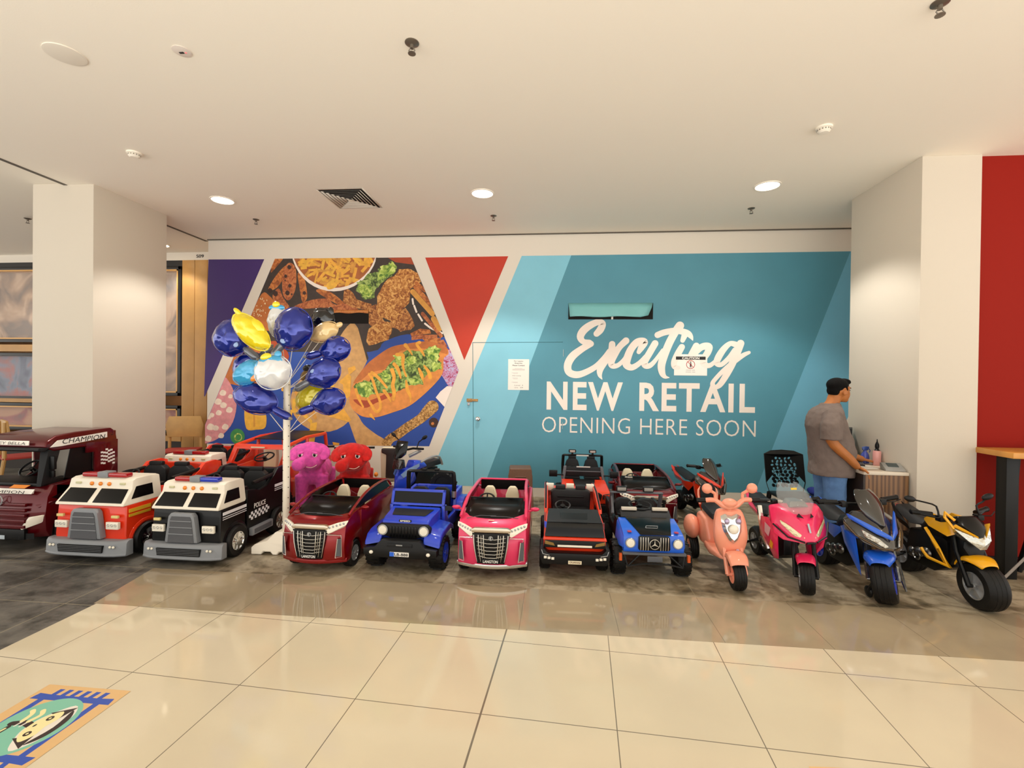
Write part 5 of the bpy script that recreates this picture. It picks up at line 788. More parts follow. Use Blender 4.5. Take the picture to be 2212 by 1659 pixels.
# ---------------------------------------------------------------- maroon lorry cab
def lorry():
    t = thing('toy_lorry', 'maroon ride-on lorry cab with CHAMPION stickers cut by the left edge', 'ride-on truck', (-4.72, 3.6, 0), 0); W = .345; M_ = P_MAROON
    m = MB(); m.prism([(.02, .1), (-.01, .16), (-.02, .3), (.0, .46), (.05, .56), (.32, .58), (.32, .42), (.7, .4), (.75, .5), (.8, .12), (.42, .1), (.4, .22), (.3, .3), (.18, .3), (.12, .2), (.11, .1)], -W, W)
    bmesh.ops.bisect_plane(m.bm, geom=m.bm.verts[:] + m.bm.edges[:] + m.bm.faces[:], plane_co=(.2, 0, 0), plane_no=(1, 0, 0)); bmesh.ops.bisect_plane(m.bm, geom=m.bm.verts[:] + m.bm.edges[:] + m.bm.faces[:], plane_co=(-.2, 0, 0), plane_no=(1, 0, 0))
    for v in m.bm.verts:
        if abs(v.co.x) > .3 and v.co.y < .06: v.co.y += .07
    m.build('cab_lower', M_, t, bev=.012)
    m = MB(); m.prism([(.11, .86), (.03, .905), (.05, .955), (.14, 1.0), (.35, 1.015), (.7, 1.02), (.74, .98), (.74, .86)], -W * .95, W * .95); m.taper(lambda x, y, z: (x * (1 - max(0, z - .92) * 1.1), y + (abs(x) > .2) * .03 * (y < .2), z)); m.build('roof', M_, t, bev=.016, seg=3)
    MB().prism([(.05, .865), (.0, .885), (.01, .905), (.1, .9)], -W * .96, W * .96).build('sun_visor', BLK2, t, bev=.004)
    for s in (-1, 1):
        m = MB(); m.hull([(s * W * .94, .03, .56), (s * W * .84, .02, .56), (s * W * .94, .12, .58), (s * W * .78, .07, .88), (s * W * .92, .1, .88), (s * W * .92, .2, .88)]); m.build('pillar', BLK2, t, bev=.006)
        m = MB(); m.box(s * (W * .92), s * (W * .92 + .05), .1, .125, .7, .82); m.box(s * (W * .92), s * (W * .92 + .045), .1, .12, .63, .69); m.build('wing_mirror', BLK, t, bev=.006)
        m = MB(); m.prism([(.42, .4), (.74, .4), (.74, .9), (.42, .9), (.42, .8), (.5, .8), (.5, .6), (.42, .55)], s * W * .9, s * W * .95); m.build('rear_side_panel', M_, t, bev=.005)
        m = MB(); m.prism([(.14, .56), (.42, .5), (.42, .42), (.14, .42)], s * W * .93, s * W); m.build('door', M_, t, bev=.005)
        m = MB(); m.hull([(s * .2, -.03, .2), (s * .22, -.03, .19), (s * .33, .03, .3), (s * .345, .06, .31), (s * .26, -.01, .3), (s * .33, .05, .24)]); m.build('headlamp', LENS, t, bev=.004)
        m = MB(); m.hull([(s * .19, -.03, .155), (s * .3, .0, .155), (s * .3, .0, .105), (s * .19, -.03, .105), (s * .25, .03, .13)]); m.build('fog_recess', BLK, t)
        m = MB(); m.hull([(s * .3, .03, .37), (s * .37, .1, .42), (s * .37, .16, .42), (s * .28, .02, .4), (s * .33, .08, .36)]); m.build('fender_flare', M_, t, bev=.004)
        m = MB(); m.prism([(.1, .45), (.36, .53), (.36, .47), (.16, .42)], s * W, s * (W + .004)); m.build('door_window', TINT, t)
        wheel(t, s * .3, .26, .13, .1, CHR, s, 8); wheel(t, s * .3, .62, .13, .1, CHR, s, 8) if s > 0 else wheel(t, s * .3, .62, .13, .1, CHR, s, 8)
    MB().prism([(-W * .9, .35), (W * .9, .35), (W * .9, .99), (W * .1, .99), (W * .1, .5), (-W * .9, .5)], .7, .735, 'y').build('back_panel', M_, t, bev=.006)
    MB().prism([(.04, .555), (.04, .585), (.2, .61), (.3, .59), (.3, .55)], -W * .88, W * .88).build('dashboard', BLK, t, bev=.008)
    steering(t, -.1, .3, .66, .09, .8)
    seat(t, .14, .58, .4, .18, .2, STITCH, .05, .9); seat(t, -.14, .58, .36, .18, .16, STITCH, .05, .9)
    m = MB()
    for k in range(5): m.box(-.24, .24, -.032, -.01, .2 + k * .048, .228 + k * .048)
    m.taper(lambda x, y, z: (x * (1 + (z - .2) * .25), y, z)); m.build('grille_slat', M_, t, bev=.004)
    star_emblem(t, 0, -.042, .445, .05, SIL)
    MB().box(-.24, .24, -.028, -.0, .1, .19).build('lower_grille', BLK, t, bev=.004)
    plate(t, '', .12, .035, -.03, .12, mat('pale_blue_plate', '#b9c4cc', .5), INK) 
    b = MB().hull([(-.27, -.02, .5), (.27, -.0, .5), (.29, .012, .54), (-.29, .012, .54), (-.27, .01, .5), (.27, .02, .5)]).build('bonnet_sticker', PAPER, t)
    text('CHAMPION', b, -.2, .24, .507, .533, -.024, INK, T=Matrix.Translation((0, 0, 0)), shear=.2)
    MB().hull([(.05, .006, .547), (.2, .006, .547), (.23, .03, .572), (.07, .03, .572), (.06, .03, .545)]).build('orange_flash', AMBER, t)
    b = MB().hull([(-.26, .026, .925), (.2, .026, .925), (.19, .05, .962), (-.25, .05, .962), (-.26, .04, .925), (.2, .04, .925)]).build('roof_sticker', PAPER, t)
    text('HARLEY BELLA', b, -.23, .18, .93, .955, .023, INK, shear=.25, T=Matrix.Identity(4))
    X = W * .925
    b = MB().prism([(.1, .9), (.16, .955), (.62, .985), (.62, .93), (.2, .9)], X + .008, X + .014).build('side_sticker', PAPER, t)
    text('CHAMPION', b, .2, .6, .918, .965, 0, INK, shear=.2, T=Matrix.Translation((X + .0155, 0, 0)) @ Matrix.Rotation(PI / 2, 4, 'Z'))
    m = MB(); X = W * .953
    for k in range(6):
        for j in range(8):
            if (k + j) % 2: o_ = (abs(k - 2.5) - 1.5) * -.012; m.box(X - .001, X + .001, .56 + k * .024, .584 + k * .024, .66 + j * .018 + o_, .678 + j * .018 + o_)
    m.build('checkered_flag', LETW, t)
    MB().prism([(.2, .4), (.5, .4), (.5, .88), (.3, .88)], W * .86, W * .88).build('inner_lining', BLK, t); MB().box(W * .1, W * .9, .68, .7, .3, .95).build('inner_back', BLK, t)
    t.scale = (1, 1, .965); return t
lorry()

# ---------------------------------------------------------------- blue jeep
def jeep():
    t = thing('toy_jeep', 'royal blue ride-on jeep with black roll bar and big knobby tyres', 'ride-on car', (-1.175, 3.55, 0), -.03); B_ = P_BLUE
    MB().prism([(.05, .2), (.03, .33), (.05, .385), (.12, .405), (.3, .43), (.33, .44), (.34, .3), (.36, .2)], -.19, .19).taper(lambda x, y, z: (x * (1 + (y - .05) * .35), y, z)).build('bonnet', B_, t, bev=.016, seg=3)
    MB().hull([(-.14, .13, .414), (.14, .13, .414), (.17, .27, .434), (-.17, .27, .434), (-.12, .13, .405), (.12, .13, .405), (.15, .27, .42), (-.15, .27, .42)]).build('bonnet_pad', BLK2, t, bev=.003)
    p = MB().box(-.05, .05, .045, .05, .378, .395).build('name_badge', BLK, t); text('SPEED', p, -.042, .042, .38, .393, .044, LETW, bold=.03)
    # windscreen frame
    fr = MB(); 
    for b_ in ((-.235, .235, .595, .62), (-.235, .235, .445, .47), (-.235, -.21, .445, .62), (.21, .235, .445, .62)): fr.box(b_[0], b_[1], .335, .36, b_[2], b_[3])
    fr.taper(lambda x, y, z: (x, y + (z - .445) * .25, z)).build('windscreen_frame', B_, t, bev=.006)
    MB().box(-.212, .212, .345, .352, .468, .597).taper(lambda x, y, z: (x, y + (z - .445) * .25, z)).build('windscreen', TINT, t)
    MB().prism([(.34, .2), (.33, .45), (.5, .45), (.52, .3), (.72, .3), (.75, .48), (.98, .5), (1.0, .2)], -.24, -.21).build('side_panel', B_, t, bev=.008); MB().prism([(.34, .2), (.33, .45), (.4, .45), (.46, .3), (.7, .3), (.75, .48), (.98, .5), (1.0, .2)], .21, .24).build('side_panel', B_, t, bev=.008)
    MB().box(-.21, .21, .95, 1.0, .2, .5).build('tailgate', B_, t, bev=.01)
    MB().box(-.2, .2, .3, .98, .17, .28).build('chassis', BLK, t)
    # front face
    P = [(-.17, .28), (-.215, .31), (-.22, .345), (-.19, .37), (.19, .37), (.22, .345), (.215, .31), (.17, .28), (.1, .262), (-.1, .262)]
    MB().prism(P, .005, .05, 'y').build('grille_panel', BLK, t, bev=.012)
    m = MB()
    for k in range(9): m.box(-.1 + k * .025 - .007, -.1 + k * .025 + .007, .0, .01, .275, .355)
    m.build('grille_slot', GLOSSBLK, t, bev=.002)
    for s in (-1, 1):
        h = MB().lathe([(0, -.012), (.03, -.01), (.036, .0), (.036, .02)], c=(s * .165, 0, .325), ax='y', n=24).build('headlamp', LENS, t)
        MB().torus((s * .165, -.002, .325), .037, .005, ax='y', n=24, k=6).build('bezel', SIL, h)
        # fender
        m = MB(); m.prism([(-.03, .235), (-.02, .27), (.02, .315), (.09, .335), (.3, .345), (.4, .3), (.42, .25), (.36, .29), (.08, .29), (.0, .25)], s * .17, s * .3); m.taper(lambda x, y, z: (x, y, z - max(0, abs(x) - .2) * .3)); m.build('fender', B_, t, bev=.01, seg=3)
        m = MB(); m.prism([(.7, .3), (.74, .37), (.82, .4), (.98, .39), (1.05, .33), (.98, .35), (.8, .35)], s * .22, s * .3); m.build('rear_fender', B_, t, bev=.008)
        wheel(t, s * .255, .13, .13, .11, P_BLUE, s, 6, .62, 22); wheel(t, s * .25, .86, .13, .11, P_BLUE, s, 6, .62, 22)
    # bumper
    m = MB(); m.prism([(-.2, .135), (.2, .135), (.29, .155), (.29, .205), (.2, .215), (.15, .27), (-.15, .27), (-.2, .215), (-.29, .205), (-.29, .155)], -.075, .0, 'y'); bu = m.build('bumper', BLK, t, bev=.01)
    MB().box(-.1, .1, -.082, -.072, .222, .25).build('winch_plate', BLK2, bu, bev=.003)
    MB().box(-.025, .025, -.085, -.08, .235, .243).build('winch_badge', SIL, bu)
    for s in (-1, 1): MB().ell((s * .225, -.077, .175), (.016, .01, .014), n=14).build('fog_lamp', LENS, bu)
    p = MB().box(-.075, .075, -.083, -.075, .153, .185).build('number_plate', PAPER, bu, bev=.001)
    MB().box(-.075, -.04, -.0845, -.083, .153, .185).build('blue_flag', P_SKY, p); text('LB-888', p, -.036, .07, .158, .18, -.0842, INK, bold=.02)
    # cabin
    for s in (-1, 1): seat(t, s * .1, .68, .3, .17, .24, STITCH, .06, .9)
    steering(t, -.1, .46, .5, .07)
    m = MB(); m.tube([(-.215, .74, .4), (-.215, .73, .7), (-.16, .72, .745), (.16, .72, .745), (.215, .73, .7), (.215, .74, .4)], .02, 10, sm=3); rb = m.build('roll_bar', BLK, t)
    for s in (-1, 1):
        MB().box(s * .06 - .02, s * .06 + .02, .7, .74, .762, .785).build('bar_clamp', BLK, rb, bev=.003); MB().cyl((s * .215, .74, .5), (s * .215, .74, .42), .024, n=12).build('chrome_sleeve', SIL, rb)
    sp = wheel(t, .0, 1.06, .13, .09, BLK, 1, 6, .6, 22, name='spare_wheel'); 
    for q in [sp]: q.matrix_local = Matrix.Translation((.03, 1.05, .52)) @ Matrix.Rotation(PI / 2, 4, 'Z') @ Matrix.Translation((0, -1.06, -.13))
    squash(t, .4, .72); sp.location.z -= .06
    MB().hull([(.23, .335, .4), (.3, .34, .43), (.3, .36, .43), (.23, .35, .44), (.3, .34, .4)]).build('door_mirror', BLK, t)
jeep()

# ---------------------------------------------------------------- red and black pickup
def pickup():
    t = thing('toy_pickup', 'orange and black open ride-on pickup with a thin white light bar, front row', 'ride-on car', (.148, 3.6, 0), .02); O = P_ORANGE
    side = [(.02, .2), (.0, .27), (.03, .3), (.05, .42), (.08, .47), (.3, .5), (.32, .3), (.98, .3), (1.0, .22), (.98, .14), (.1, .14)]
    MB().prism(side, -.235, .235).taper(lambda x, y, z: (x * (1 - max(0, z - .3) * .35), y, z)).build('body', O, t, bev=.01)
    MB().hull([(-.228, .004, .318), (.228, .004, .318), (-.212, .045, .47), (.212, .045, .47), (-.205, .1, .485), (.205, .1, .485), (-.22, .08, .32), (.22, .08, .32)]).build('front_screen', GLOSSBLK, t, bev=.006)
    MB().hull([(-.214, .04, .475), (.214, .04, .475), (-.2, .3, .53), (.2, .3, .53), (-.21, .08, .44), (.21, .08, .44), (-.2, .3, .49), (.2, .3, .49)]).build('bonnet', BLK2, t, bev=.006)
    MB().hull([(-.1, .035, .465), (.1, .035, .465), (-.11, .2, .525), (.11, .2, .525), (-.1, .06, .45), (.1, .06, .45), (.1, .25, .5), (-.1, .25, .5)]).build('bonnet_scoop', BLK, t, bev=.006)
    for s, c in ((-1, P_BLUE), (1, P_DRED)): MB().hull([(s * .228, .04, .4), (s * .19, .032, .4), (s * .23, .06, .462), (s * .2, .05, .462), (s * .236, .09, .42), (s * .232, .1, .46)]).build('corner_lamp', c, t, bev=.003)
    MB().prism([(-.235, .235), (.235, .235), (.225, .295), (-.225, .295)], -.012, .01, 'y').build('grille_band', BLK, t, bev=.004)
    MB().prism([(-.24, .295), (.24, .295), (.236, .312), (-.236, .312)], -.02, .02, 'y').build('orange_lip', O, t, bev=.003)
    MB().box(-.13, .13, -.018, -.01, .243, .258).build('light_bar', LENS, t, bev=.002)
    for s in (-1, 1): MB().hull([(s * .15, -.016, .25), (s * .225, -.012, .262), (s * .225, -.012, .288), (s * .16, -.016, .272), (s * .2, 0, .27)]).build('headlamp', mat('amber_smoke_lens', '#8a6a30', .2, coat=.5), t)
    m = MB(); m.prism([(-.24, .12), (.24, .12), (.262, .17), (.262, .235), (.23, .235), (.2, .205), (-.2, .205), (-.23, .235), (-.262, .235), (-.262, .17)], -.05, .06, 'y'); bu = m.build('bumper', BLK, t, bev=.008)
    for s in (-1, 1):
        for k in range(3): MB().box(s * (.165 + k * .028) - .011, s * (.165 + k * .028) + .011, -.056, -.048, .158 + k * .004, .176 + k * .004).build('led_lamp', LENS, bu, bev=.002)
        m = MB(); m.tube([(s * .25, -.05, .23), (s * .24, -.052, .2), (s * .19, -.053, .19)], .003, 5); m.build('trim_line', SIL, bu)
        wheel(t, s * .225, .2, .115, .085, P_ORANGE, s, 8); wheel(t, s * .225, .85, .115, .085, P_ORANGE, s, 8)
        MB().prism([(.28, .48), (.3, .53), (.62, .64), (.92, .66), (.98, .6), (.98, .3), (.32, .3), (.36, .42), (.6, .44), (.66, .36)][0:6] + [(.9, .3), (.84, .46), (.6, .5), (.4, .47)], s * .205, s * .235).build('side_panel', O, t, bev=.006)
        MB().tube([(s * .222, .3, .53), (s * .222, .62, .643), (s * .222, .93, .662)], .008, 6).build('side_rail', BLK, t)
    plate(t, 'OUANAJI', .1, .026, -.052, .142, CREAM, mat('brown_ink', '#6d4a2c', .6))
    MB().box(-.2, .2, .3, .95, .28, .3).build('cabin_floor', BLK, t)
    b = MB().prism([(-.17, .3), (.17, .3), (.18, .6), (.15, .635), (-.15, .635), (-.18, .6)], .68, .76, 'y').build('bench_seat', STITCH, t, bev=.015, seg=3)
    MB().box(-.16, .16, .5, .7, .36, .41).build('cushion', STITCH, b, bev=.015); MB().box(-.12, .12, .668, .682, .53, .555).build('seat_ridge', BLK, b, bev=.006)
    for s in (-1, 1): MB().box(s * .09 - .045, s * .09 + .045, .7, .755, .63, .69).build('headrest', STITCH, b, bev=.014, seg=3)
    for x in (-.185, 0, .185): MB().box(x - .035, x + .035, .79, .84, .58, .675).build('cream_post', WHT, t, bev=.004)
    MB().box(-.22, .22, .84, .96, .3, .6).build('tailgate', O, t, bev=.008)
    steering(t, -.08, .4, .53, .06)
    squash(t, .31, .64)
pickup()

# ---------------------------------------------------------------- blue off-roader
def offroader():
    t = thing('toy_offroader', 'bright blue ride-on off-roader with vertical chrome grille and round lamps', 'ride-on car', (.738, 3.62, 0), .03); B_ = P_SKY
    MB().prism([(.0, .215), (-.01, .25), (.0, .335), (.03, .36), (.28, .46), (.3, .3), (.32, .2)], -.225, .225).build('body', B_, t, bev=.01)
    MB().hull([(-.1, .0, .352), (.13, .0, .352), (-.17, .27, .475), (.19, .27, .475), (-.09, .03, .34), (.12, .03, .34), (-.16, .27, .44), (.18, .27, .44)]).build('bonnet', GLOSSBLK, t, bev=.005)
    m = MB(); m.tube([(-.04, .1, .402), (.05, .1, .402), (.06, .13, .416), (-.03, .13, .416), (-.04, .1, .402)], .004, 6); m.build('bonnet_badge', SIL, t)
    P = [(-.105, .345), (.105, .345), (.115, .335), (.118, .25), (.108, .238), (-.108, .238), (-.118, .25), (-.115, .335)]
    g = MB().prism(P, -.022, .0, 'y').build('grille', GLOSSBLK, t, bev=.004)
    m = MB()
    for k in range(12):
        x = -.101 + k * .01836
        if abs(x) > .034: m.tube([(x, -.026, .34), (x, -.03, .29), (x, -.026, .243)], .0036, 6)
    m.build('chrome_slats', CHR, g); star_emblem(g, 0, -.034, .29, .036)
    text('OFF-ROAD', t, -.07, .08, .352, .36, -.0115, mat('dark_blue_ink', '#12295e', .5), bold=.02)
    for s in (-1, 1):
        h = MB().lathe([(0, -.026), (.028, -.024), (.033, -.014), (.033, .01)], c=(s * .175, 0, .29), ax='y', n=24).build('headlamp', LENS, t)
        MB().torus((s * .175, -.015, .29), .034, .004, ax='y', n=24, k=6).build('bezel', SIL, h)
        MB().box(s * .175 - .015, s * .175 + .015, .02, .05, .375, .39).build('indicator', mat('dull_red_lens', '#b5304a', .3), t, bev=.004)
        MB().hull([(s * .225, -.01, .25), (s * .25, .05, .25), (s * .25, .25, .25), (s * .225, .0, .33), (s * .235, .26, .42), (s * .21, .02, .35), (s * .21, .28, .46), (s * .2, .1, .25)]).build('fender', B_, t, bev=.005)
        wheel(t, s * .245, .15, .13, .1, BLK, s, 6, .6, 22); wheel(t, s * .245, .85, .13, .1, BLK, s, 6, .6, 22)
        MB().box(s * .26, s * .24, -.04, -.015, .165, .215).build('reflector', mat('orange_reflector', '#c9531c', .3), t)
        MB().prism([(.3, .2), (.3, .42), (.4, .42), (.5, .28), (.7, .28), (.76, .45), (1.0, .45), (1.0, .2)], s * .2, s * .23).build('side_panel', BLK, t, bev=.008)
    MB().box(-.2, .2, .3, .98, .18, .28).build('chassis', BLK, t)
    MB().box(-.235, .235, -.03, .02, .205, .222).build('bumper_shelf', GREYD, t, bev=.004)
    m = MB(); m.tube([(-.22, -.02, .21), (-.2, -.05, .13), (-.09, -.06, .155), (.09, -.06, .155), (.2, -.05, .13), (.22, -.02, .21)], .008, 6); m.tube([(-.2, -.05, .13), (-.11, -.02, .205)], .007, 6); m.tube([(.2, -.05, .13), (.11, -.02, .205)], .007, 6); m.build('bull_bar', BLK, t)
    plate(t, '', .11, .042, -.045, .185, GREYD)
    MB().hull([(-.2, .27, .47), (.2, .27, .47), (-.2, .34, .555), (.2, .34, .555), (-.2, .36, .555), (.2, .36, .555), (-.2, .3, .46), (.2, .3, .46)]).build('windscreen', BLK2, t, bev=.004)
    for s in (-1, 1): MB().box(s * .125 - .062, s * .125 + .062, .325, .355, .552, .6).build('light_bar', mat('frosted_light_bar', '#cfc5b3', .4), t, bev=.005)
    MB().box(-.06, .06, .345, .36, .55, .58).build('dash_top', GLOSSBLK, t, bev=.004)
    steering(t, -.02, .42, .6, .09, .4)
    for s in (-1, 1): seat(t, s * .1, .72, .32, .16, .22, STITCH, .06)
    m = MB(); m.tube([(-.215, .75, .35), (-.215, .68, .66), (-.18, .66, .695), (.18, .66, .695), (.215, .68, .66), (.215, .75, .35)], .018, 10, sm=3); rb = m.build('roll_bar', GREYD, t)
    for x in (-.135, .1):
        l = MB().box(x - .048, x + .048, .64, .68, .72, .81).build('roof_lamp', BLK, rb, bev=.014, seg=3); MB().box(x - .038, x + .038, .635, .641, .735, .795).build('lamp_glass', mat('grey_lamp_glass', '#8d8a83', .3), l, bev=.002)
    MB().tube([(-.215, .68, .62), (-.22, .6, .45), (-.24, .45, .42)], .012, 8).build('grab_bar', GREYD, t)
    squash(t, .345, .48)
offroader()

# ---------------------------------------------------------------- orange off-roader against the wall
def orange_suv():
    t = thing('toy_offroader', 'orange ride-on off-roader with black roll bar and two roof lamps at the wall', 'ride-on car', (.30, 4.86, 0), .0); O = P_ORANGE
    MB().prism([(.0, .25), (-.01, .36), (.02, .42), (.2, .46), (.34, .49), (.36, .3), (.3, .22)], -.255, .255).taper(lambda x, y, z: (x * (1 - max(0, z - .4) * 1.1), y, z)).build('bonnet', O, t, bev=.014, seg=3)
    MB().hull([(-.1, .1, .452), (.1, .1, .452), (-.12, .3, .505), (.12, .3, .505), (-.09, .1, .44), (.09, .1, .44), (.1, .3, .48), (-.1, .3, .48)]).build('bonnet_scoop', BLK, t, bev=.004)
    MB().prism([(-.15, .28), (.15, .28), (.17, .37), (.14, .4), (-.14, .4), (-.17, .37)], -.025, .0, 'y').build('grille', BLK, t, bev=.006)
    for s in (-1, 1):
        MB().hull([(s * .17, -.02, .3), (s * .25, -.0, .3), (s * .25, -.0, .39), (s * .18, -.02, .38), (s * .22, .02, .34)]).build('headlamp', mat('smoked_lamp', '#3a2a26', .2, coat=.5), t, bev=.004)
        m = MB(); 
        for k in range(3): m.box(s * .215 - .022, s * .215 + .022, -.024, -.014, .31 + k * .026, .317 + k * .026)
        m.build('lamp_rib', O, t)
        MB().prism([(-.0, .2), (.0, .26), (.1, .3), (.28, .3), (.36, .22), (.36, .26), (.28, .34), (.08, .34), (-.02, .28)], s * .23, s * .3).build('fender', BLK, t, bev=.008)
        wheel(t, s * .25, .16, .135, .11, BLK, s, 6, .6, 22); wheel(t, s * .25, .84, .135, .11, BLK, s, 6, .6, 22)
        m = MB(); m.box(s * .33 - .045, s * .33 + .045, .33, .37, .52, .62); m.box(s * .22, s * .3, .34, .36, .54, .56); m.build('wing_mirror', BLK, t, bev=.006)
        MB().tube([(s * .22, .36, .48), (s * .2, .4, .66), (s * .2, .42, .67)], .018, 8).build('windscreen_post', GREYD, t)
        MB().prism([(.34, .22), (.34, .47), (.5, .44), (.75, .44), (.8, .5), (1.0, .5), (1.0, .22)], s * .2, s * .235).build('side_panel', O, t, bev=.008)
    MB().box(-.24, .24, -.05, .0, .17, .25).build('bumper', BLK, t, bev=.012)
    MB().box(-.2, .2, .3, .95, .19, .3).build('chassis', BLK, t)
    MB().box(-.205, .205, .395, .42, .52, .67).build('windscreen', BLK2, t, bev=.006); MB().box(-.2, .2, .38, .4, .595, .61).build('screen_bar', GREYD, t, bev=.003)
    p = MB().box(-.075, .075, .385, .398, .665, .682).build('screen_sticker', mat('pale_sticker', '#c9c6c0', .5), t, bev=.001); None
    m = MB(); m.tube([(-.22, .7, .4), (-.22, .62, .77), (-.17, .6, .815), (.17, .6, .815), (.22, .62, .77), (.22, .7, .4)], .017, 8, sm=3); rb = m.build('roll_bar', BLK, t)
    p = MB().box(-.07, .07, .578, .585, .805, .825).build('roll_bar_sticker', _M['pale_sticker'], rb)
    for s in (-1, 1):
        l = MB().box(s * .115 - .042, s * .115 + .042, .58, .62, .855, .91).build('roof_lamp', BLK, rb, bev=.014, seg=3); MB().box(s * .115 - .03, s * .115 + .03, .574, .581, .864, .9).build('lamp_glass', mat('dim_lamp_glass', '#a89a92', .3), l, bev=.002)
        MB().cyl((s * .115, .6, .82), (s * .115, .6, .86), .012, n=8).build('lamp_stem', BLK, rb)
        st = seat(t, s * .11, .72, .42, .17, .3, STITCH, .06); MB().box(s * .11 - .045, s * .11 + .045, .76, .81, .7, .76).build('headrest', STITCH, st, bev=.012)
    steering(t, -.1, .5, .6, .07)
    squash(t, .3, .68)
orange_suv()

# ---------------------------------------------------------------- open red jeep behind the police truck
def frame_jeep():
    t = thing('toy_buggy', 'orange-red open-frame ride-on buggy behind the police truck by the food picture', 'ride-on car', (-3.28, 4.86, 0), -.03); O = P_ORANGE
    fr = MB()
    fr.prism([(-.36, .5), (-.31, .73), (-.29, .755), (.31, .755), (.33, .73), (.36, .5), (.31, .5), (.28, .705), (-.26, .705), (-.31, .5)], .0, .045, 'y')
    fr.taper(lambda x, y, z: (x, y + (z - .5) * .3, z)); fr.build('windscreen_frame', O, t, bev=.006)
    for s in (-1, 1):
        m = MB(); m.tube([(s * .3, .09, .735), (s * .29, .5, .79), (s * .29, .95, .79)], .022, 8); m.tube([(s * .29, .95, .79), (s * .3, 1.0, .45)], .022, 8); m.tube([(s * .31, .5, .78), (s * .33, .48, .48)], .02, 8); m.build('roof_frame', O, t)
    MB().hull([(-.26, .35, .775), (.28, .35, .775), (-.27, .97, .81), (.27, .97, .81), (-.26, .35, .785), (.27, .35, .785), (.27, .97, .82), (-.27, .97, .82)]).build('roof_panel', BLK, t, bev=.004)
    MB().box(-.08, .08, .04, .05, .722, .735).build('cream_badge', CREAM, t)
    MB().prism([(-.15, .15), (-.15, .4), (.05, .5), (.1, .5), (.2, .35), (.9, .35), (1.0, .5), (1.05, .5), (1.05, .15)], -.33, .33).build('body', O, t, bev=.015)
    for s in (-1, 1):
        seat(t, s * .14, .45, .42, .16, .27, CREAM, .06, .85); MB().prism([(.1, .38), (.12, .5), (.4, .52), (.42, .38)], s * .3, s * .33).build('door', O, t, bev=.005)
        wheel(t, s * .3, .02, .14, .1, SIL, s, 6, .6, 20); wheel(t, s * .3, .85, .14, .1, SIL, s, 6, .6, 20)
    steering(t, -.03, .2, .6, .1, .35)
frame_jeep()
# ================================================================ ride-on motorbikes (origin under the front wheel, +y to the rear)
ENG = mat('engine_metal', '#6b6a68', .25, metal=.9, noise=.5, nscale=40)
def mirror_pts(P): return [(-x, y, z) for x, y, z in P]
def fork_fender(t, r, w, col, style, rim, steer=0, lean=0, forkcol=BLK, top=.5):
    f = bpy.data.objects.new('front_fork', None)
    m = MB()
    for s in (-1, 1):
        m.tube([(s * (w / 2 + .022), 0, r), (s * (w / 2 + .018), .1, r + .2), (s * .05, .17, top)], [.016, .014, .014], 8)
        m.cyl((s * (w / 2 + .03), 0, r), (s * (w / 2 - .01), 0, r), .012, n=10)
    fork = m.build('front_fork', forkcol, t)
    wheel(fork, 0, 0, r, w, rim, 0, 6 if style != 'yellow' else 5, .58, name='front_wheel', dish=.018)
    m = MB(); prof = []
    rings = []
    a0, a1 = {'sport': (1.05, 2.3), 'blue': (.95, 2.3), 'yellow': (1.1, 2.5), 'scooter': (.85, 2.4)}[style]
    K = 12
    for k in range(K + 1):
        a = a0 + (a1 - a0) * k / K; rr = r + .018 + (.03 if style == 'scooter' else .014) * math.sin(PI * k / K)
        wd = w / 2 + .012 + {'sport': .0, 'blue': .012, 'yellow': .004, 'scooter': .012}[style]
        taper = 1 - (.45 * max(0, (K * .35 - k) / (K * .35)) if style in ('blue', 'yellow') else .12 * max(0, (3 - k) / 3))
        y, z = -rr * math.cos(a), rr * math.sin(a)
        side = .78 if style != 'yellow' else .86
        rings.append([(-wd * taper, y * side, r + z * side), (-wd * taper * .96, y * .97, r + z * .96), (-wd * .6 * taper, y * 1.03, r + z * 1.03), (0, y * 1.05, r + z * 1.05), (wd * .6 * taper, y * 1.03, r + z * 1.03), (wd * taper * .96, y * .97, r + z * .96), (wd * taper, y * side, r + z * side)])
    m.loft(rings, cap=False, closed=False); fe = m.build('fender', col, fork, ang=50); md = fe.modifiers.new('thick', 'SOLIDIFY'); md.thickness = .006; md.offset = 1
    sm = fe.modifiers.new('round', 'SUBSURF'); sm.levels = 1; sm.render_levels = 1
    fork.rotation_euler = (0, lean, steer)
    return fork
def handlebar(t, y, z, half, drop=.0, back=.06, grip=BLK, bar=BLK, mirrors=None, lever=True, rot=0):
    m = MB(); m.tube([(-half, y + back, z - drop), (-half * .45, y + .01, z), (0, y, z - .01), (half * .45, y + .01, z), (half, y + back, z - drop)], .011, 8, sm=3); h = m.build('handlebar', bar, t)
    for s in (-1, 1):
        MB().cyl((s * half * .58, y + back * .5, z - drop * .6), (s * half * 1.02, y + back, z - drop), .017, n=12).build('grip', grip, h)
        MB().ell((s * half * 1.02, y + back, z - drop), (.012, .02, .02), n=10).build('bar_end', grip, h)
        if lever:
            MB().tube([(s * half * .5, y - .02, z - drop * .5), (s * half * .7, y - .045, z - drop * .6), (s * half * .98, y - .03 + back * .5, z - drop)], .004, 6).build('brake_lever', BLK, h)
            MB().box(s * half * .5 - .02, s * half * .5 + .02, y - .03, y + .02, z - .02, z + .02).build('switch_box', BLK, h, bev=.005)
    h.rotation_euler = (0, 0, rot)
    return h
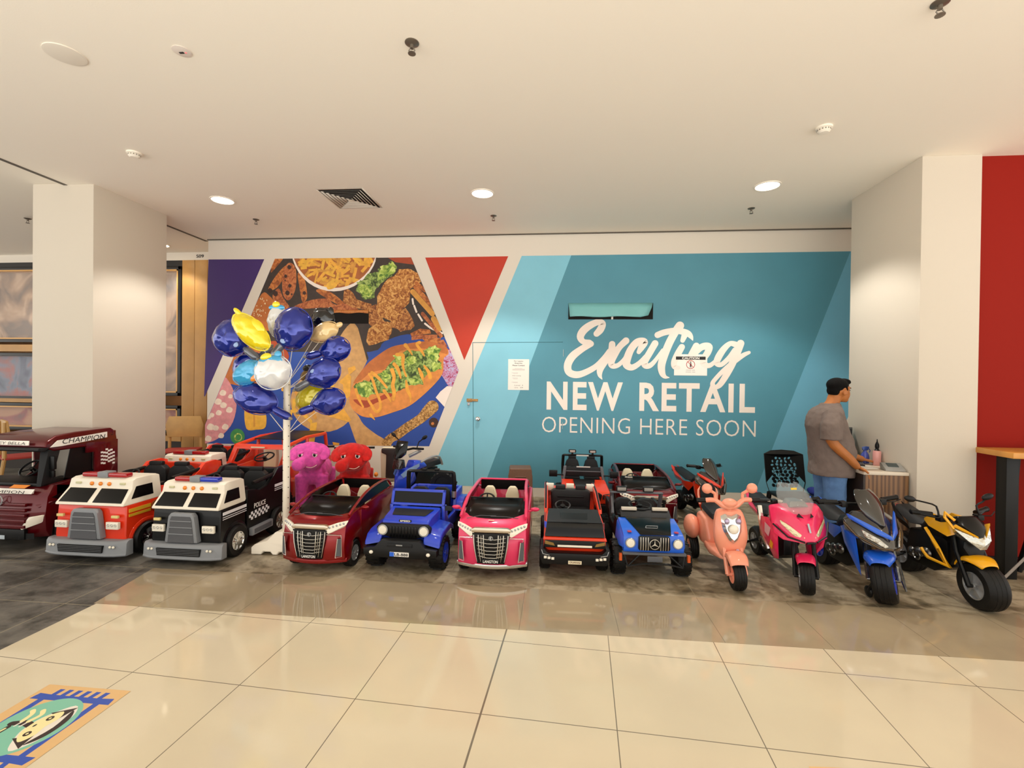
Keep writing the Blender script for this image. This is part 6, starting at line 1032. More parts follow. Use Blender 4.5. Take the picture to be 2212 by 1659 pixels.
def motorbike(label, loc, rz, style, C, short=1, seatc=BLK2, r=.12, w=.07, rim=BLK, steer=0, lean=0, sc=1, bodylean=0):
    t = thing('toy_motorbike', label, 'ride-on motorbike', loc, rz); t.rotation_euler = (0, bodylean, rz)
    fork_fender(t, r, w, C, style if style in ('blue', 'yellow') else 'sport', rim, steer, lean, ENG if style == 'blue' else BLK)
    # engine block, frame, rear
    m = MB(); m.symhull([(.06, .2, .2), (.08, .3, .14), (.09, .5, .14), (.08, .62, .22), (.05, .6, .38), (.05, .28, .42), (.04, .22, .38)]); eng = m.build('engine_block', BLK, t, bev=.01)
    for s in (-1, 1):
        m = MB()
        for k in range(3): m.ell((s * .095, .34 + k * .07, .26 - k * .02), (.025, .045, .04), n=12)
        m.torus((s * .11, .42, .22), .035, .008, ax='x', n=16, k=6); m.build('engine_casing', ENG, eng)
    m = MB(); m.tube([(.1, .36, .2), (.12, .5, .14), (.125, .75, .17), (.12, .92, .24)], [.014, .018, .026, .03], 10, sm=3); m.build('exhaust_pipe', SIL if style != 'yellow' else BLK, t)
    wheel(t, 0, .5 + .28 * short, r, w * 1.15, rim, 0, 6, .58, name='rear_wheel')
    m = MB()
    for s in (-1, 1): m.tube([(s * .055, .5, .2), (s * .06, .78, r)], .014, 6)
    m.build('swing_arm', BLK, t)
    for s in (-1, 1):
        m = MB(); m.tube([(s * .05, .7, .16), (s * .17, .76, .1), (s * .19, .77, .05)], .01, 6); a = m.build('stabiliser', BLK, t); wheel(a, s * .2, .77, .045, .03, BLK, s, 4, .5, name='stabiliser_wheel')
    # seat and tail
    m = MB(); m.symhull([(.05, .4, .44), (.085, .5, .43), (.085, .66, .47), (.07, .8, .5), (.04, .38, .46), (.06, .5, .455), (.06, .68, .5), (.05, .84, .53)]); m.build('seat', seatc, t, bev=.014, seg=3)
    tailc = C if style != 'yellow' else BLK
    for s in (-1, 1):
        m = MB(); m.hull([(s * .06, .55, .36), (s * .085, .56, .42), (s * .09, .75, .45), (s * .05, .93, .52), (s * .03, .95, .54), (s * .06, .8, .4), (s * .07, .72, .47)]); m.build('tail_fairing', tailc, t, bev=.006)
    m = MB(); m.tube([(0, .92, .5), (0, .96, .46)], .025, 8); m.build('tail_light', REDL, t)
    # tank
    tk = {'pink': C, 'blue': BLK2, 'yellow': C, 'red': BLK2}[style]
    m = MB(); m.symhull([(.03, .18, .47), (.075, .26, .5), (.085, .36, .47), (.06, .44, .42), (.02, .2, .52), (.045, .28, .545), (.04, .4, .5), (.06, .24, .4), (.07, .4, .4)]); tank = m.build('tank', tk if style != 'yellow' else BLK, t, bev=.015, seg=3)
    if style == 'yellow':
        for s in (-1, 1):
            m = MB(); m.hull([(s * .06, .1, .47), (s * .1, .14, .44), (s * .105, .3, .47), (s * .07, .4, .5), (s * .06, .3, .57), (s * .07, .14, .54), (s * .09, .2, .56)]); m.build('tank_wing', C, t, bev=.012, seg=3)
            m = MB(); m.tube([(s * .1, .33, .45), (s * .115, .2, .34), (s * .11, .12, .24), (s * .115, .3, .24), (s * .115, .36, .29)], .012, 6); m.hull([(s * .1, .3, .45), (s * .12, .24, .38), (s * .115, .13, .25), (s * .1, .18, .24), (s * .105, .28, .37)]); m.build('side_blade', C, t, bev=.003)
        # headlamp unit
        m = MB(); m.T = Matrix.Translation((0, 0, .025)); m.symhull([(.02, -.02, .38), (.0, -.035, .41), (.07, .0, .43), (.115, .06, .5), (.1, .1, .52), (.03, .0, .46), (.09, .1, .46), (.03, .05, .4)]); m.build('headlamp', mat('faceted_lamp', '#cfd1ca', .1, metal=.8, bump=1.0, bscale=30, coat=1), t, ang=20)
        m = MB(); m.T = Matrix.Translation((0, 0, .025)); m.symhull([(.012, -.018, .455), (.05, .01, .49), (.085, .06, .535), (.06, .1, .575), (.03, .07, .58), (.07, .14, .56), (0, .03, .53), (.04, .12, .5)]); m.build('lamp_cowl', GLOSSBLK, t, bev=.01, seg=3)
        for s in (-1, 1):
            m = MB(); m.T = Matrix.Translation((0, 0, .025)); m.hull([(s * .02, -.02, .452), (s * .028, -.02, .47), (s * .11, .05, .535), (s * .12, .06, .515), (s * .06, .04, .48), (s * .1, .08, .52)]); m.build('cowl_flash', C, t, bev=.003)
            if s > 0: continue
            m = MB(); m.T = Matrix.Translation((0, 0, .025)); m.tube([(s * .115, .06, .5), (s * .14, .1, .57), (s * .125, .12, .6), (s * .09, .08, .55)], .009, 6); m.build('cowl_loop', C, t)
        m = MB(); m.symhull([(.07, .05, .4), (.06, .12, .3), (.05, .2, .22), (.06, .05, .44), (.03, .2, .46), (.04, .03, .33)]); m.build('front_shroud', BLK, t, bev=.008)
        h = handlebar(t, .16, .57, .25, -.03, .08)
        for s in (-1, 1):
            m = MB(); m.tube([(s * .13, .15, .59), (s * .12, .16, .65), (s * .15, .15, .675), (s * .165, .14, .7)] if s > 0 else [(s * .14, .15, .59), (s * .145, .16, .655), (s * .2, .17, .68), (s * .26, .2, .695)], .006, 6, sm=2)
            e = (s * .18, .14, .715) if s > 0 else (s * .29, .2, .705); m.ell(e, (.04, .015, .022), (0, -.3 * s, 0)); m.build('rear_view_mirror', BLK, h)
    if style == 'pink':
        # full fairing: nose shell with flanks running down
        m = MB()
        m.symhull([(.0, -.09, .4), (.05, -.085, .385), (.15, -.01, .39), (.185, .06, .42), (.185, .1, .55), (.14, .06, .6), (.06, -.02, .55), (.03, -.06, .5), (.1, .12, .62), (.17, .16, .6), (.17, .16, .42), (.05, .1, .4)])
        nose = m.build('nose_fairing', C, t, bev=.012, seg=3)
        for s in (-1, 1):
            m = MB(); m.hull([(s * .165, .03, .4), (s * .19, .12, .52), (s * .175, .3, .48), (s * .16, .36, .36), (s * .12, .22, .17), (s * .115, .15, .19), (s * .17, .08, .3), (s * .13, .2, .4)]); fl = m.build('side_fairing', C, t, bev=.008)
            m = MB(); m.hull([(s * .183, .11, .44), (s * .186, .2, .46), (s * .182, .22, .38), (s * .18, .16, .36), (s * .16, .16, .42)]); m.build('side_vent', mat('pale_vent_sticker', '#d3aab0', .3), fl)
            m = MB(); m.hull([(s * .176, .1, .33), (s * .178, .13, .35), (s * .17, .18, .29), (s * .168, .14, .27), (s * .15, .14, .3)]); m.build('yellow_sticker', mat('sticker_gold', '#e8a31c', .4), fl)
            m = MB(); m.hull([(s * .03, -.082, .425), (s * .05, -.075, .405), (s * .075, -.055, .41), (s * .15, .015, .5), (s * .155, .03, .53), (s * .1, -.025, .49), (s * .1, .0, .46)]); m.build('headlamp', mat('cream_lamp', '#d9cba0', .15, metal=.4, coat=1, bump=.8, bscale=40), nose, bev=.004)
            MB().hull([(s * .02, -.05, .552), (s * .055, -.03, .557), (s * .04, -.02, .58), (s * .05, -.0, .555)]).build('air_intake', BLK, nose)
        MB().hull([(-.004, -.085, .46), (.008, -.085, .46), (-.01, -.07, .52), (.004, -.066, .52), (0, -.04, .5)]).build('nose_badge', SIL, nose)
        m = MB(); m.symhull([(.03, -.1, .385), (.03, -.1, .4), (.0, -.105, .392), (.03, -.06, .38)]); m.build('nose_vent', BLK, nose)
        m = MB(); m.tube([(-.19, .05, .49), (-.13, -.04, .42), (-.04, -.092, .395)], .006, 6); m.tube([(.19, .05, .49), (.13, -.04, .42), (.04, -.092, .395)], .006, 6); m.build('fairing_gap', BLK, nose)
        # clear screen
        m = MB(); V = []
        for (z, y, wd) in ((.57, -.02, .1), (.63, .03, .125), (.69, .09, .11), (.745, .15, .075), (.755, .165, .05)): V.append([m.v((wd * u, y + u * u * .07, z)) for u in [-1 + k / 5 for k in range(11)]])
        for a, b in zip(V, V[1:]):
            for k in range(10): m.face([a[k], a[k + 1], b[k + 1], b[k]])
        g = m.build('windshield', mat('clear_screen', '#b9bcbc', .06, alpha=.22, coat=.3, spec=.5), t); md = g.modifiers.new('thick', 'SOLIDIFY'); md.thickness = .004
        MB().box(-.02, .02, .12, .124, .715, .73).build('yellow_tag', mat('tag_yellow', '#e8c23c', .5), g)
        m = MB(); m.symhull([(.07, .06, .6), (.05, .08, .64), (.0, .05, .62), (.06, .2, .6), (.03, .2, .64)]); m.build('instrument_pod', mat('silver_dials', '#8f8d88', .2, metal=.8, bump=.8, bscale=40), t, bev=.006)
        handlebar(t, .2, .61, .23, .0, .05, BLK, WHT)
        MB().box(-.15, -.1, .55, .7, .5, .56).build('backrest', BLK, t, bev=.015) if False else None
        m = MB(); m.tube([(-.1, .5, .5), (-.12, .4, .3), (-.1, .35, .2)], .022, 8); m.build('chrome_side_pipe', CHR, t)
    if style in ('blue', 'red'):
        m = MB(); m.symhull([(.0, -.1, .4), (.05, -.09, .385), (.13, -.0, .42), (.175, .1, .5), (.165, .16, .55), (.1, .16, .6), (.05, .08, .6), (.02, -.03, .5), (.14, .2, .45), (.08, .1, .4)]); nose = m.build('nose_fairing', mat('dark_fairing', '#2b2724', .22, coat=1), t, bev=.01, seg=3)
        for s in (-1, 1):
            m = MB(); m.hull([(s * .0, -.1, .455), (s * .0, -.095, .485), (s * .06, -.035, .53), (s * .15, .09, .59), (s * .165, .13, .6), (s * .155, .1, .56), (s * .07, -.045, .49), (s * .1, .06, .53)]); m.build('v_flash', C, nose, bev=.005)
            m = MB(); m.hull([(s * .03, -.1, .42), (s * .05, -.09, .408), (s * .12, -.0, .46), (s * .13, .02, .51), (s * .06, -.06, .46), (s * .09, .0, .46)]); m.build('headlamp', mat('crystal_lamp', '#b9b4a8', .1, metal=.7, bump=1.0, bscale=40, coat=1), nose, bev=.003)
            m = MB(); m.tube([(s * .01, -.11, .4), (s * .07, -.065, .4), (s * .15, .04, .46), (s * .18, .12, .53)], .008, 6); m.build('chin_line', mat('bronze_trim', '#5d4d3c', .3, metal=.6), nose)
            m = MB(); m.hull([(s * .12, .1, .44), (s * .15, .16, .5), (s * .13, .26, .46), (s * .12, .24, .34), (s * .11, .14, .2), (s * .1, .1, .14), (s * .12, .1, .3), (s * .09, .2, .3)]); m.build('side_fairing', C, t, bev=.006)
            m = MB(); m.hull([(s * .115, .26, .42), (s * .12, .28, .45), (s * .1, .55, .42), (s * .09, .6, .36), (s * .1, .4, .32), (s * .08, .4, .38)]); m.build('lower_side_fairing', C, t, bev=.006)
        m = MB(); V = []
        for (z, y, wd) in ((.53, -.03, .03), (.59, .02, .075), (.66, .07, .09), (.72, .12, .075), (.75, .15, .05)): V.append([m.v((wd * u, y + u * u * .05, z)) for u in [-1 + k / 4 for k in range(9)]])
        for a, b in zip(V, V[1:]):
            for k in range(8): m.face([a[k], a[k + 1], b[k + 1], b[k]])
        g = m.build('windshield', mat('smoked_screen', '#26231f', .12, coat=1), t); md = g.modifiers.new('thick', 'SOLIDIFY'); md.thickness = .004; md = g.modifiers.new('round', 'SUBSURF'); md.levels = 1; md.render_levels = 1
        handlebar(t, .2, .64, .27 if style == 'blue' else .2, -.01, .05)
        if style == 'blue':
            m = MB(); m.tube([(-.07, -.02, .18), (-.09, .03, .1), (-.08, .07, .05)], .012, 6); MB().bm.free(); m.ell((-.08, .07, .05), (.015, .04, .04)); m.build('side_peg', BLK, t)
            m = MB(); m.tube([(.07, -.0, .3), (.1, .0, .17), (.11, -.02, .08)], [.02, .014, .006], 8); m.build('fork_guard', ENG, t)
    shorten(t, .5, short)
    t.scale = (sc, sc, sc); return t
PK = paint('raspberry_plastic', '#e6275c', 0, .25); BL = paint('bike_blue_plastic', '#1d5fd6', 0, .22); YL = paint('bike_yellow_plastic', '#f0ac10', 0, .25); OR = paint('bike_orange_plastic', '#e2340f', 0, .25)
motorbike('raspberry pink ride-on sports motorbike with a clear windshield', (1.80, 3.55, 0), 0, 'pink', PK, w=.09, rim=SIL, steer=-.36, bodylean=-.06)
motorbike('blue and black ride-on motorbike with smoked windshield, between pink and yellow bikes', (2.29, 3.47, 0), .02, 'blue', BL, .75, r=.155, w=.125, rim=P_BLUE, steer=-.62, lean=-.1, bodylean=-.09)
motorbike('yellow and black ride-on motorbike at the far right end of the row', (2.88, 3.45, 0), .02, 'yellow', YL, .58, r=.155, w=.125, rim=SIL, steer=-.08, bodylean=-.07)
motorbike('orange and black ride-on motorbike standing by the teal wall behind the peach scooter', (1.65, 5.05, 0), .25, 'red', OR, sc=.93)

def scooter():
    P_ = paint('peach_plastic', '#f09a7c', 0, .25)
    t = thing('toy_scooter', 'peach pink ride-on scooter with round mirrors and a chrome heart-shaped headlamp', 'ride-on scooter', (1.325, 3.56, 0), -.04); t.rotation_euler = (0, -.05, -.04)
    f = fork_fender(t, .108, .082, P_, 'scooter', P_, .0, 0, P_, .3)
    # leg shield: full, rounded, narrowing downward
    m = MB(); rings = []
    for z, w, yf, d in ((.17, .055, .1, .1), (.22, .085, .07, .12), (.3, .118, .055, .13), (.38, .125, .055, .12), (.46, .118, .07, .11), (.53, .1, .095, .09), (.555, .08, .115, .06)):
        rings.append([(w * math.cos(a) if True else 0, yf + d / 2 - d / 2 * (abs(math.sin(a)) ** .7 * (1 if math.sin(a) > 0 else -1)), z) for a in [2 * PI * k / 20 for k in range(20)]])
    m.loft(rings); sh = m.build('leg_shield', P_, t, sub=1)
    # heart-shaped chrome with round lamp
    def front(x, z, o=.0): return (x, .055 + .055 * (abs(x) / .12) ** 2 + max(0, z - .4) * .3 - o, z)
    H = [(0, .315), (.03, .34), (.062, .4), (.075, .46), (.074, .505), (.04, .525), (0, .51)]
    H = H + [(-x, z) for x, z in H[-2:0:-1]]
    m = MB(); A = [m.v(front(x, z, .008)) for x, z in H]; B = [m.v(front(x * .7, .43 + (z - .43) * .75, .026)) for x, z in H]; n = len(H)
    for i in range(n): m.face([A[i], A[(i + 1) % n], B[(i + 1) % n], B[i]])
    m.face(B); hp = m.build('chrome_heart', mat('pale_chrome', '#dcdcd8', .12, metal=.85), sh)
    m = MB(); m.ell((0, .03, .425), (.034, .018, .034)); m.build('headlamp', LENS, hp)
    for s in (-1, 1): MB().ell((s * .042, .045, .48), (.018, .014, .022)).build('indicator', mat('lilac_lens', '#b7a9c4', .15, metal=.5), hp)
    random.seed(4)
    for (x, z, c) in ((-.07, .37, '#e8c4c8'), (-.06, .345, '#b9a0c0'), (.09, .33, '#d9b0c4'), (.1, .36, '#c39ab0'), (-.085, .31, '#9f8ab0'), (.03, .26, '#c9b0c8')):
        MB().ell(front(x, z, .0), (.013, .003, .012), n=10).build('flower_decal', mat('decal_' + c[1:], c, .4), sh)
    # floorboard and seat tub
    m = MB(); m.symhull([(.08, .14, .17), (.11, .3, .15), (.12, .42, .17), (.08, .14, .2), (.12, .3, .19), (.12, .42, .22), (.04, .1, .17)]); m.build('floorboard', P_, t, bev=.015, seg=3)
    m = MB(); m.symhull([(.1, .38, .17), (.13, .5, .18), (.13, .66, .24), (.1, .36, .24), (.11, .42, .4), (.12, .56, .42), (.1, .7, .38), (.06, .74, .3)]); m.build('seat_tub', P_, t, bev=.025, seg=3)
    m = MB(); m.symhull([(.07, .34, .41), (.085, .45, .43), (.09, .6, .44), (.06, .7, .44), (.06, .36, .45), (.07, .5, .47), (.06, .66, .48)]); m.build('seat', BLK2, t, bev=.015, seg=3)
    m = MB(); m.prism([(-.06, .46), (.06, .46), (.065, .58), (.04, .62), (-.04, .62), (-.065, .58)], .7, .73, 'y'); m.build('backrest', BLK2, t, bev=.01); m = MB(); m.tube([(-.07, .7, .44), (-.075, .72, .56), (0, .73, .6), (.075, .72, .56), (.07, .7, .44)], .009, 8, sm=3); m.build('backrest_hoop', P_, t)
    for s in (-1, 1):
        MB().ell((s * .17, .6, .28), (.065, .11, .1), n=20).build('wheel_pod', P_, t); wheel(t, s * .165, .62, .105, .07, P_, s, 6, .55, name='rear_wheel')
    # bars
    m = MB(); m.tube([(-.16, .14, .615), (-.1, .12, .62), (-.055, .11, .585), (0, .105, .575), (.055, .11, .585), (.1, .12, .62), (.16, .14, .615)], [.018, .018, .02, .024, .02, .018, .018], 10, sm=2); hb = m.build('handlebar', P_, t)
    MB().ell((0, .11, .6), (.055, .045, .035), n=18).build('dash_pod', P_, hb)
    for s in (-1, 1):
        MB().cyl((s * .15, .14, .615), (s * .225, .155, .612), .018, n=12).build('grip', BLK, hb)
        m = MB(); m.tube([(s * .1, .12, .625), (s * .1, .12, .67), (s * .15, .1, .7)], .012, 8, sm=2); m.ell((s * .16, .1, .712), (.038, .03, .038), n=18); m.build('rear_view_mirror', P_, hb)
    MB().cyl((0, .13, .5), (0, .12, .6), .02, n=12).build('steering_column', P_, t)
scooter()

def adventure_bike():
    """blue and silver bike behind the red minivan, tall beak screen"""
    t = thing('toy_motorbike', 'blue and silver ride-on touring motorbike with tall black screen behind the blue jeep', 'ride-on motorbike', (-1.64, 4.86, 0), -.42)
    wheel(t, 0, 0, .13, .09, SIL, 0, 6, name='front_wheel'); wheel(t, 0, .66, .13, .09, SIL, 0, 6, name='rear_wheel')
    m = MB(); m.symhull([(.0, -.1, .34), (.05, -.06, .3), (.09, .05, .4), (.1, .1, .54), (.06, .04, .56), (.03, -.06, .48), (.05, .2, .4), (.0, .1, .3)]); n = m.build('front_fairing', P_BLUE, t, bev=.01)
    MB().symhull([(.045, -.08, .555), (.06, -.05, .63), (.04, -.06, .66), (.05, .02, .56), (.05, .0, .65)]).build('lamp_unit', mat('black_lamp_cluster', '#221f1d', .2, coat=1, bump=.8, bscale=50), t, bev=.004)
    MB().symhull([(.0, -.09, .655), (.05, -.05, .67), (.075, .0, .74), (.03, -.06, .76), (.06, -.0, .83), (.08, .03, .845), (.03, .02, .84), (.04, .04, .7)]).build('windshield', GLOSSBLK, t, bev=.008)
    for s in (-1, 1):
        m = MB(); m.hull([(s * .05, -.06, .5), (s * .09, .02, .56), (s * .13, .15, .6), (s * .12, .16, .56), (s * .06, -.02, .46), (s * .1, .1, .52)]); m.build('side_flash', mat('pale_blue_flash', '#8fb0dc', .2, coat=1), n, bev=.003)
        m = MB(); m.tube([(s * .06, .06, .68), (s * .13, .1, .72), (s * .15, .14, .74)], .018, 8); m.build('hand_guard', SIL, t)
        m = MB(); m.tube([(s * .13, .1, .765), (s * .14, .12, .83), (s * .2, .12, .87)], .006, 6); m.ell((s * .22, .12, .885), (.04, .014, .02), (0, -.5 * s, 0)); m.build('rear_view_mirror', BLK, t)
        MB().torus((s * .04, -.02, .2), .05, .01, ax='x', n=16, k=6).build('fork_ring', SIL, t) if s > 0 else None
    m = MB(); m.tube([(-.2, .1, .76), (-.08, .1, .76), (0, .1, .74), (.08, .1, .76), (.22, .1, .765)], .012, 8); m.build('handlebar', BLK, t)
    m = MB(); m.symhull([(.06, .12, .5), (.1, .2, .56), (.1, .32, .54), (.04, .16, .62), (.05, .3, .6)]); m.build('tank', P_BLUE, t, bev=.012)
    m = MB(); m.symhull([(.07, .32, .5), (.08, .6, .52), (.05, .34, .56), (.06, .62, .58)]); m.build('seat', BLK2, t, bev=.014)
    m = MB(); m.symhull([(.07, .1, .2), (.08, .5, .2), (.07, .2, .5), (.06, .55, .5)]); m.build('engine_block', BLK, t, bev=.01)
    m = MB(); m.tube([(.1, .2, .6), (.13, .35, .64), (.12, .5, .62), (.1, .58, .52)], .013, 8, sm=2); m.build('luggage_rail', SIL, t)
adventure_bike()
# ================================================================ plush ride-on elephants
def plush(name, c, shade): return mat(name, c, .95, noise=.2, nscale=24, bump=.35, bscale=420, sheen=.15)
def elephant(label, loc, rz, colr, legc, sc=1):
    t = thing('plush_elephant', label, 'plush ride-on animal', loc, rz, 'plush ride-on elephants'); m = MB()
    m.ell((0, .28, .5), (.16, .3, .15)); m.ell((0, .12, .52), (.145, .16, .16)); m.ell((0, .02, .62), (.1, .12, .12))
    m.ell((0, -.04, .70), (.165, .14, .14), n=24); m.ell((0, -.09, .65), (.14, .1, .09), n=20)                       # head, cheeks
    m.tube([(0, -.13, .715), (-.035, -.185, .68), (-.07, -.215, .65)], [.026, .036, .055], 12, sm=4); m.ell((-.078, -.215, .632), .064, n=20)   # short curling trunk
    for s in (-1, 1):
        for y in (.06, .48): m.tube([(s * .1, y, .48), (s * .105, y, .26), (s * .105, y, .12)], [.075, .06, .062], 12); m.ell((s * .105, y, .12), (.062, .062, .05))
    b = m.build('body', colr, t, remesh=.011, smooth=3)
    for s in (-1, 1):
        m = MB(); m.rot((s * .095, -.05, .795), (.55, s * .62, s * -.3)); m.ell((s * .045, -.03, .0), (.105, .085, .018), n=20); m.ell((s * .115, -.055, -.01), (.045, .06, .015)); m.ell((s * .02, -.1, -.01), (.06, .03, .012)); m.build('ear', colr, t, remesh=.009, smooth=3)
        e = MB().ell((s * .068, -.168, .722), (.024, .012, .026), (.1, .15 * s, 0)).build('eye', mat('eye_white', '#efe6dd', .3), t); MB().ell((s * .068 - .003, -.178, .722), (.013, .008, .017)).build('pupil', GLOSSBLK, e)
        MB().ell((s * .068, -.171, .744), (.03, .018, .011), (.3, .3 * s, 0)).build('eyelid', colr, e)
    MB().tube([(-.01, -.19, .605), (.045, -.186, .598), (.085, -.16, .618)], .0028, 6, sm=3).build('mouth', mat('mouth_stitch', '#e8c9b8', .8), t)
    for s in (-1, 1):
        for y in (.06, .48):
            MB().box(s * .105 - .06, s * .105 + .06, y - .07, y + .07, .045, .085).build('foot_block', CREAM, t, bev=.01)
            MB().cyl((s * .105 - .02, y, .03), (s * .105 + .02, y, .03), .03, n=14).build('castor', BLK, t)
    MB().tube([(-.2, .12, .765), (.21, .12, .765)], .011, 8).build('handlebar', BLK, t); MB().cyl((0, .12, .6), (0, .12, .765), .012, n=8).build('handle_post', BLK, t)
    t.scale = (sc, sc, sc); return t
elephant('pink plush ride-on elephant with drooping ears, right of the white pole', (-2.55, 4.70, 0), .3, plush('pink_plush', '#dd4fa6', 0), CREAM)
elephant('red plush ride-on elephant standing right of the pink one', (-2.10, 4.70, 0), .3, plush('red_plush', '#c4130d', 0), CREAM)
# cream ride with a dark T-shaped seat back, seen between the red elephant and the blue motorbike
t = thing('toy_rocker', 'cream ride-on partly hidden behind the red elephant, with a dark brown T-shaped seat back', 'ride-on toy', (-1.83, 5.0, 0))
DB = mat('dark_brown_leather', '#2c211e', .5, bump=.3, bscale=120)
MB().prism([(-.12, .36), (.12, .36), (.13, .7), (.1, .74), (-.1, .74), (-.13, .7)], .1, .14, 'y').build('back_shell', CREAM, t, bev=.02, seg=3)
MB().prism([(-.05, .4), (.05, .4), (.045, .66), (.1, .68), (.1, .73), (-.1, .73), (-.1, .68), (-.045, .66)], .05, .1, 'y').build('seat_back', DB, t, bev=.014, seg=3)
MB().box(-.14, .14, -.05, .5, .08, .36).build('body', CREAM, t, bev=.03, seg=3)
for s in (-1, 1):
    MB().ell((s * .135 + (.0), .0, .45), (.022, .022, .026)).build('side_lamp', AMBER, t)
    for y in (.02, .42): wheel(t, s * .13, y, .08, .05, SIL, s, 5)

# ================================================================ balloon stand
t = thing('balloon_stand', 'white drilled post on a chunky white plastic foot holding foil balloons', 'balloon stand', (-2.36, 3.93, 0), .02)
m = MB(); m.prism([(-.21, 0), (-.21, .06), (-.19, .08), (-.1, .1), (-.06, .16), (.06, .16), (.1, .1), (.19, .08), (.21, .06), (.21, 0), (.12, 0), (.1, .025), (.04, .025), (.02, 0), (-.02, 0), (-.04, .025), (-.1, .025), (-.12, 0)], -.17, .17, 'y')
m.taper(lambda x, y, z: (x, y * (1 - max(0, z - .06) * 6 if z > .06 else 1), z)); m.build('foot', WHT, t, bev=.01, seg=3)
MB().cyl((0, 0, .12), (0, 0, 1.5), .029, n=20).build('post', WHT, t)
m = MB()
for k in range(14):
    z = .24 + k * .09
    for a in (-1.2, .6): m.cyl((.0275 * math.sin(a + .5), -.0275 * math.cos(a + .5), z + (.03 if a > 0 else 0)), (.03 * math.sin(a + .5), -.03 * math.cos(a + .5), z + (.03 if a > 0 else 0)), .005, n=8)
m.build('post_holes', mat('hole_dark', '#4a443c', .8), t)
FB = mat('blue_foil', '#0d2590', .16, metal=.45, coat=1, bump=.35, bscale=9)
FK = mat('black_foil', '#0c0c0e', .12, metal=.3, coat=1, bump=.4, bscale=9); FY = mat('yellow_foil', '#f3da0c', .16, metal=.15, coat=1, bump=.25, bscale=9)
FY2 = mat('olive_yellow_foil', '#c9b814', .2, metal=.2, coat=1, bump=.4, bscale=9); FW = mat('white_foil', '#dfe0e0', .18, metal=.1, coat=1, bump=.25, bscale=9)
FC = mat('cyan_foil', '#3aa6d8', .18, metal=.15, coat=1, bump=.25, bscale=9); FT = mat('tan_foil', '#e3c286', .2, metal=.1, coat=1, bump=.3, bscale=9); FO = mat('orange_foil', '#ea8a24', .2, coat=1)
FG = mat('grey_foil', '#6d7078', .2, metal=.3, coat=1, bump=.4, bscale=12); FP = mat('pale_patch', '#8fa9d6', .3, coat=.5)
FOLD = bpy.data.textures.new('foil_folds', 'CLOUDS'); FOLD.noise_scale = .07
def pillow(m, a, b, d, tear=0, n=36, k=8, lump=.035):
    """inflated foil shape in the local x-z plane; tear draws the -x end out"""
    top, bot = [], []
    out = []
    for i in range(n):
        th = 2 * PI * i / n; x, z = math.cos(th), math.sin(th)
        if tear and x < 0: z *= (1 - tear * x * x)
        out.append((a * x * (1 + (.25 * tear if x < 0 else 0)), b * z))
    for sgn in (-1, 1):
        rings = []
        for j in range(k + 1):
            f = 1 - j / k; h = d * math.sqrt(max(0, 1 - f * f)) * sgn
            rings.append([(x * f * (1 + lump * math.cos(i * 7.3) * f ** 6), h, z * f * (1 + lump * math.cos(i * 5.1) * f ** 6)) for i, (x, z) in enumerate(out)] if f > 0 else None)
        R = [[m.v(p) for p in r] for r in rings[:-1]]; c = m.v((0, d * sgn, 0))
        for p, q_ in zip(R, R[1:]):
            for i in range(n): m.face([p[i], p[(i + 1) % n], q_[(i + 1) % n], q_[i]])
        for i in range(n): m.face([R[-1][i], R[-1][(i + 1) % n], c])
    m.bm.normal_update()
    return out
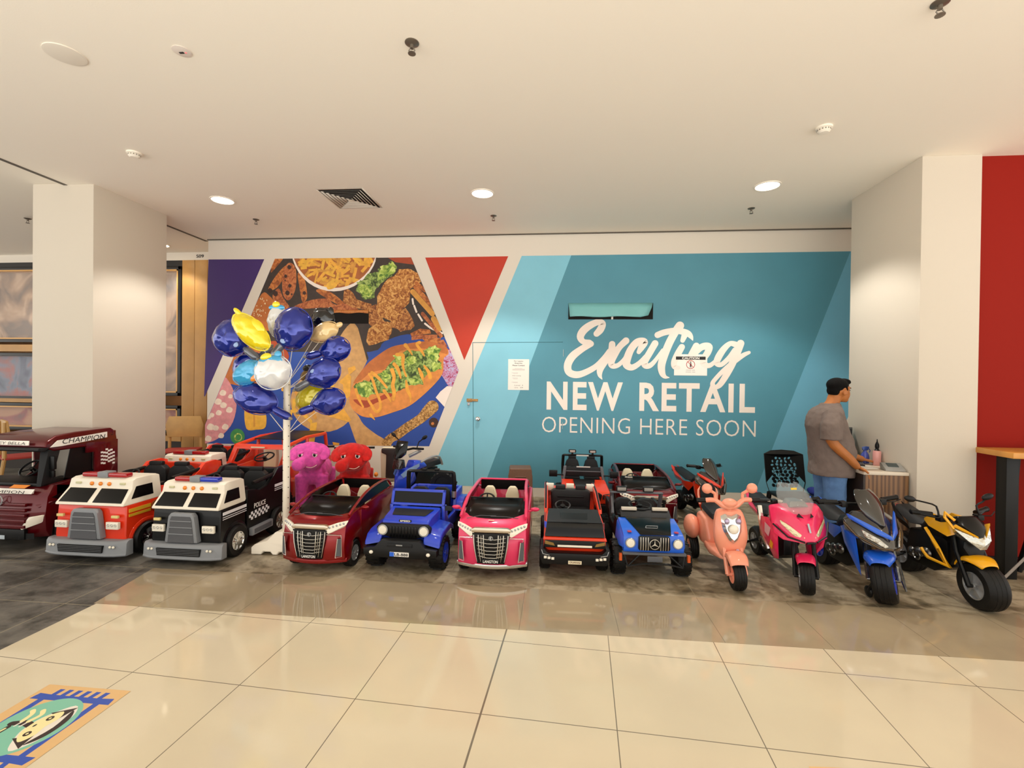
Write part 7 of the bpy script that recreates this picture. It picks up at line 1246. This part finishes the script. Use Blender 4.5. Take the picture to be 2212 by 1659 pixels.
def balloon(label, x, z, a, b, ang, colr, dy=0, tear=0, tail=None, patch=None, extras=(), d=None, group=None):
    t = thing('foil_balloon', label, 'balloon', (x, 3.95 + dy, z), 0, 'foil balloons on the white post'); t.rotation_euler = (0, -ang, 0); a *= 1.07; b *= 1.09
    m = MB(); out = pillow(m, a, b, d or min(a, b) * .62, tear); bo = m.build('balloon_body', colr, t, ang=80); md = bo.modifiers.new('wrinkles', 'DISPLACE'); md.texture = FOLD; md.strength = .035; md.mid_level = .5; md.texture_coords = 'GLOBAL'
    m = MB(); o1 = [m.v((p[0] * 1.0, 0, p[1] * 1.0)) for p in out]; o2 = [m.v((p[0] * 1.06 + .001 * ((i % 2) * 2 - 1), .002 * ((i % 3) - 1), p[1] * 1.06)) for i, p in enumerate(out)]; n = len(out)
    for i in range(n): m.face([o1[i], o1[(i + 1) % n], o2[(i + 1) % n], o2[i]])
    s = m.build('seam', colr, t); md = s.modifiers.new('thick', 'SOLIDIFY'); md.thickness = .0015
    if tail:
        tx, tz, tc = tail; m = MB(); L = math.hypot(tx, tz); ux, uz = tx / L, tz / L; e = a * 1.05 if abs(ux) > .7 else b
        m.tube([(ux * e * .8, 0, uz * e * .8), (ux * (e + L) * .6, 0, uz * (e + L) * .6), (ux * (e + L * .75), 0, uz * (e + L * .75)), (ux * (e + L), 0, uz * (e + L))], [.012, .034, .036, .02], 12, sm=3); tl = m.build('tail', colr if tc is None else tc, t)
        MB().ell((ux * (e + L * 1.02), -.01, uz * (e + L * 1.02)), (.024, .014, .014), (0, math.atan2(-uz, ux), 0), n=12).build('valve_patch', mat('valve_grey', '#8a8272', .4), tl)
    if patch: px, pz, pa, pb = patch; dd = (d or min(a, b) * .62) * math.sqrt(max(0, 1 - (px / a) ** 2 - (pz / b) ** 2)); MB().ell((px, -dd, pz), (pa, .006, pb), n=14).build('pale_patch', FP, t)
    for nm, cx, cz, ra, rb, cc, yy in extras: 
        m = MB(); m.T = Matrix.Translation((cx, yy, cz)); pillow(m, ra, rb, min(ra, rb) * .5, 0, 20, 5, 0); m.build(nm, cc, t, ang=80)
    # holding stick running to the post
    inv = Matrix.Rotation(ang, 3, 'Y'); st = inv @ Vector((0, .03, 0)); en = inv @ Vector((-2.36 - x, 3.93 - 3.95 - dy, min(-.12, (1.0 if z < 1.45 else 1.4) - z)))
    if z > 1.9: en = inv @ Vector((-2.36 - x, -.02 - dy, 1.45 - z))
    MB().tube([st, en], .0028, 6).build('stick', WHT, t)
    return t
balloon('big blue foil balloon furthest left in the bunch, with grey tail piece', -2.86, 1.845, .15, .145, .15, FB, -.05, 0, (.1, -.1, FG), (.08, -.075, .024, .024))
balloon('large round blue foil balloon at the top centre with a ruffled right edge', -2.26, 1.92, .155, .165, -.4, FB, -.1, 0, (-.03, -.12, FG), (.0, -.12, .026, .02))
balloon('plump yellow foil balloon slanting down at the upper left of the bunch', -2.575, 1.885, .19, .095, -.72, FY, -.2, 0, None, None, (('lobe', .02, .075, .08, .05, FY, -.02), ('tip', -.2, .045, .05, .022, FY, .0)))
balloon('pearly white foil balloon with a small yellow knob, standing at the top of the bunch', -2.475, 2.0, .085, .13, 0, FW, .02, 0, None, None, (('blue_cap', .0, .12, .075, .028, FC, -.02), ('yellow_knob', 0.0, .145, .036, .028, FY, -.03)))
balloon('small black foil balloon with fins at the upper right, behind the big blue one', -2.11, 2.03, .1, .085, .1, FK, .12, 0, None, None, (('fin', -.03, .08, .05, .03, FK, 0), ('fin', .08, .06, .03, .045, FK, 0)))
balloon('cream tan foil balloon pointing up to the right', -2.04, 1.905, .12, .075, .45, FT, .02, .3, None, None, (('knob', .145, .0, .035, .024, FT, 0),))
balloon('blue teardrop foil balloon, uppermost of the three pointing right', -1.93, 1.755, .125, .1, .18, FB, .0, .55, (-.13, -.01, None))
balloon('blue teardrop foil balloon, middle one of the three pointing right', -2.01, 1.545, .145, .115, .45, FB, -.05, .55, (-.13, -.01, FG), (-.05, .04, .024, .016))
balloon('blue teardrop foil balloon, lowest one of the three pointing right', -1.97, 1.30, .14, .105, .25, FB, -.03, .5, (-.13, -.015, None))
balloon('blue foil balloon at the left, half hidden by the white and cyan one', -2.76, 1.59, .145, .125, .3, FB, .05, 0, (.11, .05, FG), (.05, .04, .03, .016))
balloon('long blue foil balloon lowest on the left side of the post', -2.57, 1.315, .185, .115, -.25, FB, -.14, .1, (.14, -.03, FB))
balloon('black and tan foil balloon peeking out low on the left', -2.76, 1.38, .1, .07, -.6, FK, .05, 0, None, None, (('tan_belly', .06, -.05, .06, .035, FT, 0),))
balloon('white foil balloon with a sky-blue cap in the middle of the bunch', -2.365, 1.545, .15, .13, .25, FW, -.22, 0, None, None, (('blue_cap', .0, .075, .125, .06, FC, -.035), ('yellow_knob', .0, .13, .05, .03, FY, -.05), ('blue_tuft', .09, .13, .034, .03, FC, -.02)))
balloon('sky-blue oval foil balloon with an orange blob left of the white one', -2.63, 1.54, .13, .085, .45, FC, -.16, 0, None, None, (('orange_blob', .07, -.075, .06, .032, FO, -.03),))
balloon('olive yellow foil balloon low behind the post', -2.19, 1.33, .14, .1, .5, FY2, .08, 0)
balloon('small golden foil scraps bunched behind the white and cyan balloon', -2.2, 1.52, .07, .05, .2, mat('gold_foil', '#8a6a2c', .25, metal=.5, coat=1, bump=.6, bscale=20), .05, 0, None, None, (('black_lobe', .0, .07, .045, .03, FK, 0), ('yellow_lobe', .02, -.05, .04, .03, FY, -.02)))
# ================================================================ desk corner
WAL = mat('walnut_laminate', '#6b4a2e', .45)
nt = WAL.node_tree; w_ = nt.nodes.new('ShaderNodeTexWave'); w_.inputs['Scale'].default_value = 9; w_.inputs['Distortion'].default_value = 5; w_.inputs['Detail'].default_value = 3; w_.bands_direction = 'X'
tc = nt.nodes.new('ShaderNodeTexCoord'); mp_ = nt.nodes.new('ShaderNodeMapping'); mp_.inputs['Scale'].default_value = (1, 1, .12); nt.links.new(tc.outputs['Object'], mp_.inputs[0]); nt.links.new(mp_.outputs[0], w_.inputs[0])
rp = nt.nodes.new('ShaderNodeValToRGB'); rp.color_ramp.elements[0].color = lin('#54371f'); rp.color_ramp.elements[1].color = lin('#85603c'); nt.links.new(w_.outputs[1], rp.inputs[0]); nt.links.new(rp.outputs[0], nt.nodes['Principled BSDF'].inputs[0])
t = thing('cashier_desk', 'small walnut laminate cashier desk with a side coloured dark as shade against the right pillar', 'desk', (2.78, 4.6, 0))
MB().box(-.18, .18, -.34, .42, .735, .76).build('desktop', mat('desktop_white', '#d8cbb8', .35), t, bev=.004)
MB().box(-.165, .18, -.335, -.315, .02, .735).build('front_panel', WAL, t, bev=.002)
MB().box(-.18, -.165, -.335, .42, .02, .735).build('side_panel', mat('shaded_laminate', '#2a1d15', .5), t, bev=.002)  # side in shadow: the shade is put into the dark colour
MB().box(.165, .18, -.31, .42, .02, .735).build('side_panel', _M['shaded_laminate'], t)
t = thing('monitor', 'thin black monitor seen edge-on at the back of the desk', 'monitor', (2.88, 4.93, .761), 1.04)
MB().box(-.13, .13, -.015, .015, .06, .31).build('screen', BLK, t, bev=.004); MB().box(-.02, .02, -.01, .02, 0, .1).build('stand', BLK, t); MB().box(-.08, .08, -.06, .06, 0, .01).build('base', BLK, t, bev=.003)
t = thing('spray_bottle', 'blue spray bottle with a blue trigger on the desk', 'bottle', (2.9, 4.74, .761))
BB = mat('blue_liquid_bottle', '#4a5ab8', .1, alpha=.85, coat=.5)
MB().lathe([(0, 0), (.034, 0), (.036, .05), (.03, .085), (.014, .11), (.012, .12), (0, .12)], n=20).build('bottle_body', BB, t)
MB().hull([(-.02, -.01, .12), (.02, -.01, .12), (-.03, 0, .15), (.04, 0, .155), (.04, .01, .14), (-.02, .01, .12), (.02, .01, .12), (0, -.01, .16)]).build('spray_head', mat('blue_cap', '#33509c', .3), t, bev=.003)
MB().tube([(.03, 0, .14), (.045, 0, .12), (.04, 0, .1)], .004, 6).build('trigger', _M['blue_cap'], t)
t = thing('air_pump', 'pink hand balloon pump with a black nozzle standing on the desk', 'balloon pump', (2.93, 4.62, .761))
MB().lathe([(0, 0), (.03, 0), (.032, .005), (.032, .125), (.026, .135), (0, .135)], n=20).build('pump_barrel', mat('pump_pink', '#dfa09a', .35), t)
MB().lathe([(0, .133), (.024, .135), (.012, .15), (.017, .17), (.016, .19), (.006, .215), (.003, .24), (0, .241)], n=16).build('nozzle', BLK, t)
t = thing('desk_phone', 'grey desk phone with a dark screen at the right end of the desk', 'telephone', (2.895, 4.36, .761), -.2); t.scale = (.8, .8, .8)
MB().prism([(-.07, 0), (.07, 0), (.08, .07), (.06, .075), (-.07, .018)], -.09, .09).build('phone_body', mat('phone_grey', '#8d8b86', .4), t, bev=.005)
MB().hull([(-.05, -.02, .045), (.05, -.02, .045), (-.05, .045, .073), (.05, .045, .073), (-.05, -.02, .04), (.05, .045, .066), (.05, -.02, .04), (-.05, .045, .066)]).build('screen', mat('phone_screen', '#3a4444', .2), t)
t = thing('keyboard', 'black keyboard beside the left hand of the man', 'keyboard', (2.78, 4.62, .761), 1.1)
MB().box(-.11, .11, -.035, .035, 0, .016).build('case', BLK, t, bev=.004); m = MB()
for i in range(11):
    for j in range(4): m.box(-.105 + i * .0192, -.089 + i * .0192, -.03 + j * .0155, -.018 + j * .0155, .015, .02)
m.build('keys', GREYD, t)
t = tag(MB().box(2.70, 2.82, 4.42, 4.54, .7612, .7665).build('paper_stack', PAPER), 'white papers lying on the desk in front of the keyboard', 'papers')
t = thing('card_reader', 'small dark blue card reader on white papers near the hand of the man', 'card reader', (2.69, 4.68, .761), .3)
MB().prism([(-.04, 0), (.04, 0), (.04, .03), (-.03, .012)], -.03, .03).build('reader_body', mat('navy_plastic', '#1f2a5a', .3), t, bev=.004); MB().box(-.02, .02, -.02, .01, .02, .026).build('reader_screen', LENS, t)
t = tag(MB().lathe([(0, 0), (.02, 0), (.02, .04), (0, .045)], c=(2.66, 4.78, .762), n=16).build('tape_roll', mat('lime_yellow', '#c9d35a', .4)), 'lime yellow roll on the desk behind the belly of the man', 'tape roll')
# ---- black plastic chair with pebble cut-outs
def chair():
    t = thing('plastic_chair', 'black plastic chair with oval cut-outs in its back, left of the man', 'chair', (2.41, 5.22, 0), .05)
    W = .2; z0, z1 = .36, .79
    m = MB()
    # back panel as a lattice: solid frame plus web between oval holes
    random.seed(3); holes = []
    for row in range(9):
        for k in range(6):
            cx = -.115 + k * .046 + (row % 2) * .012 + random.uniform(-.006, .006); cz = .425 + row * .035 + random.uniform(-.005, .005)
            if abs(cx) < .128 and not (row == 8 and abs(cx) > .1): holes.append((cx, cz, random.uniform(.015, .022), random.uniform(.012, .017), random.uniform(0, 3)))
    outline = [(-W * .86, z0), (W * .86, z0), (W, z0 + .1), (W, z1 - .04), (W * .6, z1 - .008), (0, z1), (-W * .6, z1 - .008), (-W, z1 - .04), (-W, z0 + .1)]
    cu = bpy.data.curves.new('back', 'CURVE'); cu.dimensions = '2D'; cu.fill_mode = 'BOTH'; cu.extrude = .006; cu.bevel_depth = .002
    def loop(P):
        sp = cu.splines.new('POLY'); sp.points.add(len(P) - 1); sp.use_cyclic_u = True
        for p, q_ in zip(sp.points, P): p.co = (q_[0], q_[1], 0, 1)
    loop(outline)
    for cx, cz, a, b, ro in holes: loop([(cx + a * math.cos(u) * math.cos(ro) - b * math.sin(u) * math.sin(ro), cz + a * math.cos(u) * math.sin(ro) + b * math.sin(u) * math.cos(ro)) for u in [2 * PI * k / 12 for k in range(12)]])
    co = bpy.data.objects.new('back', cu); COL.objects.link(co); dg = bpy.context.evaluated_depsgraph_get(); dg.update(); me = bpy.data.meshes.new_from_object(co.evaluated_get(dg)); bpy.data.objects.remove(co)
    me.transform(Matrix.Rotation(PI / 2, 4, 'X')); 
    for v in me.vertices: v.co.y += (v.co.x / W) ** 2 * -.03 + (v.co.z - z0) * .2
    me.name = 'backrest'; me.materials.clear(); me.materials.append(BLK)
    o = bpy.data.objects.new('backrest', me); COL.objects.link(o); o.parent = t
    MB().prism([(-.19, -.38), (.19, -.38), (.18, .0), (-.18, .0)], .34, .37, 'z').build('seat', BLK, t, bev=.012)
    for s in (-1, 1):
        for y, dy in ((-.34, -.02), (-.02, .05)): MB().tube([(s * .17, y, .36), (s * .195, y + dy, .0)], [.025, .018], 8).build('leg', BLK, t)
chair()
t = thing('blue_cloth_bag', 'dark blue cloth bundle on a low green crate beside the chair', 'bag', (2.76, 5.2, 0), .1)
m = MB(); m.ell((0, 0, .37), (.13, .1, .045)); m.ell((.06, .0, .35), (.09, .08, .04)); m.ell((-.07, .02, .385), (.06, .06, .035)); m.build('bundle', mat('navy_cloth', '#16277c', .8, bump=.4, bscale=20), t, remesh=.008, smooth=2)
MB().box(-.14, .14, -.1, .1, 0, .33).build('crate', mat('grey_green_crate', '#4c5a55', .6), t, bev=.01)
# ---- stack of brown stools
def stool(z, i):
    t = thing('stacking_stool', ['brown plastic stool at the bottom of the stack by the teal wall', 'brown plastic stool topmost of the stack by the teal wall'][i], 'stool', (-.42, 5.55, z), .1, 'stacked brown stools')
    BR = mat('brown_plastic', '#6f4f3b', .5, bump=.2, bscale=80)
    MB().box(-.125, .125, -.125, .125, .42, .45).taper(lambda x, y, z: (x, y, z)).build('top', BR, t, bev=.012, seg=3)
    for k in range(4):
        m = MB(); m.rot((0, 0, 0), (0, 0, k * PI / 2)); 
        m.loft([[(-.155, -.155, 0), (-.1, -.155, 0), (-.1, -.148, 0), (-.148, -.148, 0)], [(-.13, -.13, .4), (-.08, -.13, .4), (-.08, -.122, .4), (-.122, -.122, .4)]])
        m.loft([[(.155, -.155, 0), (.1, -.155, 0), (.1, -.148, 0), (.148, -.148, 0)], [(.13, -.13, .4), (.08, -.13, .4), (.08, -.122, .4), (.122, -.122, .4)]])
        m.loft([[(-.13, -.143, .2), (.13, -.143, .2), (.13, -.135, .2), (-.13, -.135, .2)], [(-.13, -.13, .43), (.13, -.13, .43), (.13, -.122, .43), (-.13, -.122, .43)]])
        m.build('leg_panel', BR, t)
        m = MB(); m.rot((0, 0, 0), (0, 0, k * PI / 2)); m.tube([(-.07, -.137, .31), (-.06, -.134, .36), (.06, -.134, .36), (.07, -.137, .31), (-.07, -.138, .31)], .006, 6); m.build('ridge', BR, t)
stool(0, 0); stool(.03, 1)
# ---- wooden chairs in the shop behind the left pillar
CWD = mat('beech_chair', '#c59a5c', .45, noise=.12, nscale=6)
def shop_chair(label, x, y, rz):
    t = thing('wooden_chair', label, 'chair', (x, y, 0), rz, 'wooden shop chairs')
    MB().prism([(-.22, .62), (.22, .62), (.24, .8), (.2, .92), (-.2, .92), (-.24, .8)], .2, .225, 'y').taper(lambda a, b, c: (a, b + a * a * -.8, c)).build('backrest', CWD, t, bev=.008)
    MB().box(-.22, .22, -.2, .22, .43, .46).build('seat', mat('red_cushion', '#a8352c', .7), t, bev=.012)
    for s in (-1, 1):
        MB().tube([(s * .2, -.18, .44), (s * .21, -.2, 0)], [.02, .016], 8).build('leg', CWD, t); MB().tube([(s * .2, .2, .9), (s * .2, .2, .44), (s * .21, .26, 0)], [.02, .022, .016], 8).build('rear_leg', CWD, t)
shop_chair('wooden shop chair with a curved back, at the far left edge', -6.9, 5.5, 2.6); shop_chair('wooden shop chair seen through the cab of the maroon lorry', -6.25, 5.45, 2.9)
shop_chair('wooden shop chair behind the second fire truck, right of the left pillar', -5.35, 6.25, .4)

# ================================================================ the man at the desk
SKIN = mat('warm_skin', '#a9662f', .55, noise=.08, nscale=12); SHIRT = mat('taupe_cotton', '#6f615a', .9, noise=.08, nscale=20, bump=.25, bscale=40)
JEAN = mat('washed_denim', '#5579a8', .9, noise=.28, nscale=7, bump=.3, bscale=180); HAIR = mat('black_hair', '#050404', .7, spec=.15, bump=.6, bscale=220)
man = thing('person', 'man in a taupe T-shirt and blue jeans leaning over the cashier desk', 'person', (2.45, 4.5, 0))
man.rotation_euler = (0, 0, 0)
def limb(m, pts, r): m.tube(pts, r, 14, sm=4); m.ell(pts[0], r[0], n=12); m.ell(pts[-1], r[-1], n=12)
m = MB()
HC = Vector((.085, .01, 1.44))
def hd(x, y, z): return tuple(HC + Vector((x, y, z)))
fx, fy = math.cos(.22), math.sin(.22)     # the face looks to the right and a little away
def hf(f, l, z): return hd(f * fx - l * fy, f * fy + l * fx, z)
rotz = .22
m.ell(hf(-.01, 0, .02), (.092, .072, .088), (0, .15, rotz), 24); m.ell(hf(.03, 0, -.03), (.058, .057, .07), (0, .2, rotz), 20); m.ell(hf(.045, 0, -.075), (.036, .036, .026), (0, .2, rotz), 14)
m.hull([hf(.085, -.006, .005), hf(.085, .006, .005), hf(.108, 0, -.03), hf(.085, -.013, -.035), hf(.085, .013, -.035), hf(.06, 0, -.0)])
m.ell(hf(.082, 0, -.055), (.01, .02, .007), (0, 0, rotz), 10); m.ell(hf(.081, 0, -.065), (.01, .017, .007), (0, 0, rotz), 10); m.ell(hf(.078, 0, .03), (.014, .045, .008), (0, 0, rotz), 12)
for s in (-1, 1): m.ell(hf(-.01, s * .074, -.01), (.02, .009, .03), (0, .2, rotz), 12); m.torus(hf(-.01, s * .079, -.01), .017, .005, ax='y', n=14, k=6)
limb(m, [(.05, .01, 1.4), (.02, 0, 1.33), (-.02, 0, 1.27)], [.055, .054, .06])
m.ell((-.03, 0, 1.12), (.12, .17, .14)); m.ell((-.01, 0, .95), (.14, .15, .16)); m.ell((0, 0, .8), (.12, .155, .12))
for s, hip, knee, foot in ((-1, (0, -.085, .78), (-.0, -.095, .44), (-.03, -.1, .09)), (1, (.01, .085, .78), (.02, .1, .44), (.01, .11, .09))):
    limb(m, [hip, knee, foot], [.088, .06, .045])
    m.ell((foot[0] + .05, foot[1], .045), (.12, .045, .04))
# near (right) arm down to the desk edge, far (left) arm reaching over the desk
limb(m, [(-.06, -.145, 1.22), (-.085, -.185, 1.02), (.06, -.2, .86), (.115, -.2, .8)], [.045, .044, .037, .029])
limb(m, [(.0, .16, 1.22), (.1, .22, 1.0), (.28, .2, .85), (.375, .17, .81)], [.045, .044, .034, .028])
def hand(m, wrist, fwd, palm_n, curl, thumb_side, span=.075):
    f = Vector(fwd).normalized(); n = Vector(palm_n).normalized(); sd = f.cross(n).normalized() * thumb_side; w = Vector(wrist)
    m.hull([tuple(w + f * a + sd * b + n * c) for a in (0, .075) for b in ((-.022, .022) if a == 0 else (-.036, .036)) for c in (-.011, .011)])
    for i, (b, L) in enumerate(((.03, .07), (.011, .08), (-.009, .075), (-.029, .06))):
        p = w + f * .07 + sd * b; P = [p]; d = Vector(f)
        for k in range(3): d = (d + n * curl[i] * .8).normalized(); p = p + d * L / 3; P.append(p)
        m.tube([tuple(q_) for q_ in P], [.0095, .009, .0085, .0075], 10); m.ell(tuple(P[-1]), .0078, n=8)
    p = w + f * .02 + sd * .03; P = [p, p + sd * .028 + f * .022, p + sd * .035 + f * .05 + n * .008]; m.tube([tuple(q_) for q_ in P], [.012, .0105, .009], 10); m.ell(tuple(P[-1]), .009, n=8)
hand(m, (.115, -.2, .8), (.75, .0, -.5), (-.45, 0, -.8), (.45, .5, .55, .6), -1)
hand(m, (.375, .17, .81), (.9, -.2, -.2), (-.15, 0, -1), (.12, .15, .15, .2), 1)
body = m.build('body', SKIN, man, remesh=.0052, smooth=1)
# eyes
for s in (-1, 1): MB().ell(hf(.074, s * .028, .006), (.006, .01, .005), (0, 0, rotz), 10).build('eye', mat('eye_dark', '#2a1d18', .2), man)
for s in (-1, 1): MB().tube([hf(.084, s * .014, .026), hf(.082, s * .03, .03), hf(.072, s * .045, .024)], .003, 6).build('eyebrow', HAIR, man)
m = MB(); m.ell(hf(-.022, 0, .052), (.093, .077, .068), (0, .12, rotz), 24); m.ell(hf(-.058, 0, .005), (.046, .064, .055), (0, 0, rotz), 18); m.ell(hf(.05, 0, .085), (.045, .055, .028), (0, .3, rotz), 14)
for s in (-1, 1): m.ell(hf(-.035, s * .06, .035), (.035, .014, .034), (0, 0, rotz), 12); m.tube([hf(.01, s * .07, .04), hf(.014, s * .073, .005)], .008, 6)
m.build('hair', HAIR, man, remesh=.006, smooth=2)
MB().hull([hf(.06, -.02, -.098), hf(.06, .02, -.098), hf(.088, 0, -.078), hf(.05, -.03, -.085), hf(.05, .03, -.085), hf(.07, 0, -.102)]).build('beard', mat('short_beard', '#2a1a12', .9), man, bev=.004)
# T-shirt
m = MB()
secs = [(.69, .015, .0, .165, .19), (.8, .02, 0, .165, .188), (.92, .022, 0, .178, .182), (1.02, .0, 0, .17, .182), (1.12, -.03, 0, .152, .186), (1.2, -.035, 0, .13, .19), (1.25, -.03, 0, .115, .175), (1.285, -.02, 0, .095, .14), (1.315, -.005, 0, .078, .09), (1.33, .0, 0, .07, .072)]
m.loft([[(cx + a * math.copysign(abs(math.cos(u)) ** .85, math.cos(u)), cy + b * math.copysign(abs(math.sin(u)) ** .85, math.sin(u)), z) for u in [2 * PI * k / 28 for k in range(28)]] for z, cx, cy, a, b in secs])
m.tube([(-.05, -.13, 1.24), (-.085, -.19, 1.14), (-.09, -.2, 1.02)], [.078, .082, .084], 16, sm=3); m.tube([(-.0, .14, 1.23), (.06, .2, 1.12), (.1, .21, 1.04)], [.078, .078, .076], 16, sm=3)
sh = m.build('t_shirt', SHIRT, man, remesh=.0075, smooth=3)
tex = bpy.data.textures.new('cloth_folds', 'CLOUDS'); tex.noise_scale = .11; md = sh.modifiers.new('folds', 'DISPLACE'); md.texture = tex; md.strength = .022; md.mid_level = .5
m = MB()
limb(m, [(0, -.085, .74), (0, -.095, .45), (-.03, -.1, .1)], [.1, .082, .072]); limb(m, [(.01, .085, .74), (.02, .1, .45), (.01, .11, .1)], [.1, .082, .072]); m.ell((.0, 0, .74), (.125, .16, .08))
je = m.build('jeans', JEAN, man, remesh=.008, smooth=3); md = je.modifiers.new('folds', 'DISPLACE'); md.texture = tex; md.strength = .02; md.mid_level = .5
for s, f in ((-1, (-.03, -.1)), (1, (.01, .11))): MB().hull([(f[0] + a, f[1] + b, z) for a, b, z in ((-.08, -.045, .0), (-.08, .045, 0), (.17, -.04, 0), (.17, .04, 0), (-.07, -.04, .09), (-.07, .04, .09), (.05, -.04, .1), (.05, .04, .1), (.17, -.03, .05), (.17, .03, .05))]).build('shoe', BLK, man, bev=.014, seg=3)
